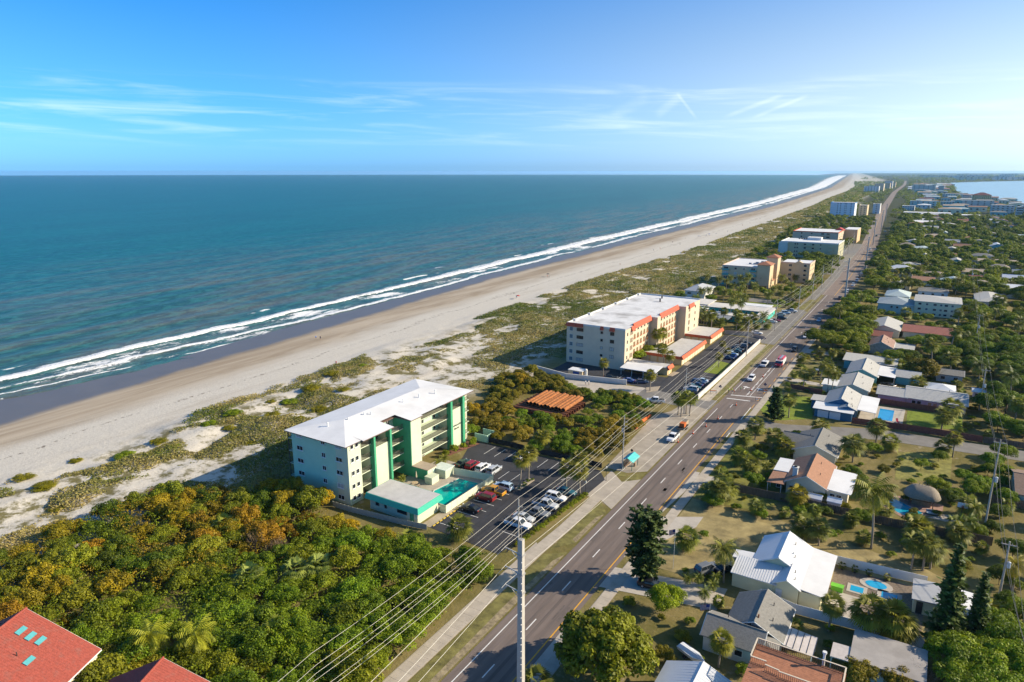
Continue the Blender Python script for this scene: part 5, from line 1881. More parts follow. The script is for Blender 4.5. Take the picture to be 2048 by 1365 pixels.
MB().box(-1.9, 1.9, -5.3, 5.3, .03, .075).build('water', mat('bright_pool_water', (.01, .30, .62), .06, .1, .4, .1, 2, spec=.5), pool3)
lo_ = thing('lounge_chair', 'red lounge chair beside the bright blue pool', 'lounger', (-2.8, 215, .03), 1.9)
MB().box(-.9, .5, -.3, .3, .3, .36).build('seat', mat('red_sling', (.5, .03, .06), .7), lo_)
MB().loft([[(.5, -.3, .3), (.5, .3, .3), (.5, .3, .36), (.5, -.3, .36)], [(1.1, -.3, .85), (1.1, .3, .85), (1.1, .3, .91), (1.1, -.3, .91)]]).build('backrest', MATS['red_sling'], lo_)
for x, y in ((-.8, .25), (-.8, -.25), (.5, .25), (.5, -.25)):
    MB().tube((x, y, 0), (x, y, .3), .03, n=5).build('leg', WFR, lo_)
panel_fence('red_fence', 'long dark red panel fence along the side street', [(-13.9, 207), (-.2, 209.2), (17.2, 209.6)], 1.9, RWOOD, 2.4, post=RWOOD)
panel_fence('red_fence', 'dark red panel fence in front of the pink house', [(-10, 230.3), (9, 230.6)], 1.9, RWOOD, 2.4, post=RWOOD)
panel_fence('red_fence', 'short dark red fence left of the navy blue house', [(-35, 232.5), (-25, 231)], 1.6, RWOOD, 2.4, post=RWOOD)
panel_fence('plank_fence', 'weathered plank fence beyond the end of the dark red fence', [(17.4, 209.8), (36, 211)], 1.8, PWOOD, 2.4, slat=.4)
house('house', 'long pink house with light grey roof behind the dark red fence', 2, 240)
B.gable(-9.4, -1.8, 233.0, 243.0, 2.5, 1.1, PKW, SHL, 'x', .5, trim=WFR)
B.gable(-1.7, 13.8, 233.2, 246.5, 2.6, 1.5, PKW, SHL, 'x', .5, trim=WFR)
for x in (.4, 1.8, 4.6, 6.0, 9.2):
    B.window('y-', x, 1.5, 1.15, 1.2, 233.18, mat('warm_curtain', (.55, .25, .12), .6) if 4 < x < 7 else GLASS, WFR)
B.hip(3.0, 11, 246.6, 254, 2.6, 1.2, PKW, MROOFW, .4)
house('house', 'cream house with pale gable roof between the navy and the teal house', -17, 241)
B.gable(-21.2, -12.2, 233.5, 249.0, 2.6, 1.5, CRW, SHL, 'y', .4, trim=WFR)
B.box('wall', -25.5, -21.25, 234.5, 241, 0, 2.4, CRW)
shed_roof('flat_roof', -26, -21.0, 234, 241.5, 2.5, 2.65, 2.65, 2.5, ROOFW)
house('house', 'teal house with light grey gables and a white patio roof', -15, 262)
B.gable(-20.2, -11.2, 251.5, 267.5, 2.9, 2.0, TLW, SHL, 'y', .5, trim=WFR)
B.box('wall', -23, -6.5, 268.5, 279, 0, 2.8, TLW)
shed_roof('flat_roof', -23.6, -6.0, 268, 279.6, 3.1, 3.1, 3.3, 3.3, SHL)
shed_roof('patio_roof', -11.2, -5.8, 253.5, 267, 3.0, 2.7, 2.7, 3.0, ROOFW)
posts(((-6.1, 254), (-6.1, 266.5)), 2.7)
B.box('wall', -5.7, 1.2, 257, 266, 0, 2.5, TLW)
B.gable(-5.7, 1.2, 256.9, 266.1, 2.5, 1.2, TLW, SHL, 'x', .4)
house('house', 'weathered house with rusty metal roof slope behind the seagrape tree', -13.3, 305)
B.gable(-17.3, -9.2, 297.5, 311, 3.0, 1.9, mat('peeling_wall', (.42, .38, .32), .9, .35, 1.2), mat('rusty_roof', (.32, .20, .15), .8, .3, 1.0), 'y', .4, trim=WFR)
B.flat(-9.1, -2, 300, 309, 2.6, GRW, SHL, .3, thick=.15)
house('house', 'pale grey gabled house beside a long brick red roof', -14.6, 342)
B.gable(-20.5, -8.5, 331, 352, 3.2, 1.9, CRW, SHL, 'y', .5, trim=WFR)
house('house', 'long low house with brick red shingle roof', 2, 343)
B.gable(-7.2, 10.5, 334.5, 350.5, 2.7, 1.6, CRW, mat('brick_shingles', (.30, .115, .085), .95, .15, 1.5, .5, 5), 'x', .5)
B.flat(10.6, 14, 337, 346, 2.5, WHITE, ROOFW, .2, thick=.15)
house('house', 'brick red roofed cottage in front of the pale grey gabled house', -14.5, 324)
B.gable(-20, -11, 320, 328, 2.4, 1.5, CRW, MATS['brick_shingles'], 'x', .4)
PYW = mat('pale_lemon_wall', (.66, .62, .42), .85, .08, .5, dirt=.2)
AQW = mat('aqua_grey_wall', (.36, .50, .47), .85, .06, .5)
house('house', 'aqua grey hip roofed house joined to the lemon apartment house', -13.2, 400)
B.hip(-21.2, -5.3, 391, 409, 4.6, 2.4, AQW, mat('blue_grey_shingles', (.28, .33, .35), .95, .12, 1.5, .4, 5), .6)
for x in (-15, -12.5, -8.2, -6.8):
    B.window('y-', x, 3.2, 1.1, 1.1, 390.98, GLASS, WFR)
house('apartment_house', 'pale lemon three storey apartment house with low grey roof', 4.6, 402, 'building')
B.box('wall', -5.2, 14.4, 391.5, 412, 0, 7.2, PYW)
B.hip(-5.19, 14.39, 391.51, 411.99, 7.21, 1.0, PYW, SHL, .5, z0=7.1)
for z in (1.2, 3.5, 6.0):
    for i, x in enumerate((-2.9, .2, 3.6, 6.2, 8.3, 10.9)):
        B.window('y-', x, z, 1.5 if i % 2 == 0 else 1.0, 1.1, 391.48, GLASS, WFR, i % 2)
house('house', 'aqua roofed cottage peeking over the aqua grey house', -14.5, 434)
B.hip(-20, -8.5, 425, 443, 3.4, 2.2, AQW, mat('mint_metal_roof', (.45, .52, .50), .6), .5)
misc = [  # label, x0,x1,y0,y1, wall h, rise, wall, roof, kind
    ('white house with dark grey hip roof behind the lemon apartment house', -5, 9.5, 455, 469, 3.0, 1.4, WHITE, SHG, 'hip'),
    ('grey roofed house beside two tall palms', 22, 34.5, 430, 464, 3.6, 1.5, GRW, SHL, 'hip'),
    ('large white metal roofed building at the frame edge', 36, 62, 474, 502, 4.2, 1.4, WHITE, MROOFW, 'gx'),
    ('cream house with low roof among the palms beside the road bend', -21, -10, 470, 484, 2.9, 1.4, CRW, SHL, 'gy'),
    ('tan gabled house half hidden by the wood', -10, 2, 500, 514, 3, 1.6, CRW, SHB, 'gx'),
    ('aqua house with pale turquoise roof deep in the wood', -17, -1, 690, 712, 4.4, 1.8, TLW, MATS['mint_metal_roof'], 'hip'),
    ('tall aqua house with pale gable at the right of the wood', 41, 53, 745, 762, 5.0, 2.2, TLW, MROOFW, 'gy'),
    ('small white gabled house standing above the trees', -10, -2, 618, 630, 5.4, 2.0, WHITE, SHL, 'gy'),
    ('small teal trimmed gabled house in the wood', 11, 19.5, 616, 630, 3.8, 1.5, TLW, SHL, 'gy'),
    ('long low house with tan tile roof in the wood', 29, 55, 628, 642, 3.6, 1.4, CRW, mat('tan_tile', (.42, .33, .24), .9), 'gx'),
    ('brown roofed house in the wood', 2, 19, 660, 674, 3.2, 1.4, CRW, SHB, 'gx'),
    ('grey roofed house under the oaks', -22, -8, 575, 592, 3.0, 1.7, GRW, SHL, 'hip'),
    ('tan roofed house between trees by the white gabled house', 18, 34, 560, 574, 3.0, 1.5, CRW, MATS['tan_tile'], 'gx'),
    ('white flat house at the frame edge above the wood', 62, 84, 585, 600, 3.5, .8, WHITE, ROOFW, 'gx'),
    ('pale house with tan roof at the frame edge', 44, 60, 398, 414, 3.0, 1.5, CRW, MATS['tan_tile'], 'gx'),
    ('low pale roofed house at the frame edge by the plank fence', 34, 48, 214, 228, 2.8, 1.2, WHITE, MROOFW, 'gx'),
    ('grey garden workshop with a pale wall in the shaded yard', 6, 13.5, 268, 276, 2.6, .9, GRW, SHG, 'gx'),
    ('white trailer roofed hut behind the pink house', 16.2, 20.5, 252, 256, 2.3, .5, WHITE, MROOFW, 'gx'),
    ('long house with white roof in the far wood', 70, 100, 820, 836, 4, 1.4, WHITE, MROOFW, 'gx'),
    ('terracotta roofed house in the far wood', -12, 8, 845, 862, 4, 1.8, CRW, MATS['tan_tile'], 'hip'),
]
for lab, x0, x1, y0, y1, h, rs, wl_, rf_, kd in misc:
    house('house', lab, (x0 + x1) / 2, (y0 + y1) / 2)
    if kd == 'hip':
        B.hip(x0, x1, y0, y1, h, rs, wl_, rf_, .5)
    else:
        B.gable(x0, x1, y0, y1, h, rs, wl_, rf_, kd[1], .5, trim=WFR)
    k_ = max(2, int((x1 - x0) / 4))
    for i in range(k_):
        B.window('y-', x0 + (x1 - x0) * (i + .5) / k_, h * .55, 1.4, 1.2, y0 - .02, GLASS, WFR)
# far shops and blocks
house('store', 'long white roofed shopping building far along the road', -18, 1306, 'building')
B.flat(-51, 14, 1300, 1325, 5, WHITE, ROOFW, .5)
house('store', 'long brown shopping building with white roof in front of the other', 13, 1256, 'building')
B.flat(-25, 51, 1248, 1272, 5.5, mat('brick_brown', (.24, .15, .12), .9), ROOFW, .5)
house('store', 'store with blue edged white roof at the roadside', -12, 1072, 'building')
B.flat(-30, 5, 1050, 1095, 5, mat('store_green', (.10, .34, .30), .8), ROOFW, .3)
B.box('fascia', -30.6, 5.4, 1049.3, 1049.6, 3.6, 5.3, mat('blue_trim', (.05, .24, .52), .6))
house('store', 'low white flat store nearest in the far wood', -7, 940, 'building')
B.flat(-19, 5, 930, 944, 4, WHITE, ROOFW, .3)
bl = random.Random(9)
for lab, pa, pb, h, m_, g_ in (
        ('pale blue three storey block near the shopping buildings', (1000, 432), (1240, 440), 12, AQW, None), ('aqua hip roofed hall beyond the shops', (1280, 422), (1410, 428), 9, AQW, None),
        ('long grey waterfront block by the lagoon', (1480, 432), (1760, 432), 13, GRW, None), ('olive grey block of flats near the frame edge', (1740, 492), (1970, 508), 14, GRW, None),
        ('small white block beside the road', (930, 462), (1040, 470), 8, WHITE, None), ('grey block at the frame edge by the lagoon', (1975, 520), (2040, 530), 15, GRW, None),
        ('dark roofed long block in the distance', (1020, 290), (1240, 283), 22, GRW, None), ('white block on the lagoon point', (1260, 300), (1310, 300), 22, WHITE, None),
        ('pale waterfront houses row at the lagoon', (1300, 345), (1420, 350), 10, WHITE, None), ('white waterfront block on the lagoon shore', (1480, 375), (1560, 378), 14, WHITE, None)):
    (x0, y0), (x1, _) = G(1600 + pa[0] / 4.571, 320 + pa[1] / 4.571), G(1600 + pb[0] / 4.571, 320 + pb[1] / 4.571)
    slab_block(lab, min(x0, x1), max(x0, x1), y0, y0 + 24, h, m_, max(3, int(h / 3.2)), [(.1, 3), (.3, 3), (.5, 3), (.7, 3), (.9, 3)], 0)
x0, y0 = G(1600 + 1570 / 4.571, 320 + 382 / 4.571)
x1, _ = G(1600 + 1742 / 4.571, 320 + 385 / 4.571)
house('hotel', 'yellow waterfront hotel with dark red hip roof by the lagoon', (x0 + x1) / 2, y0, 'building')
B.hip(x0, x1, y0, y0 + 30, 15, 6, mat('hotel_yellow', (.60, .48, .24), .85), mat('maroon_roof', (.16, .05, .045), .8), 1.5)
for k in range(4):
    for i in range(10):
        B.window('y-', x0 + (x1 - x0) * (i + .5) / 10, 2.2 + 3.7 * k, 2.0, 1.8, y0 - .03, GLASS, WFR)

# ---------------------------------------------------------------- red tiled house at the lower edge
TILER = mat('coral_tile', (.30, .066, .045), .8, .22, 3.0, .8, 7, dirt=.25)
B = Bld('villa', 'villa with coral red tiled roof and skylights at the lower edge', 'house', -101.2, 35.2, rad(25), local=True)
B.gable(-10, 10, -22, -.4, 5.4, 5.4, CRW, TILER, 'y', .4, trim=WFR)
RECTS[-1] = (-110, -86, 12, 36)
B.seams((10.4, -22.4, 5.36), (10.4, 0, 5.36), (0, -22.4, 10.99), (0, 0, 10.99), 62, TILER)
B.seams((-10.4, -22.4, 5.36), (-10.4, 0, 5.36), (0, -22.4, 10.99), (0, 0, 10.99), 62, TILER)
B.part('ridge_cap', MB().tube((0, -22.5, 11.02), (0, .1, 11.02), .16, n=8), TILER)
ca, sa = math.cos(rad(25)), math.sin(rad(25))
nv = Vector((.54 * ca, .54 * sa, 1.0))
A0 = Vector((-101.2, 35.2, 11.05))
for a, b in ((42, 1262), (61, 1273), (81, 1282), (58, 1322)):
    d_ = Vector(ray(a, b))
    p_ = Vector((0, 0, H)) + d_ * ((A0 - Vector((0, 0, H))).dot(nv) / d_.dot(nv)) - Vector((-101.2, 35.2, 0))
    o = MB().box(-.35, .35, -.75, .75, -.1, .1).build('skylight', mat('skylight_glass', (.10, .36, .38), .15, spec=.5), B.root)
    o.location = (p_.x * ca + p_.y * sa, -p_.x * sa + p_.y * ca, p_.z)
    o.rotation_euler = (0, math.atan(.54), 0)
B = Bld('villa', 'smaller coral red tiled villa wing beside the big one', 'house', -78.0, 40.6, rad(25), local=True)
B.gable(-8, 8, -16, -.4, 4.9, 4.0, CRW, TILER, 'y', .4, trim=WFR)
RECTS[-1] = (-84, -68, 22, 41)
B.seams((8.4, -16.4, 4.88), (8.4, 0, 4.88), (0, -16.4, 9.09), (0, 0, 9.09), 46, TILER)
B.seams((-8.4, -16.4, 4.88), (-8.4, 0, 4.88), (0, -16.4, 9.09), (0, 0, 9.09), 46, TILER)
B.part('ridge_cap', MB().tube((0, -16.5, 9.12), (0, .1, 9.12), .16, n=8), TILER)
# ---------------------------------------------------------------- the rest of the town, roof by roof
rt = random.Random(29)
WALLS = [WHITE, CRW, GRW, TLW, AQW, PYW]
ROOFS = [SHL, SHG, SHB, ROOFW, MROOFW, MATS['tan_tile'], MATS['mint_metal_roof'], MATS['brick_shingles']]
placed = []
LAGP = px((1900, 366), (1915, 384), (1935, 392), (1990, 400), (2050, 409), (2300, 440), (2500, 364), (2048, 362), (1960, 364))


def room(x, y, w):
    return all(not (a - w < x < b + w and c - w < y < d_ + w) for a, b, c, d_ in RECTS)


def in_lagoon(x, y):
    c = False
    for i in range(len(LAGP)):
        (x0, y0), (x1, y1) = LAGP[i], LAGP[i - 1]
        if (y0 > y) != (y1 > y) and x < (x1 - x0) * (y - y0) / (y1 - y0) + x0:
            c = not c
    return c


for band, n_, x0, x1, y0, y1, s0, s1 in (('between the near gardens', 7, 40, 66, 240, 420, 9, 13), ('in the near wood', 34, -28, 105, 455, 780, 9, 15), ('in the middle wood', 42, -30, 140, 780, 1230, 11, 20), ('beyond the shopping buildings', 46, -50, 160, 1340, 2400, 16, 34), ('far along the coast road', 34, -120, 20, 2400, 4400, 28, 60)):
    k = 0
    for _ in range(900):
        if k == n_:
            break
        x, y = rt.uniform(x0, x1), rt.uniform(y0, y1)
        if abs(x - RX(y)) < 20 or not room(x, y, s1 * .62) or in_lagoon(x, y + 20):
            continue
        k += 1
        w, d_ = rt.uniform(s0, s1), rt.uniform(s0, s1) * .7
        h = rt.uniform(3.4, 5.6) * (1 if y < 1240 else 1.7)
        wl_, rf_ = rt.choice(WALLS), rt.choice(ROOFS)
        house('house', 'small house with its roof showing above the trees ' + band, x, y, group='houses ' + band)
        ax = rt.choice('xy')
        if rt.random() < .35:
            B.hip(x - w / 2, x + w / 2, y - d_ / 2, y + d_ / 2, h, rt.uniform(1.5, 2.4), wl_, rf_, .5)
        else:
            B.gable(x - w / 2, x + w / 2, y - d_ / 2, y + d_ / 2, h, rt.uniform(1.4, 2.2), wl_, rf_, ax, .5)
        for i in range(3):
            B.window('y-', x - w / 2 + w * (i + .5) / 3, h * .55, w * .12, h * .3, y - d_ / 2 - .02, GLASS, WFR)
# ---------------------------------------------------------------- vehicles: patterns and copies
PAINT = mat('car_paint', (1, 1, 1), .28, .05, .5, objcol=True, spec=.5)
TYRE = mat('tyre', (.02, .02, .02), .9)
RIM = mat('rim', (.45, .45, .46), .35, metal=.6)
LAMP = mat('head_lamp', (.7, .7, .68), .15, spec=.6)
TAIL = mat('tail_lamp', (.45, .02, .02), .3)
BLACKP = mat('black_plastic', (.025, .025, .027), .6)


def car_pattern(name, cat, L, Wd, hood, deck, top, prof, glass, bed=None, wheel=.34):
    """prof: list of (x, z) over the body side from tail to nose; glass: x of (rear base, rear top, front top, front base)"""
    hw = Wd / 2
    b = MB()
    rings = []
    for x, z0, z1, wf in prof:
        w1, w2 = hw * wf, hw * wf * .93
        rings.append([(x, -w1 * .94, z0), (x, w1 * .94, z0), (x, w1, z0 + (z1 - z0) * .45), (x, w2, z1), (x, w2 * .4, z1 + .025), (x, -w2 * .4, z1 + .025), (x, -w2, z1), (x, -w1, z0 + (z1 - z0) * .45)])
    b.loft(rings)
    body = b.mesh('body', PAINT, False)
    rb, rt, ft, fb = glass
    zb = deck
    g = MB().loft([[(rb, -hw * .88, zb), (fb, -hw * .88, hood), (fb, hw * .88, hood), (rb, hw * .88, zb)], [(rt, -hw * .72, top), (ft, -hw * .72, top), (ft, hw * .72, top), (rt, hw * .72, top)]])
    r_ = MB().loft([[(rt - .06, -hw * .74, top), (ft + .06, -hw * .74, top), (ft + .06, hw * .74, top), (rt - .06, hw * .74, top)],
                    [(rt + .1, -hw * .62, top + .07), (ft - .15, -hw * .62, top + .07), (ft - .15, hw * .62, top + .07), (rt + .1, hw * .62, top + .07)]])
    for s in (-1, 1):       # pillars
        for (x0, z0, x1) in ((rb, zb, rt), (fb, hood, ft), ((rb + fb) / 2 - .1, (zb + hood) / 2, (rt + ft) / 2 - .1)):
            r_.tube((x0, s * hw * .885, z0), (x1, s * hw * .735, top + .02), .045, n=4)
    parts = [('body', body), ('windows', g.mesh('windows', GLASS)), ('roof', r_.mesh('roof', PAINT))]
    if bed:
        bb = MB().box(bed[0], bed[1], -hw * .8, hw * .8, deck + .03, deck + .045)
        parts.append(('load_bed', bb.mesh('load_bed', BLACKP)))
    wm = MB()
    wm.tube((0, -.11, 0), (0, .11, 0), wheel, n=14)
    wme = wm.mesh('wheel', TYRE)
    rme = MB().tube((0, -.12, 0), (0, .12, 0), wheel * .58, n=10).mesh('rim', RIM)
    o = bpy.data.objects.new(name, None)
    o['category'] = cat
    ch = [bpy.data.objects.new(nm, me) for nm, me in parts]
    ax = L * .30
    for x in (-ax, ax * 1.03):
        for s in (-1, 1):
            w = bpy.data.objects.new('wheel', wme)
            w.location = (x, s * (hw - .1), wheel)
            q = bpy.data.objects.new('rim', rme)
            PARTS[w.name] = [q]
            ch.append(w)
            PATTERNS.append((w, [q]))
    xn, xt = prof[-1][0], prof[0][0]
    hl = MB().box(-.06, .05, -.17, .17, -.07, .07)
    for s in (-1, 1):
        for nm, me, x in (('headlight', hl.mesh('headlight', LAMP), xn), ('taillight', hl.mesh('taillight', TAIL), xt)):
            w = bpy.data.objects.new(nm, me)
            w.location = (x, s * hw * .66, hood - .16 if nm == 'headlight' else deck - .14)
            ch.append(w)
    PARTS[o.name] = ch
    PATTERNS.append((o, ch))
    return o


CARP = {
    'sedan': car_pattern('sedan', 'car', 4.7, 1.82, .92, .98, 1.40, [(-2.35, .38, .80, .86), (-2.2, .25, .96, .97), (-1.2, .22, .99, 1), (.9, .22, .95, 1), (2.0, .24, .82, .95), (2.35, .36, .62, .80)], (-1.75, -1.05, .25, 1.05)),
    'suv': car_pattern('suv', 'car', 4.7, 1.92, 1.08, 1.10, 1.70, [(-2.35, .42, 1.05, .9), (-2.28, .3, 1.10, .98), (.95, .28, 1.07, 1), (2.05, .3, .98, .96), (2.35, .42, .74, .84)], (-2.25, -1.95, .35, 1.1), wheel=.38),
    'pickup': car_pattern('pickup_truck', 'pickup truck', 5.7, 2.0, 1.15, 1.12, 1.85, [(-2.85, .5, 1.05, .95), (-2.8, .42, 1.12, .98), (-.6, .4, 1.13, 1), (1.4, .4, 1.14, 1), (2.6, .42, 1.05, .96), (2.85, .5, .85, .86)], (-.85, -.75, .75, 1.4), bed=(-2.7, -.95), wheel=.42),
    'jeep': car_pattern('jeep', 'car', 4.3, 1.88, 1.12, 1.12, 1.80, [(-2.1, .5, 1.10, .95), (-2.0, .42, 1.12, 1), (.8, .42, 1.12, 1), (1.95, .44, 1.08, .86), (2.1, .5, .95, .8)], (-1.95, -1.9, .55, .85), wheel=.44),
}
CC = {'white': (.75, .75, .75), 'silver': (.45, .47, .49), 'grey': (.16, .17, .18), 'black': (.018, .018, .02), 'red': (.26, .02, .025), 'navy': (.02, .045, .11), 'blue': (.03, .10, .32), 'teal': (.03, .12, .15), 'yellow': (.60, .30, .02), 'green': (.03, .06, .045), 'ice': (.42, .55, .66), 'orange': (.55, .12, .02)}
RD = math.radians


def car(kind, colour, x, y, deg, label, group=None):
    return dup(CARP[kind], (x, y, .05), RD(deg), 1, label, group, CC[colour])


G1 = 'cars in the mint block car park'
for a in (('sedan', 'green', -91.8, 125.6, 90, 'dark green car at the far end of the row behind the pool fence'), ('jeep', 'red', -88.9, 125.6, 90, 'maroon jeep with white top beside the pool fence'),
          ('suv', 'white', -86.0, 125.9, 90, 'white car parked between the maroon jeep and the silver suv'), ('suv', 'silver', -83.0, 126.2, 90, 'silver grey suv at the near end of the row behind the pool fence'),
          ('suv', 'ice', -76.4, 119.9, 180, 'pale blue suv behind the yellow and black pickup'), ('pickup', 'yellow', -77.0, 116.8, 180, 'yellow and black pickup parked against the cream pool fence'),
          ('suv', 'red', -77.0, 113.6, 180, 'dark red suv against the pool fence'), ('sedan', 'black', -76.8, 107.6, 180, 'black car alone near the pool house'),
          ('suv', 'white', -81.6, 136.8, 90, 'white car in the shaded stall behind the twin palms'), ('sedan', 'teal', -63.2, 125.3, 0, 'dark teal car nearest the entrance by the iron fence'),
          ('suv', 'white', -63.8, 121.6, 0, 'white suv next to the dark teal car'), ('pickup', 'silver', -64.1, 117.4, 0, 'silver pickup in the middle of the iron fence row'),
          ('pickup', 'grey', -63.9, 113.2, 0, 'grey pickup with covered bed in the iron fence row'), ('sedan', 'silver', -65.2, 110.2, 0, 'silver car squeezed between two pickups'),
          ('pickup', 'white', -64.8, 107.2, 0, 'white pickup with open bed nearest the big pole')):
    car(*a, G1)
car('pickup', 'white', -53.4, 168.6, -90, 'white flatbed truck on the concrete apron facing the camera', None)
t_ = thing('equipment_trailer', 'flat trailer carrying an orange machine behind the white truck', 'trailer', (-53.7, 177.6, .04), 0)
MB().box(-1.0, 1.0, -2.6, 2.4, .62, .74).build('deck', BLACKP, t_)
MB().tube((0, -2.6, .66), (0, -4.2, .6), .06, n=5).build('drawbar', BLACKP, t_)
for x in (-1.05, 1.05):
    for y in (-.2, .7):
        MB().tube((x - .1, y, .33), (x + .1, y, .33), .33, n=12).build('wheel', TYRE, t_)
mc = thing('wood_chipper', 'orange machine with tan hopper on the flat trailer', 'machine', (-53.7, 178.4, .79))
MB().box(-.7, .7, -1.6, .2, 0, 1.1).build('engine_box', mat('machine_orange', (.55, .13, .03), .6), mc)
MB().loft([[(-.5, .2, .3), (.5, .2, .3), (.5, .2, .9), (-.5, .2, .9)], [(-.95, 1.4, .2), (.95, 1.4, .2), (.95, 1.4, 1.6), (-.95, 1.4, 1.6)]]).build('hopper', mat('hopper_tan', (.52, .40, .26), .7), mc)
car('pickup', 'white', -68.0, 195.2, 200, 'white pickup parked on the beach access lane by the shrubs')
car('suv', 'white', -48.2, 235.2, -90, 'white suv waiting behind the work zone')
car('suv', 'black', -42.8, 284.5, -90, 'black suv following the red fire truck')
car('suv', 'white', -42.6, 310.5, -90, 'white suv beside the dark shade tree on the road')
ut = thing('utility_truck', 'white utility truck with equipment boxes waiting in the left lane', 'truck', (-48.3, 256, .05), -math.pi / 2)
MB().box(-2.9, .6, -1.05, 1.05, .55, 1.5).build('service_body', mat('van_white', (.74, .74, .73), .35), ut)
MB().loft([[(.65, -1, .5), (2.9, -1, .5), (2.9, 1, .5), (.65, 1, .5)], [(.65, -1, 1.2), (2.85, -.95, 1.1), (2.85, .95, 1.1), (.65, 1, 1.2)]]).build('bonnet', MATS['van_white'], ut)
MB().loft([[(.65, -.95, 1.2), (2.0, -.95, 1.2), (2.0, .95, 1.2), (.65, .95, 1.2)], [(.7, -.8, 1.95), (1.55, -.8, 1.95), (1.55, .8, 1.95), (.7, .8, 1.95)]]).build('cab', GLASS, ut)
MB().box(.66, 1.6, -.82, .82, 1.95, 2.05).build('cab_roof', MATS['van_white'], ut)
MB().path([(-2.0, 0, 1.5), (-2.0, 0, 2.4), (.6, .1, 2.7)], .14, 6).build('boom', MATS['van_white'], ut)
for x in (-1.8, 1.9):
    for s in (-1, 1):
        w_ = MB().tube((x, s * 1.02 - .13, .42), (x, s * 1.02 + .13, .42), .42, n=12).build('wheel', TYRE, ut)
for s in (-1, 1):
    MB().box(2.86, 2.92, s * .75 - .15, s * .75 + .15, .75, .92).build('headlight', LAMP, ut)
ft = thing('fire_truck', 'red and white fire truck heading for the camera beside the verge', 'fire truck', (-43.5, 260.5, .05), -math.pi / 2)
FRED = mat('fire_red', (.55, .02, .05), .3, spec=.5)
MB().box(-4.2, 2.0, -1.22, 1.22, .6, 2.3).build('body', mat('fire_white', (.74, .73, .72), .35), ft)
MB().box(-4.1, 1.0, -1.0, 1.0, 2.31, 2.75).build('hose_bed', FRED, ft)
MB().loft([[(2.05, -1.2, .55), (4.1, -1.2, .55), (4.1, 1.2, .55), (2.05, 1.2, .55)], [(2.05, -1.2, 1.5), (4.15, -1.2, 1.5), (4.15, 1.2, 1.5), (2.05, 1.2, 1.5)]]).build('cab', FRED, ft)
MB().loft([[(2.05, -1.16, 1.51), (4.1, -1.16, 1.51), (4.1, 1.16, 1.51), (2.05, 1.16, 1.51)], [(2.1, -1.05, 2.35), (3.85, -1.05, 2.35), (3.85, 1.05, 2.35), (2.1, 1.05, 2.35)]]).build('windscreen', GLASS, ft)
MB().box(2.05, 3.9, -1.1, 1.1, 2.36, 2.5).build('cab_roof', mat('fire_white', (.74, .73, .72), .35), ft)
MB().box(2.9, 3.3, -.8, .8, 2.51, 2.66).build('light_bar', FRED, ft)
MB().box(-4.0, 1.6, -.35, .35, 2.76, 2.9).build('ladder', RIM, ft)
for x in (-2.4, 2.9):
    for s in (-1, 1):
        MB().tube((x, s * 1.1 - .16, .5), (x, s * 1.1 + .16, .5), .5, n=14).build('wheel', TYRE, ft)
for s in (-1, 1):
    MB().box(4.1, 4.18, s * .85 - .2, s * .85 + .2, .85, 1.05).build('headlight', LAMP, ft)
G2 = 'cars in the beige block car park'
for i, (y, c_, k_) in enumerate(((212.6, 'silver', 'suv'), (215.4, 'teal', 'sedan'), (218.2, 'navy', 'sedan'), (221.0, 'navy', 'suv'), (223.8, 'ice', 'sedan'), (258.5, 'navy', 'sedan'), (261.4, 'blue', 'suv'), (264.3, 'ice', 'suv'), (270.0, 'teal', 'sedan'), (273.0, 'black', 'suv'), (279.5, 'grey', 'suv'), (286, 'black', 'sedan'))):
    lab = {0: 'silver suv at the near end of the row along the white wall', 1: 'dark teal car second in the near row along the white wall', 2: 'navy car in the middle of the near row along the white wall', 3: 'navy suv fourth in the near row along the white wall', 4: 'ice blue car at the far end of the near wall row',
           5: 'navy car at the near end of the far wall row', 6: 'blue suv second in the far wall row', 7: 'ice blue suv third in the far wall row', 8: 'dark teal car in the far wall row', 9: 'black suv in the far wall row', 10: 'grey suv near the end of the far wall row', 11: 'black car last in the far wall row'}[i]
    car(k_, c_, -62.3, y, 0 if i % 2 else 180, lab, G2)
car('sedan', 'black', -90.1, 210.8, 20, 'black car beside the little palm at the shed', G2)
car('sedan', 'blue', -83.1, 211.0, 10, 'bright blue car parked by the white path wall', G2)
car('sedan', 'navy', -79.2, 211.8, 30, 'dark blue car next to the bright blue one', G2)
car('suv', 'grey', -78.3, 220.8, 90, 'grey suv under the white carport', G2)
G3 = 'cars in front of the teal motel'
for a in (('pickup', 'silver', -58.4, 366.2, 0, 'silver pickup with a capped bed by the pole at the motel'), ('suv', 'ice', -60.0, 360.4, 10, 'ice blue suv beside the silver pickup'), ('sedan', 'silver', -61.4, 355.5, 10, 'silver car in the motel row'),
          ('suv', 'black', -59.0, 345.5, 10, 'black suv in the motel row'), ('sedan', 'red', -60.6, 338.5, 10, 'red car in the motel row'), ('sedan', 'white', -61.5, 335, 10, 'white car next to the red one at the motel'), ('sedan', 'white', -62.3, 307.4, 0, 'white car behind the low wall at the motel entrance')):
    car(*a, G3)
G4 = 'cars on the far road'
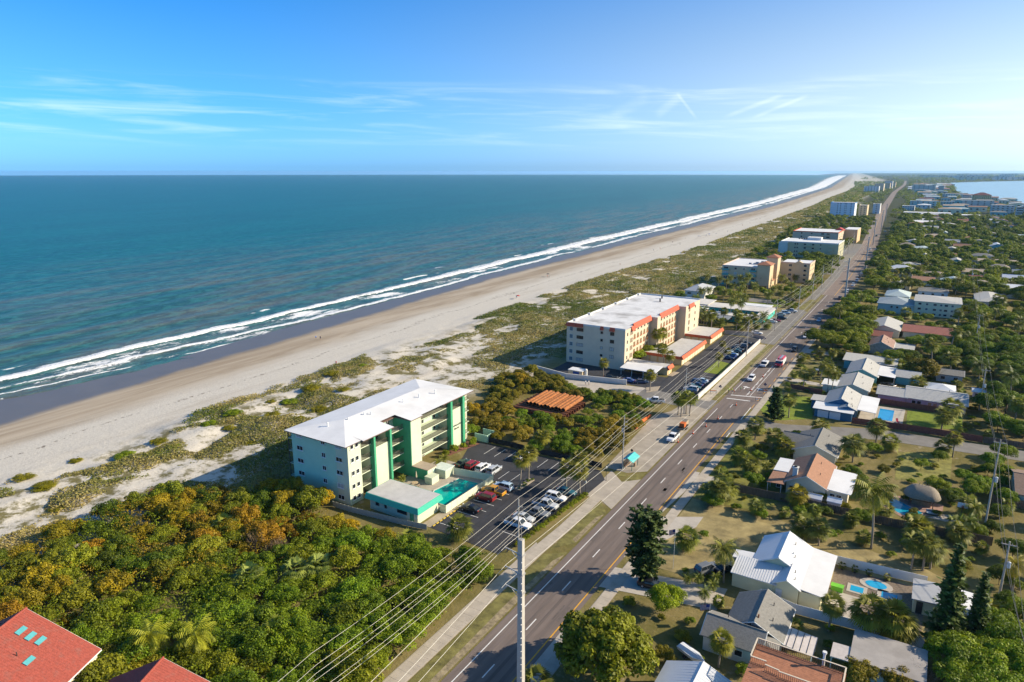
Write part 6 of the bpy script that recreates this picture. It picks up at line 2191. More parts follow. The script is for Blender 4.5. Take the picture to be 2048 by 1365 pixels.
for k_, c_, x, y, lab in (('jeep', 'teal', -42.3, 373.5, 'dark teal jeep on the road just before the tall concrete pole'), ('sedan', 'ice', -43.0, 350.5, 'pale blue car by the shade tree on the road'), ('sedan', 'teal', -41.6, 393, 'dark teal sedan ahead of the jeep'), ('suv', 'black', -42.0, 419, 'black suv beyond the dark teal sedan'),
                          ('suv', 'white', -41.3, 446, 'white suv nearest in the queue beyond the tall pole'), ('suv', 'white', -40.9, 474, 'second white suv in the queue beyond the tall pole'), ('suv', 'white', -40.8, 495, 'third white suv in the queue beyond the tall pole'), ('sedan', 'black', -41.0, 516, 'black car in the queue beyond the tall pole'), ('sedan', 'white', -41.4, 535, 'white car at the back of the queue'),
                          ('sedan', 'grey', -42, 565, 'grey car behind the queue'), ('suv', 'white', -50.5, 705, 'white suv on the far road by the olive cream block'), ('suv', 'ice', -45.5, 706, 'pale suv next to the white one on the far road'), ('sedan', 'white', -53, 930, 'white car on the far road beyond the blocks'), ('sedan', 'black', -60, 1010, 'black car on the far road'), ('suv', 'teal', -57, 860, 'teal suv far along the road')):
    car(k_, c_, x, y, -90, lab, G4)
car('pickup', 'grey', -32.2, 446.4, 30, 'grey pickup parked beside the far road')
G5 = 'cars at the inland houses'
for a in (('suv', 'grey', -27.6, 111.4, 60, 'grey suv with roof bars in front of the yellow house'), ('sedan', 'black', -24.9, 113.4, 60, 'black car between the grey suv and the yellow house'), ('sedan', 'black', -34.4, 101.6, 10, 'black car under the clipped pine'),
          ('sedan', 'black', -7.4, 251.8, 150, 'black car under the white patio roof of the teal house'), ('suv', 'grey', -30.4, 255.4, 100, 'grey suv in the driveway under the palms'), ('sedan', 'white', 28, 424, 0, 'white car by the two tall palms'), ('suv', 'white', 33, 426, 0, 'white suv by the grey roofed house')):
    car(*a, G5)
tr = thing('boat', 'small white covered boat on a trailer beside the grey shingled house', 'boat', (-23.0, 87.6, .0), RD(-25))
MB().loft([[(-2.2, -.6, .55), (-2.2, .6, .55), (-2.2, .8, 1.15), (-2.2, -.8, 1.15)], [(.8, -.6, .5), (.8, .6, .5), (.8, .85, 1.2), (.8, -.85, 1.2)], [(2.4, -.05, .8), (2.4, .05, .8), (2.4, .1, 1.3), (2.4, -.1, 1.3)]]).build('hull', MATS['van_white'], tr)
MB().loft([[(-2.15, -.75, 1.16), (-2.15, .75, 1.16), (-2.0, .3, 1.5), (-2.0, -.3, 1.5)], [(2.2, -.15, 1.3), (2.2, .15, 1.3), (1.6, .1, 1.55), (1.6, -.1, 1.55)]]).build('cover', PVC, tr)
for s in (-1, 1):
    MB().tube((-.6, s * .8 - .1, .3), (-.6, s * .8 + .1, .3), .3, n=10).build('wheel', TYRE, tr)
MB().tube((-2, 0, .45), (3.2, 0, .45), .06, n=5).build('trailer_bar', RIM, tr)
# ---------------------------------------------------------------- planting
def inside(x, y, poly):
    c = False
    n = len(poly)
    for i in range(n):
        (x0, y0), (x1, y1) = poly[i], poly[i - 1]
        if (y0 > y) != (y1 > y) and x < (x1 - x0) * (y - y0) / (y1 - y0) + x0:
            c = not c
    return c


def clear_of(x, y, m=1.5, front=2.0):
    return not any(a - m < x < b + m and c - m - front < y < d_ + m for a, b, c, d_ in RECTS)


def scatter(poly, gap, seed, ok=None, tries=30):
    """points at least 'gap' apart inside a polygon"""
    r = random.Random(seed)
    xs, ys_ = [p[0] for p in poly], [p[1] for p in poly]
    out, cell = [], {}
    n = int((max(xs) - min(xs)) * (max(ys_) - min(ys_)) / gap ** 2 * 3)
    for _ in range(n):
        x, y = r.uniform(min(xs), max(xs)), r.uniform(min(ys_), max(ys_))
        if not inside(x, y, poly) or (ok and not ok(x, y)):
            continue
        i, j = int(x // gap), int(y // gap)
        if any((x - q[0]) ** 2 + (y - q[1]) ** 2 < gap * gap for a in (-1, 0, 1) for b in (-1, 0, 1) for q in cell.get((i + a, j + b), ())):
            continue
        cell.setdefault((i, j), []).append((x, y))
        out.append((x, y))
    return out


def tintv(c, r, v=.18):
    k = 1 + r.uniform(-v, v)
    return (c[0] * k * (1 + r.uniform(-.08, .08)), c[1] * k, c[2] * k * (1 + r.uniform(-.1, .1)))


r = random.Random(77)


def vs3(a, b):
    s = r.uniform(a, b)
    return (s * r.uniform(.85, 1.2), s * r.uniform(.85, 1.2), s * r.uniform(.8, 1.3))


GREEN, FRESH, OLIVE_, RUST, GOLD, DARK = (1, 1, 1), (1.0, 1.15, .9), (1.1, 1.0, .9), (1.35, .95, .7), (1.9, 1.5, .5), (.62, .70, .75)
scrub = [G(a, b, 5.0 if a < 640 and b < 1150 else 2.0) for a, b in ((-60, 1110), (60, 1062), (200, 995), (330, 962), (420, 948), (585, 955), (655, 1035), (735, 1062), (860, 1095), (985, 1118), (985, 1150), (930, 1215), (860, 1285), (740, 1400), (300, 1500), (-60, 1420))]
pts = scatter(scrub, 3.3, 21, lambda x, y: clear_of(x, y, 1.0, 0) and x < -60.5)
for x, y in pts:
    n1 = float(fbm(x / 16, y / 16, 5))
    n2 = float(fbm(x / 7, y / 7, 8))
    east = (x + 60) / -90.0
    gzv = gz(x, y) - .1
    if east < .46 + (n1 - .5) * 1.1:
        if n2 > .60:
            put(SHRUB, x, y, vs3(.6, 1.15), 'olive rounded shrub in the dense scrub beside the walk', 'olive shrubs in the roadside scrub', tintv((1.1, 1.0, .8), r), z=gzv)
        else:
            put(SHRUB, x, y, vs3(.55, 1.2), 'bright green leafy shrub in the dense scrub beside the walk', 'green shrubs in the roadside scrub', tintv(FRESH, r), z=gzv)
    elif n2 > .60:
        put(GRAPE, x, y, vs3(.5, .95), 'rust brown sea grape in the scrub behind the dunes', 'rust brown sea grapes in the scrub', tintv(RUST, r), z=gzv)
    elif n2 > .50:
        put(GRAPE, x, y, vs3(.5, .95), 'yellowing sea grape in the scrub behind the dunes', 'yellowing sea grapes in the scrub', tintv((1.35, 1.2, .7), r), z=gzv)
    elif n2 > .42:
        put(GRAPE, x, y, vs3(.5, 1.0), 'olive green sea grape in the scrub behind the dunes', 'olive sea grapes in the scrub', tintv((.95, 1.15, .8), r), z=gzv)
    else:
        put(SHRUB, x, y, vs3(.55, 1.0), 'dark green shrub in a hollow of the scrub', 'dark shrubs in the scrub hollows', tintv(DARK, r), z=gzv)
# the single plants one can pick out in it
for a, b, s in ((520, 1100, 1.0), (560, 1110, .85)):
    x, y = G(a, b)
    put(BARE, x, y, s, 'large bare grey brown shrub standing in the scrub' if s == 1 else 'smaller bare shrub leaning on the large bare one', None, (1, 1, 1))
x, y = G(310, 1010)
put(BARE, x, y, .55, 'bare pinkish shrub among the rust brown sea grapes', None, (1.3, .9, .8), z=1.8)
for a, b, lab in ((285, 1290, 'coconut palm with yellowing fronds in the scrub by the villa'), (385, 1300, 'large coconut palm with arching fronds in the scrub')):
    x, y = G(a, b, 3)
    put(COCO[2], x, y, 1.1, lab, None, (1.7, 1.7, .7))
for i, (a, b) in enumerate(((450, 1050), (545, 1260), (590, 1140), (640, 1125), (500, 1150))):
    x, y = G(a, b, 3)
    put(SABAL[2], x, y, .95, ('small cabbage palm rising from the green scrub', 'silvery palmetto crown in the scrub near the bare shrub')[i > 1], 'little palms in the scrub', (1.1, 1.2, .9) if i < 2 else (1.5, 1.7, 2.2))
for a, b, s, c, lab in ((640, 1015, .95, GOLD, 'golden sea grape against the end wall of the mint block'), (600, 1000, .75, GOLD, 'smaller golden sea grape beside the mint block corner'), (700, 1065, .6, GOLD, 'golden shrub by the grey fence of the pool house'), (770, 1085, .6, (1.4, 1.2, .6), 'yellow green shrub in front of the pool house')):
    x, y = G(a, b)
    put(GRAPE, x, y, s, lab, None, c)
x, y = G(925, 1080)
put(SABAL[2], x, y, 1.0, 'round cabbage palm at the corner of the mint block car park', None, GREEN)
x, y = G(820, 1090)
put(PALMETTO, x, y, 1.6, 'grey green palmetto behind the car park corner', None, (1.3, 1.4, 1.3))
# dark undergrowth below the shrubs
gp = [q for q in scrub]
und = scatter(gp, 1.25, 5, lambda x, y: x < -60.4 and clear_of(x, y, .8, 0))
for west, mt_, col_ in ((False, LEAF, (.95, .95, .8, 1)), (True, LEAFB, (1.15, .95, .75, 1))):
    C = [np.array([x, y, gz(x, y) + .2 + np.clip((-60.0 - x) * .5, 0, 1) * (.6 + 3.0 * float(fbm(x / 5, y / 5, 45)))]) for x, y in und
         if ((x + 60) / -90.0 > .46 + (float(fbm(x / 16, y / 16, 5)) - .5) * 1.1 and float(fbm(x / 6, y / 6, 47)) > .44) == west]
    V, Fq, L = clumps_cloud(C, [r.uniform(.7, 1.2) for _ in C], 34, .34, np.random.default_rng(3), .8)
    o = mesh_object('undergrowth', np_mesh('undergrowth', V, Fq, mt_, L))
    o.color = col_
    o['kind'] = 'stuff'

# thicket between the mint block and the beach path
thick = [(-103, 142.5), (-75, 142.5), (-63, 145), (-64, 166), (-66, 185), (-70, 190), (-84, 191), (-98, 192.5), (-106, 200), (-118, 202), (-122, 190), (-112, 168), (-106, 150)]
pts = scatter(thick, 3.7, 31, lambda x, y: not (-105 < x < -82.5 and 163.5 < y < 185))
for x, y in pts:
    n1 = float(fbm(x / 13, y / 13, 15))
    if x < -96 and y > 165:
        put(GRAPE, x, y, r.uniform(.55, .8), 'broad olive sea grape between the beach path and the dunes', 'olive sea grapes along the beach path', tintv((.95, .95, .8), r))
    elif n1 > .52:
        put(GRAPE, x, y, r.uniform(.6, .85), 'olive brown sea grape in the thicket by the rusty pipes', 'olive brown sea grapes in the thicket', tintv(OLIVE_, r))
    elif n1 > .40:
        put(SHRUB, x, y, r.uniform(.65, .95), 'fresh green bush in the thicket behind the mint car park', 'green bushes in the thicket', tintv(FRESH, r))
    else:
        put(SHRUB, x, y, r.uniform(.6, .85), 'dull sage green bush in the thicket behind the mint car park', 'sage bushes in the thicket', tintv((1.15, 1.1, 1.3), r))
hedge = [(-84, 187.5), (-70, 189), (-68, 192), (-75, 195.5), (-84, 192), (-102, 193), (-104, 190)]
for x, y in scatter(hedge, 3.2, 41):
    put(GRAPE, x, y, r.uniform(.5, .68), 'dense dark hedge bush along the beach path', 'hedge bushes along the beach path', tintv((.85, .95, .85), r))
for a, b, s, lab in ((1040, 770, .9, 'tall golden green sea grape above the beach path wall'), (1000, 790, .75, 'olive sea grape behind the far end of the mint block'), (945, 830, .8, 'golden sea grape beside the far end of the mint block')):
    x, y = G(a, b)
    put(GRAPE, x, y, s, lab, None, (1.5, 1.2, .65) if s > .77 else (1, 1, .8))
for a, b, k, lab in ((1160, 945, 1, 'cabbage palm in the thicket edge above the car park entrance'), (1085, 900, 1, 'slim cabbage palm in the thicket')):
    x, y = G(a, b)
    put(SABAL[k], x, y, .9, lab, None, (1.2, 1.1, .8))

# dunes: creeping cover and tufts, one mass
rg = np.random.default_rng(91)


def dune_cover(y0, y1, n, size, thr, wid=(46, 101)):
    y = rg.uniform(y0, y1, n)
    d_ = rg.uniform(wid[0], wid[1], n)
    x = shore(y) + d_ * widen(y)
    m = .68 * fbm(x / 9, y / 13, 55) + .32 * fbm(x / 34, y / 60, 57)
    edge = np.interp(d_, [46, 58, 90, 104], [.10, 0, -.02, -.08]) - np.interp(y, [120, 220, 300], [0, .05, .09])
    keep = (m + (rg.uniform(size=n) - .5) * .05 > thr + edge) & ~((x > -119) & (y < 142)) & (x < np.interp(y, [0, 140, 1000, 1300, 5000], [-119, -116.5, -122, -150, -300]))
    x, y, m = x[keep], y[keep], m[keep]
    hgt = np.clip((m - thr) * 8, 0, 1) ** .7 * rg.uniform(.2, 1, len(x)) * 1.1
    P = np.stack([x, y, ground_z(x, y) + .05 + hgt], 1)
    N = np.array([0, 0, 1.0]) + rg.normal(0, .55, (len(x), 3))
    N /= np.linalg.norm(N, axis=1, keepdims=True)
    L = np.clip(fbm(x / 5, y / 6, 66) * 1.3 + fbm(x / 30, y / 45, 68) * 1.6 - .95 + rg.normal(0, .15, len(x)), 0, 1)
    V, Fq = leaf_quads(P, N, size, rg, .6)
    return V, Fq, L


Vs, Fs, Ls, k = [], [], [], 0
for a in ((30, 200, 230000, .50, .515, (46, 112)), (200, 380, 200000, .56, .50, (46, 112)), (380, 700, 120000, .8, .46, (46, 96)), (700, 1600, 80000, 1.6, .44, (46, 92)), (1600, 4200, 40000, 3.5, .38, (46, 92))):
    V, Fq, L = dune_cover(*a)
    Vs.append(V)
    Fs.append(Fq + k)
    Ls.append(L)
    k += len(V)
o = mesh_object('dune_vegetation', np_mesh('dune_vegetation', np.concatenate(Vs), np.concatenate(Fs), DUNE, np.concatenate(Ls)))
o['kind'] = 'stuff'
for i, (a, b, s) in enumerate(((1230, 600, .45), (1290, 645, .9), (1160, 705, .8), (1270, 725, .7), (1300, 762, .5), (1390, 797, .5), (690, 865, .9), (880, 800, .8), (960, 825, .6), (320, 1162, .6), (250, 1055, .9), (1600, 565, .9), (1720, 505, 1.0), (1500, 570, .6), (1840, 425, 1.0), (2010, 372, .7), (1510, 655, .9), (1770, 610, .9), (600, 940, .4), (420, 890, .6), (130, 990, .8), (1900, 520, .8), (1660, 670, .6))):
    x, y = G(a / 2.767, 600 + b / 2.767, -.1)
    bright = i in (0, 1, 2, 6, 8, 11, 15, 18)
    put(SHRUB, x, y, (s * .95, s * .95, s * .42), 'low bright green shrub mound on the white dune sand' if bright else 'low olive shrub mound on the white dune sand', 'bright shrub mounds on the dunes' if bright else 'olive shrub mounds on the dunes', (1.35, 1.4, .7) if bright else (1.5, 1.1, .8), z=gz(x, y) - .25)

for x, y, s_ in ((-89.3, 39.0, 1.15), (-87.3, 35.5, 1.2), (-85.8, 32, 1.2), (-92.5, 41.5, .8), (-84.0, 36.5, .9), (-88, 42, .8), (-70, 44.5, .8), (-68, 41, .8), (-73, 46, .7), (-66.5, 45, .7)):
    put(GRAPE, x, y, s_, 'sea grape pressed against the walls of the red roofed villa', 'sea grapes at the villa walls', tintv((1.0, 1.1, .8), r))
# car park and roadside palms
for x, y, k, lab in ((-73.1, 121.8, 3, 'first of the twin cabbage palms on the planting island'), (-73.7, 126.6, 3, 'second of the twin cabbage palms on the planting island'), (-60.8, 127.2, 0, 'cabbage palm by the car park entrance'), (-64.4, 127.6, 0, 'cabbage palm just inside the car park entrance')):
    put(SABAL[k], x, y, .95, lab, None, (1.15, 1.05, .85))
for x, y in scatter([(-74, 121.4), (-73, 121.4), (-72.8, 127.4), (-74, 127.4)], .7, 3):
    put(SHRUB, x, y, .12, 'small clipped shrub on the planting island', 'clipped shrubs on the planting island', FRESH, z=.1)
for y in np.arange(101, 127, 1.6):
    put(SHRUB, -61.2 + (y - 101) * .08, y, r.uniform(.24, .32), 'low green hedge shrub inside the iron fence', 'hedge shrubs inside the iron fence', tintv((1.3, 1.2, .7), r))
for x, y, s in ((-98.4, 127.5, .30), (-98, 130.5, .38), (-97.2, 133.5, .32), (-96.6, 136.5, .28), (-97.2, 138.0, .3)):
    put(SHRUB, x, y, (s, s, s * 1.7), 'tall leafy bush against the facade of the mint block', 'bushes against the mint block facade', tintv((1.4, 1.35, .8), r))
for x, y, s in ((-95.8, 120.8, .5), (-95.2, 123.5, .5), (-97.4, 105.8, .35), (-96.9, 109.5, .4)):
    put(COCO[2], x, y, s, 'young palm clump between the pool deck and the mint block', 'young palms by the mint block', (1.2, 1.2, .9))
for a, b, k, s, lab in ((1206, 752, 0, .85, 'small palm beside the tan sign shed'), (1327, 738, 3, 1.0, 'slender palm at the red tiled carport end'), (1338, 738, 0, .9, 'shorter palm at the red tiled carport end'), (1300, 782, 0, .95, 'palm at the corner of the beach path wall'), (1437, 735, 0, .75, 'palm on the planting bed by the white wall'), (1455, 715, 1, .6, 'low palm by the parked cars'),
                        (1445, 700, 1, .6, 'bushy palm at the far parked cars')):
    x, y = G(a, b)
    put(SABAL[k], x, y, s, lab, None, (1.1, 1.0, .8))
for a, b in ((1356, 830), (1362, 834), (1372, 828), (1379, 832)):
    x, y = G(a, b)
    put(SABAL[0], x, y, .95, 'one of the clustered palms by the access lane', 'palm cluster by the access lane', (.9, 1.0, .8))
for x, y, s in ((-91.5, 236, .55), (-90.8, 239, .5), (-88.5, 251.5, .5), (-87.0, 254, .45), (-90, 245, .55)):
    put(BROAD, x, y, s, 'small leafy tree in the courtyard of the beige block', 'courtyard trees of the beige block', tintv((1.3, 1.25, .8), r))
for x, y in ((-87.5, 251), (-86, 253)):
    put(SABAL[3], x, y, 1.1, 'tall palm in the courtyard of the beige block', 'courtyard palms of the beige block', (1.1, 1.1, .8))
for x, y in scatter([(-89, 300.5), (-76, 300.5), (-66, 305), (-60, 310), (-62, 326), (-90, 316), (-104, 310), (-104, 303)], 3.9, 51):
    put(SABAL + COCO[:1], x, y, r.uniform(.75, 1.05), 'palm in the garden between the garages and the teal motel', 'palms in the motel front garden', tintv((.95, 1.0, .8), r))
for x, y in ((-82, 337.5), (-99.5, 337), (-76, 336)):
    put(COCO, x, y, .95, 'coconut palm between the teal motel wings', 'coconut palms between the motel wings', tintv((.95, 1.05, .8), r))
for x, y in scatter([(-104, 366), (-84, 366), (-66, 374), (-60, 400), (-66, 425), (-104, 425), (-122, 410), (-120, 368)], 6.2, 61, lambda x, y: clear_of(x, y, 1, 3) and not (-88 < x < -64 and 378 < y < 398)):
    if r.random() < .65:
        put(COCO, x, y, r.uniform(.8, 1.05), 'coconut palm in the grove behind the motel', 'palms of the grove behind the motel', tintv((1.1, 1.1, .8), r))
    else:
        put(BROAD, x, y, .6, 'leafy tree in the grove behind the motel', 'trees of the grove behind the motel', tintv((1.1, 1.1, .8), r))
sheet('lawn', [(-84, 377), (-66, 377), (-66, 384), (-84, 384)], .03, LAWN)
sheet('parking_lot', [(-90, 386), (-64, 386), (-64, 397), (-90, 397)], .03, OLDA)
for x, y in scatter([(-64, 374), (-58.5, 372), (-59.5, 470), (-64.5, 468)], 3.6, 63):
    put(SHRUB + BROAD[:1], x, y, r.uniform(.5, .62), 'roadside shrub between the grove and the far road', 'roadside shrubs along the far road', tintv((1.15, 1.1, .8), r))
for x, y in scatter([(-64, 480), (-60, 505), (-62, 600), (-68, 612), (-84, 600), (-84, 500), (-66, 496)], 5.2, 65, lambda x, y: clear_of(x, y, 1, 2)):
    put(BROAD, x, y, r.uniform(.5, .8), 'broadleaf tree between the buff and the olive cream blocks', 'trees between the blocks', tintv((1.1, 1.0, .8), r))
for a, b, s in ((1563, 575, 1.0), (1570, 578, .8), (1590, 566, .95), (1523, 576, .75), (1478, 580, .9), (1490, 590, .85)):
    x, y = G(a, b)
    put(COCO, x, y, s, 'palm in front of the buff apartment block', 'palms in front of the buff block', (1.2, 1.15, .8))
for x, y in scatter([(-124, 500), (-90, 500), (-70, 655), (-66, 720), (-70, 765), (-66, 830), (-70, 980), (-82, 1165), (-150, 1165), (-150, 900), (-130, 640)], 11.5, 67, lambda x, y: clear_of(x, y, 3, 12)):
    put(BROAD, x, y, r.uniform(.65, .95), 'tree among the beachfront blocks far down the road', 'trees among the far beachfront blocks', tintv((.95, .95, .85), r))
# ---------------------------------------------------------------- inland gardens and woods
def at(a, b):
    return G(a, b)


x, y = at(1203, 1345)
put(FINE[0], x, y, 1.0, 'big round sea grape tree at the roadside in the foreground', None, (.85, 1.05, .7), rz=.4)
x, y = at(1288, 1163)
put(CASU, x, y, 1.0, 'tall clipped dark pine on the inland roadside', None, (1, 1, 1), rz=.3)
x, y = at(1548, 842)
put(CEDAR, x, y, 1.05, 'dark spreading pine at the side street corner', None, (.9, 1, 1))
x, y = at(1887, 1288)
put(SPIRE, x, y, 1.18, 'tallest conical pine beside the storage building', None, (1.3, 1.25, 1))
x, y = at(1947, 1288)
put(SPIRE, x, y, .85, 'shorter conical pine behind the tallest one', None, (1.2, 1.2, 1))
x, y = at(1742, 1098)
put(COCO[1], x, y, 1.42, 'very tall royal palm standing alone on the vacant lot', None, (1.2, 1.2, .75), rz=-2.59 - ROYAL_A)
x, y = at(1447, 1165)
put(COCO[0], x, y, .95, 'coconut palm at the front of the yellow house', None, (1.2, 1.15, .8))
table = [  # pattern, px, py, scale, tint, label
    (SABAL[0], 1437, 1335, .78, (1.3, 1.2, .7), 'cabbage palm beside the wall of the grey shingled house'), (SABAL[0], 1657, 1262, .85, GREEN, 'leaning cabbage palm by the white vinyl fence'),
    (SABAL[1], 1735, 1275, 1.1, (1.1, 1.05, .8), 'shaggy cabbage palm beside the plunge pools'), (SABAL[1], 1772, 1285, 1.15, (1.2, 1.1, .7), 'second shaggy cabbage palm beside the plunge pools'), (SABAL[2], 1800, 1290, 1.15, (1.25, 1.1, .7), 'third shaggy cabbage palm towards the pines'),
    (SABAL[2], 1608, 1080, 1.0, GREEN, 'bushy palm behind the ridge of the yellow house'), (SABAL[1], 1637, 1092, .9, GREEN, 'taller bushy palm behind the yellow house'),
    (SABAL[0], 1822, 1140, .95, GREEN, 'cabbage palm of the dark group by the plank fence'), (SABAL[0], 1845, 1142, 1.0, GREEN, 'middle palm of the dark group by the plank fence'), (SABAL[1], 1860, 1138, 1.0, GREEN, 'end palm of the dark group by the plank fence'),
    (SABAL[2], 1828, 1080, 1.0, (1.3, 1.2, .8), 'pale bushy palm at the kidney shaped pool'), (SABAL[2], 1765, 1040, .85, GREEN, 'round palm between the tall royal palm and the pool'), (SABAL[2], 1598, 1010, .9, (1.5, 1.2, .6), 'yellow skirted palm in front of the cream house'),
    (SABAL[2], 1425, 1003, 1.0, GREEN, 'dense palm of the roadside clump at the vacant lot'), (SABAL[1], 1440, 1010, .95, GREEN, 'tall palm of the roadside clump at the vacant lot'), (SABAL[2], 1455, 1003, .95, (1.1, 1.1, .8), 'outer palm of the roadside clump at the vacant lot'),
    (SABAL[1], 1487, 905, .95, GREEN, 'palm at the roadside front of the grey roofed house'), (SABAL[1], 1510, 880, 1.0, GREEN, 'palm below the dark spreading pine'), (SABAL[1], 1545, 900, .95, GREEN, 'palm beside the spreading pine trunk'), (SABAL[2], 1572, 915, 1.0, (1.2, 1.1, .8), 'bushy palm at the corner of the grey roofed house'),
    (SABAL[0], 1490, 935, .55, (1.5, 1.6, .8), 'little bright palm on the front lawn'), (COCO[2], 1535, 945, .5, (1.5, 1.4, .8), 'young feather palm by the cream house porch'), (SABAL[1], 1640, 880, .95, (1.1, 1.05, .85), 'grey green palm beside the navy house garage'),
    (SABAL[1], 1705, 925, 1.15, GREEN, 'thick palm behind the cream house'), (SABAL[1], 1752, 885, 1.05, GREEN, 'palm beside the side street'), (SABAL[2], 1775, 900, .9, (1.2, 1.2, .9), 'low palm beside the side street'), (SABAL[0], 1905, 915, .9, (1.1, 1.0, .7), 'palm at the bend of the side street'), (SABAL[2], 1888, 912, .85, GREEN, 'low dark palm at the bend of the side street'),
    (SABAL[1], 1895, 850, 1.25, (1.05, 1.05, .85), 'columnar palm mass at the end of the green lawn'), (SABAL[1], 1882, 862, 1.1, GREEN, 'second columnar palm at the end of the green lawn'), (SABAL[0], 1577, 836, .95, GREEN, 'lone palm on the bright lawn'), (SABAL[0], 1606, 780, 1.0, GREEN, 'palm by the short red fence'),
    (SABAL[3], 1655, 785, .95, (1.1, 1.05, .7), 'tall shaggy palm in front of the pale gabled house'), (COCO[1], 1662, 790, .85, (1.1, 1.05, .7), 'tall feather palm in front of the pale gabled house'), (SABAL[3], 1640, 765, .8, GREEN, 'palm behind the parked grey suv'), (SABAL[0], 1775, 745, .8, GREEN, 'dark palm behind the teal house'), (SABAL[2], 1832, 785, 1.15, GREEN, 'round palm right of the teal house'),
    (BROAD[0], 1872, 985, .42, (1.3, 1.2, .9), 'mango like tree with pinkish leaves beside the thatched hut'), (BROAD[1], 1955, 985, .48, FRESH, 'bright green tree by the utility pole'), (BROAD[2], 2010, 960, .42, (1.3, 1.3, .9), 'feathery green tree at the frame edge'), (BROAD[1], 1900, 1005, .35, DARK, 'dark bush behind the thatched hut'),
    (COCO[2], 1935, 1075, .75, FRESH, 'bushy palm below the utility pole'), (COCO[2], 1955, 1050, .8, (1.2, 1.2, .7), 'slim palm cluster by the basketball hoop'), (SABAL[2], 1915, 1085, .9, GREEN, 'palm in front of the basketball court'), (SHRUB[0], 1650, 1030, .5, DARK, 'dark shrub along the plank fence'), (SHRUB[1], 1615, 1022, .45, DARK, 'second dark shrub along the plank fence'),
    (SABAL[2], 1378, 1100, .9, (1.0, 1.1, .8), 'round bushy palm on the vacant lot by the flag'), (SHRUB[2], 1407, 1074, .36, FRESH, 'small round shrub on the vacant lot'), (BROAD[1], 1330, 1222, .52, (1.5, 1.5, .8), 'feathery light green tree in front of the grey shingled house'), (COCO[2], 1410, 1210, .5, FRESH, 'young palm near the flag house corner'),
    (GRAPE[0], 1720, 1372, .75, (1.0, .95, .9), 'grey olive bush behind the roof deck'), (GRAPE[1], 1790, 1378, .7, (1.1, .95, .9), 'brown olive bush at the lower edge beside the roof deck'), (BARE, 1840, 1372, .8, (1, 1, 1), 'dry twiggy bush at the lower edge'), (SHRUB[1], 1770, 1345, .3, DARK, 'dark bush against the storage building'),
    (FINE[1], 1842, 758, .80, (.85, .80, .85), 'broad olive brown sea grape behind the teal house'), (SHRUB[0], 1735, 690, .75, FRESH, 'bright green round bush by the weathered house'), (SABAL[2], 1075, 1400, .9, GREEN, 'palm tip at the foot of the concrete pole'),
    (COCO[1], 1985, 655, .9, GREEN, 'tall palm beside the long brick red roof'), (SABAL[3], 1990, 625, 1.0, GREEN, 'first of two tall palms by the grey roofed house'), (SABAL[3], 2003, 630, 1.05, GREEN, 'second of two tall palms by the grey roofed house'), (COCO[1], 2035, 690, 1.0, GREEN, 'tall feather palm at the frame edge'),
    (COCO[0], 2025, 1185, .8, (1.6, 1.3, .7), 'thin yellow palm beside the near utility pole'), (BROAD[0], 1640, 1000, .25, (1, 1, .8), 'shrub at the corner of the cream house'),
]
for pat, a, b, s, c, lab in table:
    x, y = at(a, b)
    put(pat, x, y, s, lab, None, c)
for x, y in scatter([(-30, 104.6), (-23, 105.6), (-23, 108), (-30, 106.6)], 1.5, 71):
    put(COCO[2], x, y, .42, 'hedge palm in the row in front of the yellow house', 'hedge palms before the yellow house', (1.1, 1.2, .8))
for a, b, s in ((1905, 1345, .62), (1960, 1350, .7), (2015, 1325, .7), (1985, 1275, .55), (2040, 1365, .7), (2035, 1255, .5), (1925, 1390, .6), (1985, 1400, .6)):
    x, y = at(a, b)
    put(BROAD, x, y, s, 'glossy broadleaf tree in the corner mass below the pines', 'glossy trees in the near corner', tintv((1.05, 1.15, .9), r))
for x, y in scatter([(14, 112), (40, 118), (46, 150), (30, 166), (18, 166), (16, 150), (14, 130)], 6.5, 73):
    put(BROAD, x, y, r.uniform(.3, .5), 'dark tree along the utility line at the frame edge', 'dark trees along the utility line', tintv(DARK, r))
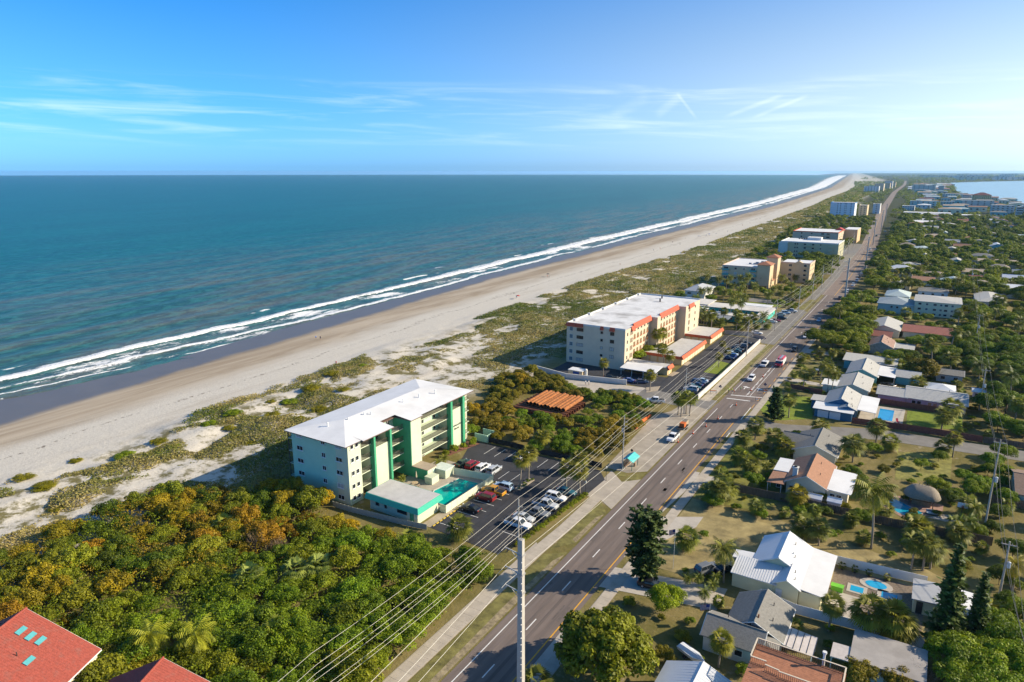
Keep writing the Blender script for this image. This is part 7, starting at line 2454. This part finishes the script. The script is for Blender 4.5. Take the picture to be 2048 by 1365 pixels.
# gardens and woods, thinner near the houses
OKW = lambda x, y: clear_of(x, y, 1.2, 4.5) and x > -37.5 + max(0, (y - 430)) * -.012 and not (-38 < x < 90 and 186 < y < 214)
zones = [
    ([(16, 216), (42, 216), (80, 300), (80, 330), (14, 330), (16, 262)], 5.6, (.55, .9), (.75, .85, .8), 'dark green tree of the grove behind the pink house', 'grove behind the pink house'),
    ([(-37, 292), (-20, 285), (-20, 330), (-26, 385), (-37, 385)], 5.2, (.55, .95), (1.05, 1.0, .8), 'olive roadside tree beside the far cars', 'olive trees along the inland roadside'),
    ([(-10, 282), (14, 282), (14, 330), (-8, 330), (-8, 296)], 5.5, (.42, .7), (.9, .95, .8), 'garden tree around the weathered house', 'garden trees near the weathered house'),
    ([(-24, 354), (16, 356), (16, 389), (-24, 389)], 5.5, (.3, .5), (.95, 1.0, .8), 'garden tree in front of the lemon apartment house', 'garden trees before the lemon house'),
    ([(16, 330), (36, 330), (60, 425), (18, 428), (16, 380)], 6.2, (.5, .85), (1.0, 1.0, .8), 'tree in the gardens beside the lemon apartment house', 'trees beside the lemon house'),
    ([(-37, 395), (-24, 395), (-24, 425), (-34, 440)], 5.5, (.5, .7), (1.0, 1.05, .8), 'tree beside the tall concrete pole', 'trees by the tall concrete pole'),
    ([(-34, 450), (80, 450), (105, 620), (-38, 620)], 7.4, (.6, 1.1), (1.0, .95, .8), 'tree of the wood behind the lemon apartment house', 'near wood inland of the road'),
    ([(-38, 620), (105, 620), (140, 900), (-42, 900)], 9.0, (.7, 1.25), (.95, .92, .8), 'tree of the wood around the aqua houses', 'middle wood inland of the road'),
    ([(-44, 900), (140, 900), (180, 1240), (-50, 1240)], 13, (.85, 1.2), (.9, .9, .85), 'tree of the wood before the shopping buildings', 'far wood inland of the road'),
]
for poly, gap, (s0, s1), c, lab, grp in zones:
    for x, y in scatter(poly, gap, int(gap * 10 + poly[0][0]), OKW):
        if r.random() < .16 and y < 620:
            put(SABAL + COCO, x, y, r.uniform(.9, 1.2), lab.replace('tree', 'palm', 1), grp.replace('trees', 'palms'), tintv(c, r))
        else:
            put(BROAD, x, y, r.uniform(s0, s1), lab, grp, tintv(c, r, .25))
for x, y in scatter([(-37, 206), (-28, 216), (-24, 243), (-24, 282), (-37, 290)], 6, 75, lambda x, y: clear_of(x, y, 1, 4) and not (-39 < x < -24 and (238 < y < 249 or 282 < y < 292))):
    if y > 250 and x > -33:
        put(SABAL, x, y, r.uniform(.6, .95), 'palm on the front lawns of the teal house row', 'front lawn palms', tintv(GREEN, r))
for x, y in scatter([(14, 168), (21, 168), (21, 188), (44, 190), (44, 206), (14, 204)], 5.5, 77, lambda x, y: clear_of(x, y, 1, 3)):
    put(BROAD, x, y, r.uniform(.32, .5), 'tree in the gardens right of the thatched hut', 'trees right of the thatched hut', tintv((1.0, 1.1, .85), r))
for x, y in scatter([(-37, 130), (12, 136), (20, 190), (-37, 190)], 8.5, 79, lambda x, y: clear_of(x, y, 1, 5) and not (-4 < x < 14 and 150 < y < 166)):
    put(BROAD, x, y, r.uniform(.24, .4), 'small tree in the gardens around the cream house', 'small trees around the cream house', tintv((1.0, 1.1, .85), r))
# hedges and garden shrubs about the houses
FREE = [[(-38, 108), (-38, 138), (-20, 138), (6, 133), (14, 128), (8, 112), (-14, 109), (-30, 112)], [(-8.5, 107), (6, 107), (6, 127), (-8.5, 127)], [(-14, 205), (8, 205), (8, 232), (-14, 232)], [(-38, 203), (-22, 203), (-22, 214), (-38, 214)]]
for x, y in scatter([(-37.5, 88), (-26, 84), (12, 100), (20, 130), (22, 300), (-37, 300)], 4.0, 91, lambda x, y: clear_of(x, y, .5, .6) and not any(inside(x, y, f) for f in FREE) and not (186 < y < 211 and x < 60) and not (-42 < x < -23 and 96 < y < 109)):
    s_ = r.uniform(.16, .42)
    lab, grp = (('garden shrub around the cream and grey roofed houses', 'shrubs around the cream house') if 128 < y < 190 else ('garden shrub around the navy, pink and teal houses', 'shrubs around the navy and teal houses') if y > 200 else ('garden shrub around the yellow and grey shingled houses', 'shrubs around the yellow house'))
    if r.random() < .2:
        put(SABAL[2], x, y, s_ * 2.2, 'low palm in the gardens' + lab.split('shrub', 1)[1], 'low palms' + grp.split('shrubs', 1)[1], tintv((1, 1.05, .9), r))
    else:
        put(SHRUB + GRAPE[:2], x, y, (s_ * 1.2, s_ * 1.1, s_), lab, grp, tintv((1.0, 1.05, .9), r, .3))
# the largest trees in view are things of their own; the rest of the wood is one mass
LOWB = [broad(300 + k, 8, 8, 22, 26, .85, None) for k in range(3)]
BREQ.sort(key=lambda q: q[0] ** 2 + q[1] ** 2)
for i, (x, y, z, s, lab, grp, c) in enumerate(BREQ[:270]):
    dup(BROAD[i % 3], (x, y, z), PR.uniform(0, 6.28), s, lab, grp, c)
Vs, Fs, Ls, k = [], [], [], 0
for i, (x, y, z, s, lab, grp, c) in enumerate(BREQ[270:]):
    V, Fq, L = LOWB[i % 3]
    a = PR.uniform(0, 6.28)
    W_ = np.stack([V[:, 0] * math.cos(a) - V[:, 1] * math.sin(a), V[:, 0] * math.sin(a) + V[:, 1] * math.cos(a), V[:, 2]], 1) * s + [x, y, z]
    Vs.append(W_)
    Fs.append(Fq + k)
    Ls.append(np.clip(L * (.75 + .5 * c[0]) * PR.uniform(.6, 1.1), 0, 1))
    k += len(W_)
o = mesh_object('wood', np_mesh('wood', np.concatenate(Vs), np.concatenate(Fs), LEAF, np.concatenate(Ls)))
o['kind'] = 'stuff'
o.color = (.92, .9, .85, 1)
# spindly dark pines above the far road
for a, b, s in ((1862, 478, 1.3), (1858, 452, .9)):
    x, y = at(a, b)
    put(SPIRE, x, y, (s * .6, s * .6, s), 'dark spire of a pine before the shopping buildings' if s > 1 else 'second thinner pine spire before the shopping buildings', None, (1, 1, 1))
# the wood too far off to tell trees apart
rg = np.random.default_rng(12)
C, R = [], []
for y0, y1, n_, x0, x1, rr_ in ((1240, 2000, 420, -70, 150, 5), (2000, 4000, 520, -130, 60, 7), (4000, 9000, 500, -330, 520, 10), (6700, 15000, 420, -700, 2600, 16), (1500, 2000, 90, 80, 200, 5)):
    for _ in range(n_):
        y = rg.uniform(y0, y1)
        x = rg.uniform(x0, x1)
        if in_lagoon(x, y) or in_lagoon(x, y + 60) or abs(x - RX(y)) < 13 or not clear_of(x, y, 3, 25) or x < float(shore(y)) + 120:
            continue
        C.append(np.array([x, y, rr_ * .25]))
        R.append(rr_ * rg.uniform(.7, 1.3))
P = []
V, Fq, L = clumps_cloud(C, [1.0] * len(C), 60, .34, rg, .75)
k = len(V) // len(C)
for i, c in enumerate(C):
    V[i * k:(i + 1) * k] = c + (V[i * k:(i + 1) * k] - c) * R[i]
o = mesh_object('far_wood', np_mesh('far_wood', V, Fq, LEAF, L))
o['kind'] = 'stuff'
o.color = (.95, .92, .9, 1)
C = []
for _ in range(420):
    y = rg.uniform(1165, 5200)
    x = float(shore(y)) + rg.uniform(100, max(101, RX(y) - 14 - float(shore(y))))
    if x < RX(y) - 12 and clear_of(x, y, 3, 20):
        C.append(np.array([x, y, 1.0 + y * .0003]))
V, Fq, L = clumps_cloud(C, [1.0] * len(C), 60, .34, rg, .75)
k = len(V) // len(C)
for i, c in enumerate(C):
    V[i * k:(i + 1) * k] = c + (V[i * k:(i + 1) * k] - c) * (4.5 + c[1] * .0009)
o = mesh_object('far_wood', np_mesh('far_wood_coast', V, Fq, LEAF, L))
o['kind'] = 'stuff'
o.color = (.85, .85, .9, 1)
# little buildings on the lagoon's far shore
bl = random.Random(19)
for i in range(26):
    a = bl.uniform(1840, 2046)
    b = bl.uniform(352, 361)
    x, y = G(a, b)
    w = bl.uniform(60, 190)
    slab_block('tiny pale building on the hazy far shore of the lagoon', x - w / 2, x + w / 2, y, y + 60, bl.uniform(14, 34), bl.choice([WHITE, CRW, GRW, TANB]), 3, [(.2, 12), (.5, 12), (.8, 12)], 0, group='hazy buildings on the far shore')
# ---------------------------------------------------------------- poles and wires
PCON = mat('concrete_pole', (.43, .40, .355), .85, .1, 1.0, .2, 10)
PWD = mat('weathered_pole', (.46, .40, .33), .9, .15, 1.5, .3, 8)
WIREM = mat('wire_metal', (.50, .47, .40), .5, .05, 1)
INSU = mat('insulator', (.35, .34, .33), .4)


def sag_path(supports, sag, n=14):
    out = []
    for a, b in zip(supports[:-1], supports[1:]):
        for i in range(n):
            t_ = i / n
            out.append((a[0] + (b[0] - a[0]) * t_, a[1] + (b[1] - a[1]) * t_, a[2] + (b[2] - a[2]) * t_ - sag * 4 * t_ * (1 - t_)))
    return out + [supports[-1]]


rowA = [(-57.2, 47), (-56.9, 94.3), (-57.3, 143.3), (-57.3, 190), (-57.4, 237), (-57.4, 267), (-57.0, 318.4), (-55.0, 365.3), (-55.5, 412), (-56.5, 455), (-57, 500), (-58, 548), (-61, 600), (-64, 660), (-66, 720)]
namesA = {1: 'in front of the mint block car park', 2: 'beside the teal bus shelter', 3: 'beside the palm cluster at the access lane', 4: 'behind the long white wall', 5: 'at the far parked cars', 6: 'at the motel entrance', 7: 'beside the silver pickup at the motel'}
for i, (x, y) in enumerate(rowA):
    if i == 4 or i == 0:
        continue
    q = thing('utility_pole', 'pale roadside utility pole ' + namesA.get(i, 'far down the ocean side of the road'), 'utility pole', (x, y, 0), 0, 'pale utility poles along the ocean side')
    MB().lathe([(.17, -.2), (.15, 6), (.11, 13.9)], 8).build('pole', PCON, q)
    if i < 9:
        MB().box(-.06, .75, -.05, .05, 12.45, 12.58).build('crossarm', PCON, q)
        MB().box(-.06, .75, -.05, .05, 11.35, 11.48).build('crossarm', PCON, q)
        for xx, z in ((.7, 12.58), (.7, 11.48), (0, 13.9)):
            MB().lathe([(.05, z), (.08, z + .12), (.04, z + .28)], 8, (xx, 0)).build('insulator', INSU, q)
        MB().lathe([(.22, 9.9), (.22, 10.8)], 10, (-.36, 0)).build('transformer', INSU, q) if i in (2, 6) else None
ext = [(-57.2, 15)] + rowA
for dx, z, lab in ((0, 14.15, 'topmost wire on the pale roadside poles'), (.7, 12.85, 'upper side wire on the pale roadside poles'), (.7, 11.75, 'second side wire on the pale roadside poles'), (0, 10.2, 'middle wire on the pale roadside poles'), (.15, 8.6, 'upper cable low on the pale roadside poles'), (.15, 7.9, 'lowest cable on the pale roadside poles')):
    o = MB().path(sag_path([(x + dx, y, z) for x, y in ext], .75 if z > 9 else .9), .025, 4).build('power_line', WIREM)
    tag(o, lab, 'wire', 'wires along the ocean side of the road')
big = [(-39.7, 66.5, 25.0), (-38.5, 409, 24.5), (-41.5, 560, 24), (-52, 755, 25), (-58, 938, 25), (-66, 1130, 25)]
blab = ['thick square concrete transmission pole in the foreground', 'tall concrete transmission pole beside the far cars', 'tall transmission pole beyond the queue of white cars', 'slim transmission pole above the near wood', 'slim transmission pole before the shops', 'farthest transmission pole along the road']
for (x, y, h), lab in zip(big, blab):
    q = thing('transmission_pole', lab, 'utility pole', (x, y, 0), 0, 'concrete transmission poles')
    MB().loft([[(-w, -w, z), (w, -w, z), (w, w, z), (-w, w, z)] for w, z in ((.42, -.3), (.30, h))]).build('pole', PCON, q)
    for k_, z in enumerate((h - 2.2, h - 4.9, h - 7.6)):
        MB().tube((-.3, 0, z), (-2.4, 0, z + .35), .09, .06, 6).build('arm', mat('galvanised_arm', (.55, .53, .48), .5), q)
        MB().box(-.40, .40, -.40, .40, z - .12, z + .12).build('clamp', INSU, q)
        MB().tube((-.3, 0, z - .9), (-1.5, 0, z + .15), .05, .05, 5).build('brace', MATS['galvanised_arm'], q)
        MB().lathe([(.09, z + .1), (.12, z + .3), (.05, z + .45)], 8, (-2.35, 0)).build('insulator', INSU, q)
for (x, y, h), lab in zip(big[:1], blab):
    q = [o for o in S.objects if o.name == 'transmission_pole'][0]
    MB().lathe([(.06, h), (.05, h + 1.6), (.01, h + 1.9)], 6).build('lightning_rod', RIM, q)
    for k_ in range(18):
        MB().tube((.3, -.34, 5 + k_), (.3, -.55, 5 + k_), .03, n=5).build('climbing_step', RIM, q)
for k_, (dz, lab) in enumerate(((2.2, 'top transmission wire on the concrete poles'), (4.9, 'middle transmission wire on the concrete poles'), (7.6, 'bottom transmission wire on the concrete poles'))):
    o = MB().path(sag_path([(-44, -60, 22 - dz)] + [(x - 2.35, y, h - dz + .5) for x, y, h in big], 4.2 if k_ else 3.4, 30), .028, 4).build('power_line', WIREM)
    tag(o, lab, 'wire', 'transmission wires')
inl = [((1998, 1195), 10.5, 'leaning grey utility pole with transformer at the frame edge'), ((1968, 1062), 19.5, 'tall grey utility pole with transformer behind the thatched hut'), ((1958, 820), 13, 'utility pole hidden in the grove behind the pink house'), ((1950, 690), 13, 'utility pole in the gardens right of the lemon house'), ((1940, 575), 14, 'thin utility pole above the near wood')]
tops = []
for (a, b), h, lab in inl:
    x, y = G(a, b)
    q = thing('utility_pole', lab, 'utility pole', (x, y, 0), 0, 'utility poles behind the inland gardens')
    MB().lathe([(.19, -.2), (.16, h * .5), (.11, h)], 8).build('pole', PWD, q)
    MB().box(-1.1, 1.1, -.06, .06, h - .7, h - .56).build('crossarm', PWD, q)
    for xx in (-1.0, 0.4, 1.0):
        MB().lathe([(.05, h - .56), (.07, h - .42), (.03, h - .3)], 6, (xx, 0)).build('insulator', INSU, q)
    MB().lathe([(.28, h * .55), (.28, h * .55 + 1.0), (.1, h * .55 + 1.1)], 10, (.45, 0)).build('transformer', mat('pale_transformer', (.55, .58, .60), .5), q)
    tops.append((x, y, h))
for dx, dz, lab in ((-1.0, .3, 'ocean side wire along the inland utility poles'), (1.0, .3, 'inland side wire along the inland utility poles'), (0, 2.6, 'low cable along the inland utility poles')):
    o = MB().path(sag_path([(17.4, 100, 8)] + [(x + dx, y, h - dz) for x, y, h in tops], 1.0), .03, 4).build('power_line', mat('dark_wire', (.06, .06, .06), .6))
    tag(o, lab, 'wire', 'wires along the inland gardens')
# small lamp posts and the iron fence of the mint car park
fr = thing('iron_fence', 'black iron fence with pickets along the walk of the mint car park', 'fence', (-60.9, 98, 0))
fp = [(-61.6, 98), (-60.6, 110), (-59.4, 127)]
for a, b in zip(fp[:-1], fp[1:]):
    L_ = math.hypot(b[0] - a[0], b[1] - a[1])
    k_ = int(L_ / 2.2)
    ang = math.atan2(b[1] - a[1], b[0] - a[0])
    pk = MB()
    w_ = L_ / k_
    for z in (.15, 1.15):
        pk.box(0, w_, -.02, .02, z, z + .05)
    for j in range(13):
        pk.box(w_ * j / 13, w_ * j / 13 + .03, -.015, .015, .1, 1.3)
    pm = pk.mesh('picket_panel', BLACKP)
    qm = MB().box(-.06, .06, -.06, .06, 0, 1.5).mesh('post', BLACKP)
    for j in range(k_):
        for me in (pm, qm):
            o = mesh_object(me.name.split('.')[0], me, fr)
            o.location = (a[0] + (b[0] - a[0]) * j / k_ + 60.9, a[1] + (b[1] - a[1]) * j / k_ - 98, 0)
            o.rotation_euler = (0, 0, ang)
for a, b, lab in ((1212, 962, 'dark lamp post at the car park entrance by the walk'), (1171, 992, 'dark lamp post at the corner of the iron fence'), (1130, 965, 'dark lamp post beside the entrance palms')):
    x, y = G(a, b)
    q = thing('lamp_post', lab, 'lamp post', (x, y, .04))
    MB().lathe([(.09, 0), (.05, .3), (.05, 3.0)], 8).build('pole', BLACKP, q)
    MB().lathe([(.06, 3.0), (.2, 3.2), (.16, 3.5), (.02, 3.65)], 8).build('lantern', mat('lantern_glass', (.5, .5, .45), .3), q)
# grey fence before the pool house
panel_fence('picket_fence', 'grey picket fence between the scrub and the pool house', [(-103, 93.6), (-97.5, 93.9), (-84, 95.6), (-79.6, 96.4)], 1.3, mat('grey_picket', (.42, .42, .36), .9, .15, 2), 1.2, t_=.04)
panel_fence('dark_fence', 'dark chain fence along the far edge of the mint car park', [(-94.4, 141.2), (-62, 141.8)], 1.5, BLACKP, 2.4, t_=.02)
# bus shelter
bs = thing('bus_shelter', 'small bus shelter with turquoise gable roof on the concrete apron', 'bus shelter', (-56.4, 146.2, .03), 0)
for x in (-1.1, 1.1):
    for y in (-1.9, 1.9):
        MB().box(x - .06, x + .06, y - .06, y + .06, 0, 2.3).build('post', mat('green_steel', (.05, .16, .14), .6), bs)
for s in (-1, 1):
    MB().loft([[(s * 1.5, -2.3, 2.25), (0, -2.3, 3.15), (0, -2.3, 3.22), (s * 1.5, -2.3, 2.32)], [(s * 1.5, 2.3, 2.25), (0, 2.3, 3.15), (0, 2.3, 3.22), (s * 1.5, 2.3, 2.32)]]).build('roof_slope', mat('turquoise_roof', (.08, .46, .46), .5), bs)
MB().box(-.9, -.5, -1.6, 1.6, .42, .5).build('bench', mat('bench_wood', (.30, .18, .10), .8), bs)
MB().box(-1.1, -1.06, -1.8, 1.8, .4, 2.0).build('back_panel', GLASS, bs)
for y in (-1.3, 1.3):
    MB().box(-.8, -.6, y - .05, y + .05, 0, .42).build('bench_leg', BLACKP, bs)
q = thing('trash_bin', 'tan trash bin inside the turquoise roofed bus shelter', 'bin', (-55.7, 147.2, .03))
MB().lathe([(.28, 0), (.33, .85), (.3, .95)], 10).build('bin_body', mat('bin_tan', (.45, .32, .2), .8), q)
q = thing('bus_stop_sign', 'dark round bus stop sign on a post beside the bus shelter', 'sign', (-57.6, 149.8, .03))
MB().lathe([(.035, 0), (.035, 2.9)], 6).build('post', BLACKP, q)
MB().tube((0, -.02, 2.8), (0, .02, 2.8), .34, n=12).build('sign_disc', BLACKP, q)
# ---------------------------------------------------------------- road works
CO = mat('cone_orange', (.75, .11, .025), .6)
cm_ = [MB().lathe([(.20, .04), (.035, .95), (.03, 1.0)], 12).mesh('cone_body', CO), MB().box(-.27, .27, -.27, .27, 0, .045).mesh('cone_base', BLACKP), MB().lathe([(.138, .40), (.103, .58)], 12).mesh('white_band', LINE)]
for i, (x, y) in enumerate(((-51.6, 167.5), (-50.1, 175.5), (-48.6, 182.8), (-47.5, 190.9), (-46.0, 205.7), (-45.6, 223), (-45.6, 241))):
    q = thing('traffic_cone', ('orange traffic cone beside the white flatbed truck', 'orange cone next to the trailer on the edge line', 'third orange cone of the taper from the truck', 'fourth orange cone of the taper from the truck', 'orange cone just before the stop line', 'orange cone between the turn arrows', 'orange cone between the lane lines past the arrows')[i], 'traffic cone', (x, y, .036), 0, 'orange cones of the road works')
    for k_, me in enumerate(cm_):
        o = mesh_object(me.name, me, q)
        o.scale = (1.15, 1.15, 1.15)
NET = mat('orange_net', (.75, .16, .04), .8)
q = thing('safety_net', 'strip of orange safety netting along the thicket edge', 'safety net', (-64.6, 176, 0))
MB().loft([[(0, -6, 0), (.06, -6, 0), (.06, -6, .9), (0, -6, .9)], [(-.5, 0, 0), (-.44, 0, 0), (-.44, 0, 1.1), (-.5, 0, 1.1)], [(-.3, 7, 0), (-.24, 7, 0), (-.24, 7, .7), (-.3, 7, .7)]]).build('net', NET, q)
for y in (-6, 0, 7):
    MB().tube((-.35 if y else -.5, y, 0), (-.35 if y else -.5, y, 1.5), .04, n=5).build('stake', PWD, q)
for (x, y, w, lab) in ((-55.2, 213.4, 2.2, 'orange and white barricade on the ocean side walk'), (-41.3, 213.4, 1.6, 'orange barricade on the inland side of the stop line'), (-41.0, 222.6, 1.2, 'dark barricade beside the inland walk')):
    q = thing('road_barricade', lab, 'barricade', (x, y, .05), .3)
    for z in (.5, .9):
        MB().box(-w / 2, w / 2, -.03, .03, z, z + .22).build('rail_board', NET if z > .6 else LINE, q)
    for s in (-1, 1):
        MB().tube((s * w * .4, -.35, 0), (s * w * .4, 0, 1.2), .035, n=5).build('leg', BLACKP, q)
        MB().tube((s * w * .4, .35, 0), (s * w * .4, 0, 1.2), .035, n=5).build('leg', BLACKP, q)
for (x, y, lab) in ((-53.2, 214, 'post with purple sign board by the workers'), (-41.4, 224, 'post with purple sign board on the inland walk'), (-55.4, 289.5, 'dark sign post at the far end of the white wall')):
    q = thing('road_sign', lab, 'sign', (x, y, .05), 0, 'sign posts at the road works')
    MB().tube((0, 0, 0), (0, 0, 2.6), .05, n=6).build('post', RIM, q)
    MB().loft([[(-.6, -.03, 2.6), (0, -.03, 2.0), (.6, -.03, 2.6), (0, -.03, 3.2)], [(-.6, .03, 2.6), (0, .03, 2.0), (.6, .03, 2.6), (0, .03, 3.2)]]).build('sign_plate', mat('sign_back', (.12, .09, .13), .6), q)
# ---------------------------------------------------------------- rusty pipes stacked by the thicket
RUSTM = mat('rusty_pipe', (.34, .125, .036), .85, .4, 1.2, .4, 6, dirt=.2)
RUSTD = mat('dark_rust_pipe', (.16, .06, .03), .9, .3, 1.2, .4, 6)


def pipe(x0, y0, x1, y1, z, r_, m_, lab, grp):
    q = thing('steel_pipe', lab, 'pipe', ((x0 + x1) / 2, (y0 + y1) / 2, z), math.atan2(y1 - y0, x1 - x0), grp)
    L_ = math.hypot(x1 - x0, y1 - y0) / 2
    n_ = 14
    ring = lambda x, rr_: [(x, rr_ * math.cos(2 * math.pi * k / n_), rr_ * math.sin(2 * math.pi * k / n_)) for k in range(n_)]
    MB().loft([ring(-L_, r_ * .86), ring(-L_, r_), ring(L_, r_), ring(L_, r_ * .86)], False).build('shell', m_, q, False)
    MB().loft([ring(L_ - .02, r_ * .86), ring(-L_ + .02, r_ * .86)], False).build('bore', RUSTD, q)


for k_ in range(11):
    x = -98.6 + k_ * 1.22
    z = 2.25 if k_ not in (4, 7) else 2.0
    pipe(x, 168.2 + .25 * (k_ % 3), x - .2, 181.0 + .5 * (k_ % 2), z, .60, RUSTM, 'long orange rusted pipe on top of the stack beside the thicket', 'orange rusted pipes on the stack')
for k_ in range(9):
    y = 166.2 + k_ * 1.65
    pipe(-101.8, y, -85.0, y + .3, .80, .80, RUSTD, 'dark rusted pipe lying crosswise under the orange pipes', 'dark rusted pipes under the stack')
# ---------------------------------------------------------------- flags
def flag(x, y, h, lab, base=0.0, w=1.5):
    q = thing('flag', lab, 'flag', (x, y, base))
    MB().tube((0, 0, 0), (0, 0, h), .045, .03, 6).build('flagpole', WFR, q)
    for s in range(13):
        b = MB()
        for i in range(5):
            f = lambda t_: (-t_ * w * .75, .12 * math.sin(t_ * 6), -t_ * w * .32)
            a0, a1 = f(i / 5), f((i + 1) / 5)
            z0, z1 = h - .08 - s * .08, h - .08 - (s + 1) * .08
            b.poly([(a0[0], a0[1], z0 + a0[2]), (a1[0], a1[1], z0 + a1[2]), (a1[0], a1[1], z1 + a1[2]), (a0[0], a0[1], z1 + a0[2])])
        b.build('stripe', mat('flag_red', (.45, .03, .04), .8) if s % 2 == 0 else mat('flag_white', (.7, .68, .66), .8), q)
    b = MB()
    for i in range(2):
        a0, a1 = f(i / 5), f((i + 1) / 5)
        b.poly([(a0[0], a0[1] - .015, h - .08 + a0[2]), (a1[0], a1[1] - .015, h - .08 + a1[2]), (a1[0], a1[1] - .015, h - .64 + a1[2]), (a0[0], a0[1] - .015, h - .64 + a0[2])])
    b.build('canton', mat('flag_blue', (.03, .05, .20), .8), q)


x, y = G(1346, 1138)
flag(x, y, 8.0, 'striped flag on a tall pole at the vacant lot')
flag(-22.9, 96.2, 4.2, 'striped flag on the corner of the grey shingled house', 0, 2.0)
# ---------------------------------------------------------------- people
def person_mesh():
    J = [(0, 0, .95), (0, 0, 1.2), (0, 0, 1.42), (0, 0, 1.52), (0, .02, 1.68), (.17, 0, 1.40), (.26, .03, 1.14), (.27, .12, .90), (-.17, 0, 1.40), (-.27, -.02, 1.14), (-.28, .06, .90), (.10, 0, .90), (.11, .10, .50), (.11, .06, .08), (.11, .2, .04), (-.10, 0, .90), (-.11, -.10, .50), (-.11, -.18, .08), (-.11, -.05, .04)]
    R_ = [.14, .14, .13, .06, .105, .065, .05, .04, .065, .05, .04, .085, .065, .05, .04, .085, .065, .05, .04]
    E_ = [(0, 1), (1, 2), (2, 3), (3, 4), (2, 5), (5, 6), (6, 7), (2, 8), (8, 9), (9, 10), (0, 11), (11, 12), (12, 13), (13, 14), (0, 15), (15, 16), (16, 17), (17, 18)]
    me = bpy.data.meshes.new('person')
    me.from_pydata(J, E_, [])
    o = link(bpy.data.objects.new('person_tmp', me))
    md = o.modifiers.new('skin', 'SKIN')
    for v, rr_ in zip(me.skin_vertices[0].data, R_):
        v.radius = (rr_, rr_)
    me.skin_vertices[0].data[0].use_root = True
    sb = o.modifiers.new('sub', 'SUBSURF')
    sb.levels = sb.render_levels = 1
    bpy.context.view_layer.update()
    out = bpy.data.meshes.new_from_object(o.evaluated_get(bpy.context.evaluated_depsgraph_get()))
    bpy.data.objects.remove(o)
    m = bpy.data.materials.new('clothes_and_skin')
    t, n, l, p = nt(m)
    tcn = n.new('ShaderNodeTexCoord')
    sx = n.new('ShaderNodeSeparateXYZ')
    l.new(tcn.outputs['Object'], sx.inputs[0])
    oi = n.new('ShaderNodeObjectInfo')
    st = lambda a: (lambda q: (setattr(q, 'operation', 'GREATER_THAN'), l.new(sx.outputs[2], q.inputs[0]), setattr(q.inputs[1], 'default_value', a), q.outputs[0])[-1])(n.new('ShaderNodeMath'))
    c = mixcol(n, l, st(.5), (.35, .2, .13), (.05, .06, .10))
    c = mixcol(n, l, st(.93), c, oi.outputs['Color'])
    c = mixcol(n, l, st(1.5), c, (.40, .24, .16))
    c = mixcol(n, l, st(1.70), c, (.08, .05, .03))
    l.new(c, p.inputs['Base Color'])
    p.inputs['Roughness'].default_value = .8
    out.materials.clear()
    out.materials.append(m)
    return out


PM = person_mesh()


def person(x, y, rz, c, lab, grp=None, z=.05, s=1.0):
    o = mesh_object('person', PM)
    o.location = (x, y, z)
    o.rotation_euler = (0, 0, rz)
    o.scale = (s, s, s)
    o.color = (*c, 1)
    tag(o, lab, 'person', grp)
    return o


VEST = (.55, .75, .03)
person(-51.2, 216.8, .4, VEST, 'worker in a lime safety vest nearest the ocean side walk', 'road workers')
person(-50.2, 217.4, 2.0, VEST, 'worker in a lime safety vest in the middle of the group', 'road workers')
person(-49.4, 216.5, -.8, (.75, .2, .03), 'worker in an orange safety vest beside the lime ones', 'road workers')
person(-48.2, 220.6, 1.2, (.12, .25, .12), 'worker in dark green standing apart on the road', 'road workers')
person(-94.4, 200.0, 1.3, (.5, .5, .55), 'walker in a grey top on the beach path', 'walkers on the beach path')
person(-93.5, 200.6, 1.5, (.7, .66, .62), 'walker in a white top on the beach path', 'walkers on the beach path')
person(-117.2, 204.6, .2, (.75, .75, .05), 'person in a yellow top at the end of the beach path wall', 'walkers on the beach path', gz(-117.2, 204.6))
rb = random.Random(8)
for i, (a, b) in enumerate(((632, 678), (641, 679), (673, 737), (1095, 556), (1098, 557), (1033, 600), (1240, 533), (1307, 503), (1320, 500), (1371, 478), (1396, 475), (1413, 473), (1418, 474), (1432, 470), (1455, 466), (1345, 487), (1360, 492), (1485, 453), (1500, 449), (1520, 440))):
    x, y = G(a, b, -1.6)
    person(x, y, rb.uniform(0, 6), rb.choice([(.05, .05, .06), (.6, .1, .08), (.6, .6, .6), (.1, .2, .5)]), 'small figure standing on the beach sand near the water', 'people on the beach', gz(x, y))
for i, (a, b, c) in enumerate(((1036, 600, (.45, .06, .05)), (1096, 553, (.05, .05, .06)), (1418, 472, (.06, .12, .4)), (1400, 476, (.5, .5, .5)))):
    x, y = G(a, b, -1.2)
    q = thing('beach_umbrella', ('red', 'black', 'blue', 'grey')[i] + ' beach umbrella on the sand', 'umbrella', (x, y, gz(x, y)), 0, 'umbrellas on the beach')
    MB().tube((0, 0, 0), (0, 0, 2.1), .03, n=5).build('pole', WFR, q)
    MB().lathe([(1.2, 1.75), (.8, 2.05), (.05, 2.25)], 12).build('canopy', mat('umbrella_%d' % i, c, .8), q)
# ---------------------------------------------------------------- the air between
hz = MB().box(-15600, 15600, -400, 33000, -11, 74.0).build('haze')
hz['kind'] = 'stuff'
hm = bpy.data.materials.new('haze_air')
hm.use_nodes = True
hn = hm.node_tree.nodes
hn.clear()
pv = hn.new('ShaderNodeVolumePrincipled')
pv.inputs['Color'].default_value = (.42, .72, 1.0, 1)
pv.inputs['Density'].default_value = 3.6e-5
pv.inputs['Anisotropy'].default_value = .3
ho = hn.new('ShaderNodeOutputMaterial')
hm.node_tree.links.new(pv.outputs[0], ho.inputs['Volume'])
hz.data.materials.append(hm)
hz.display_type = 'WIRE'
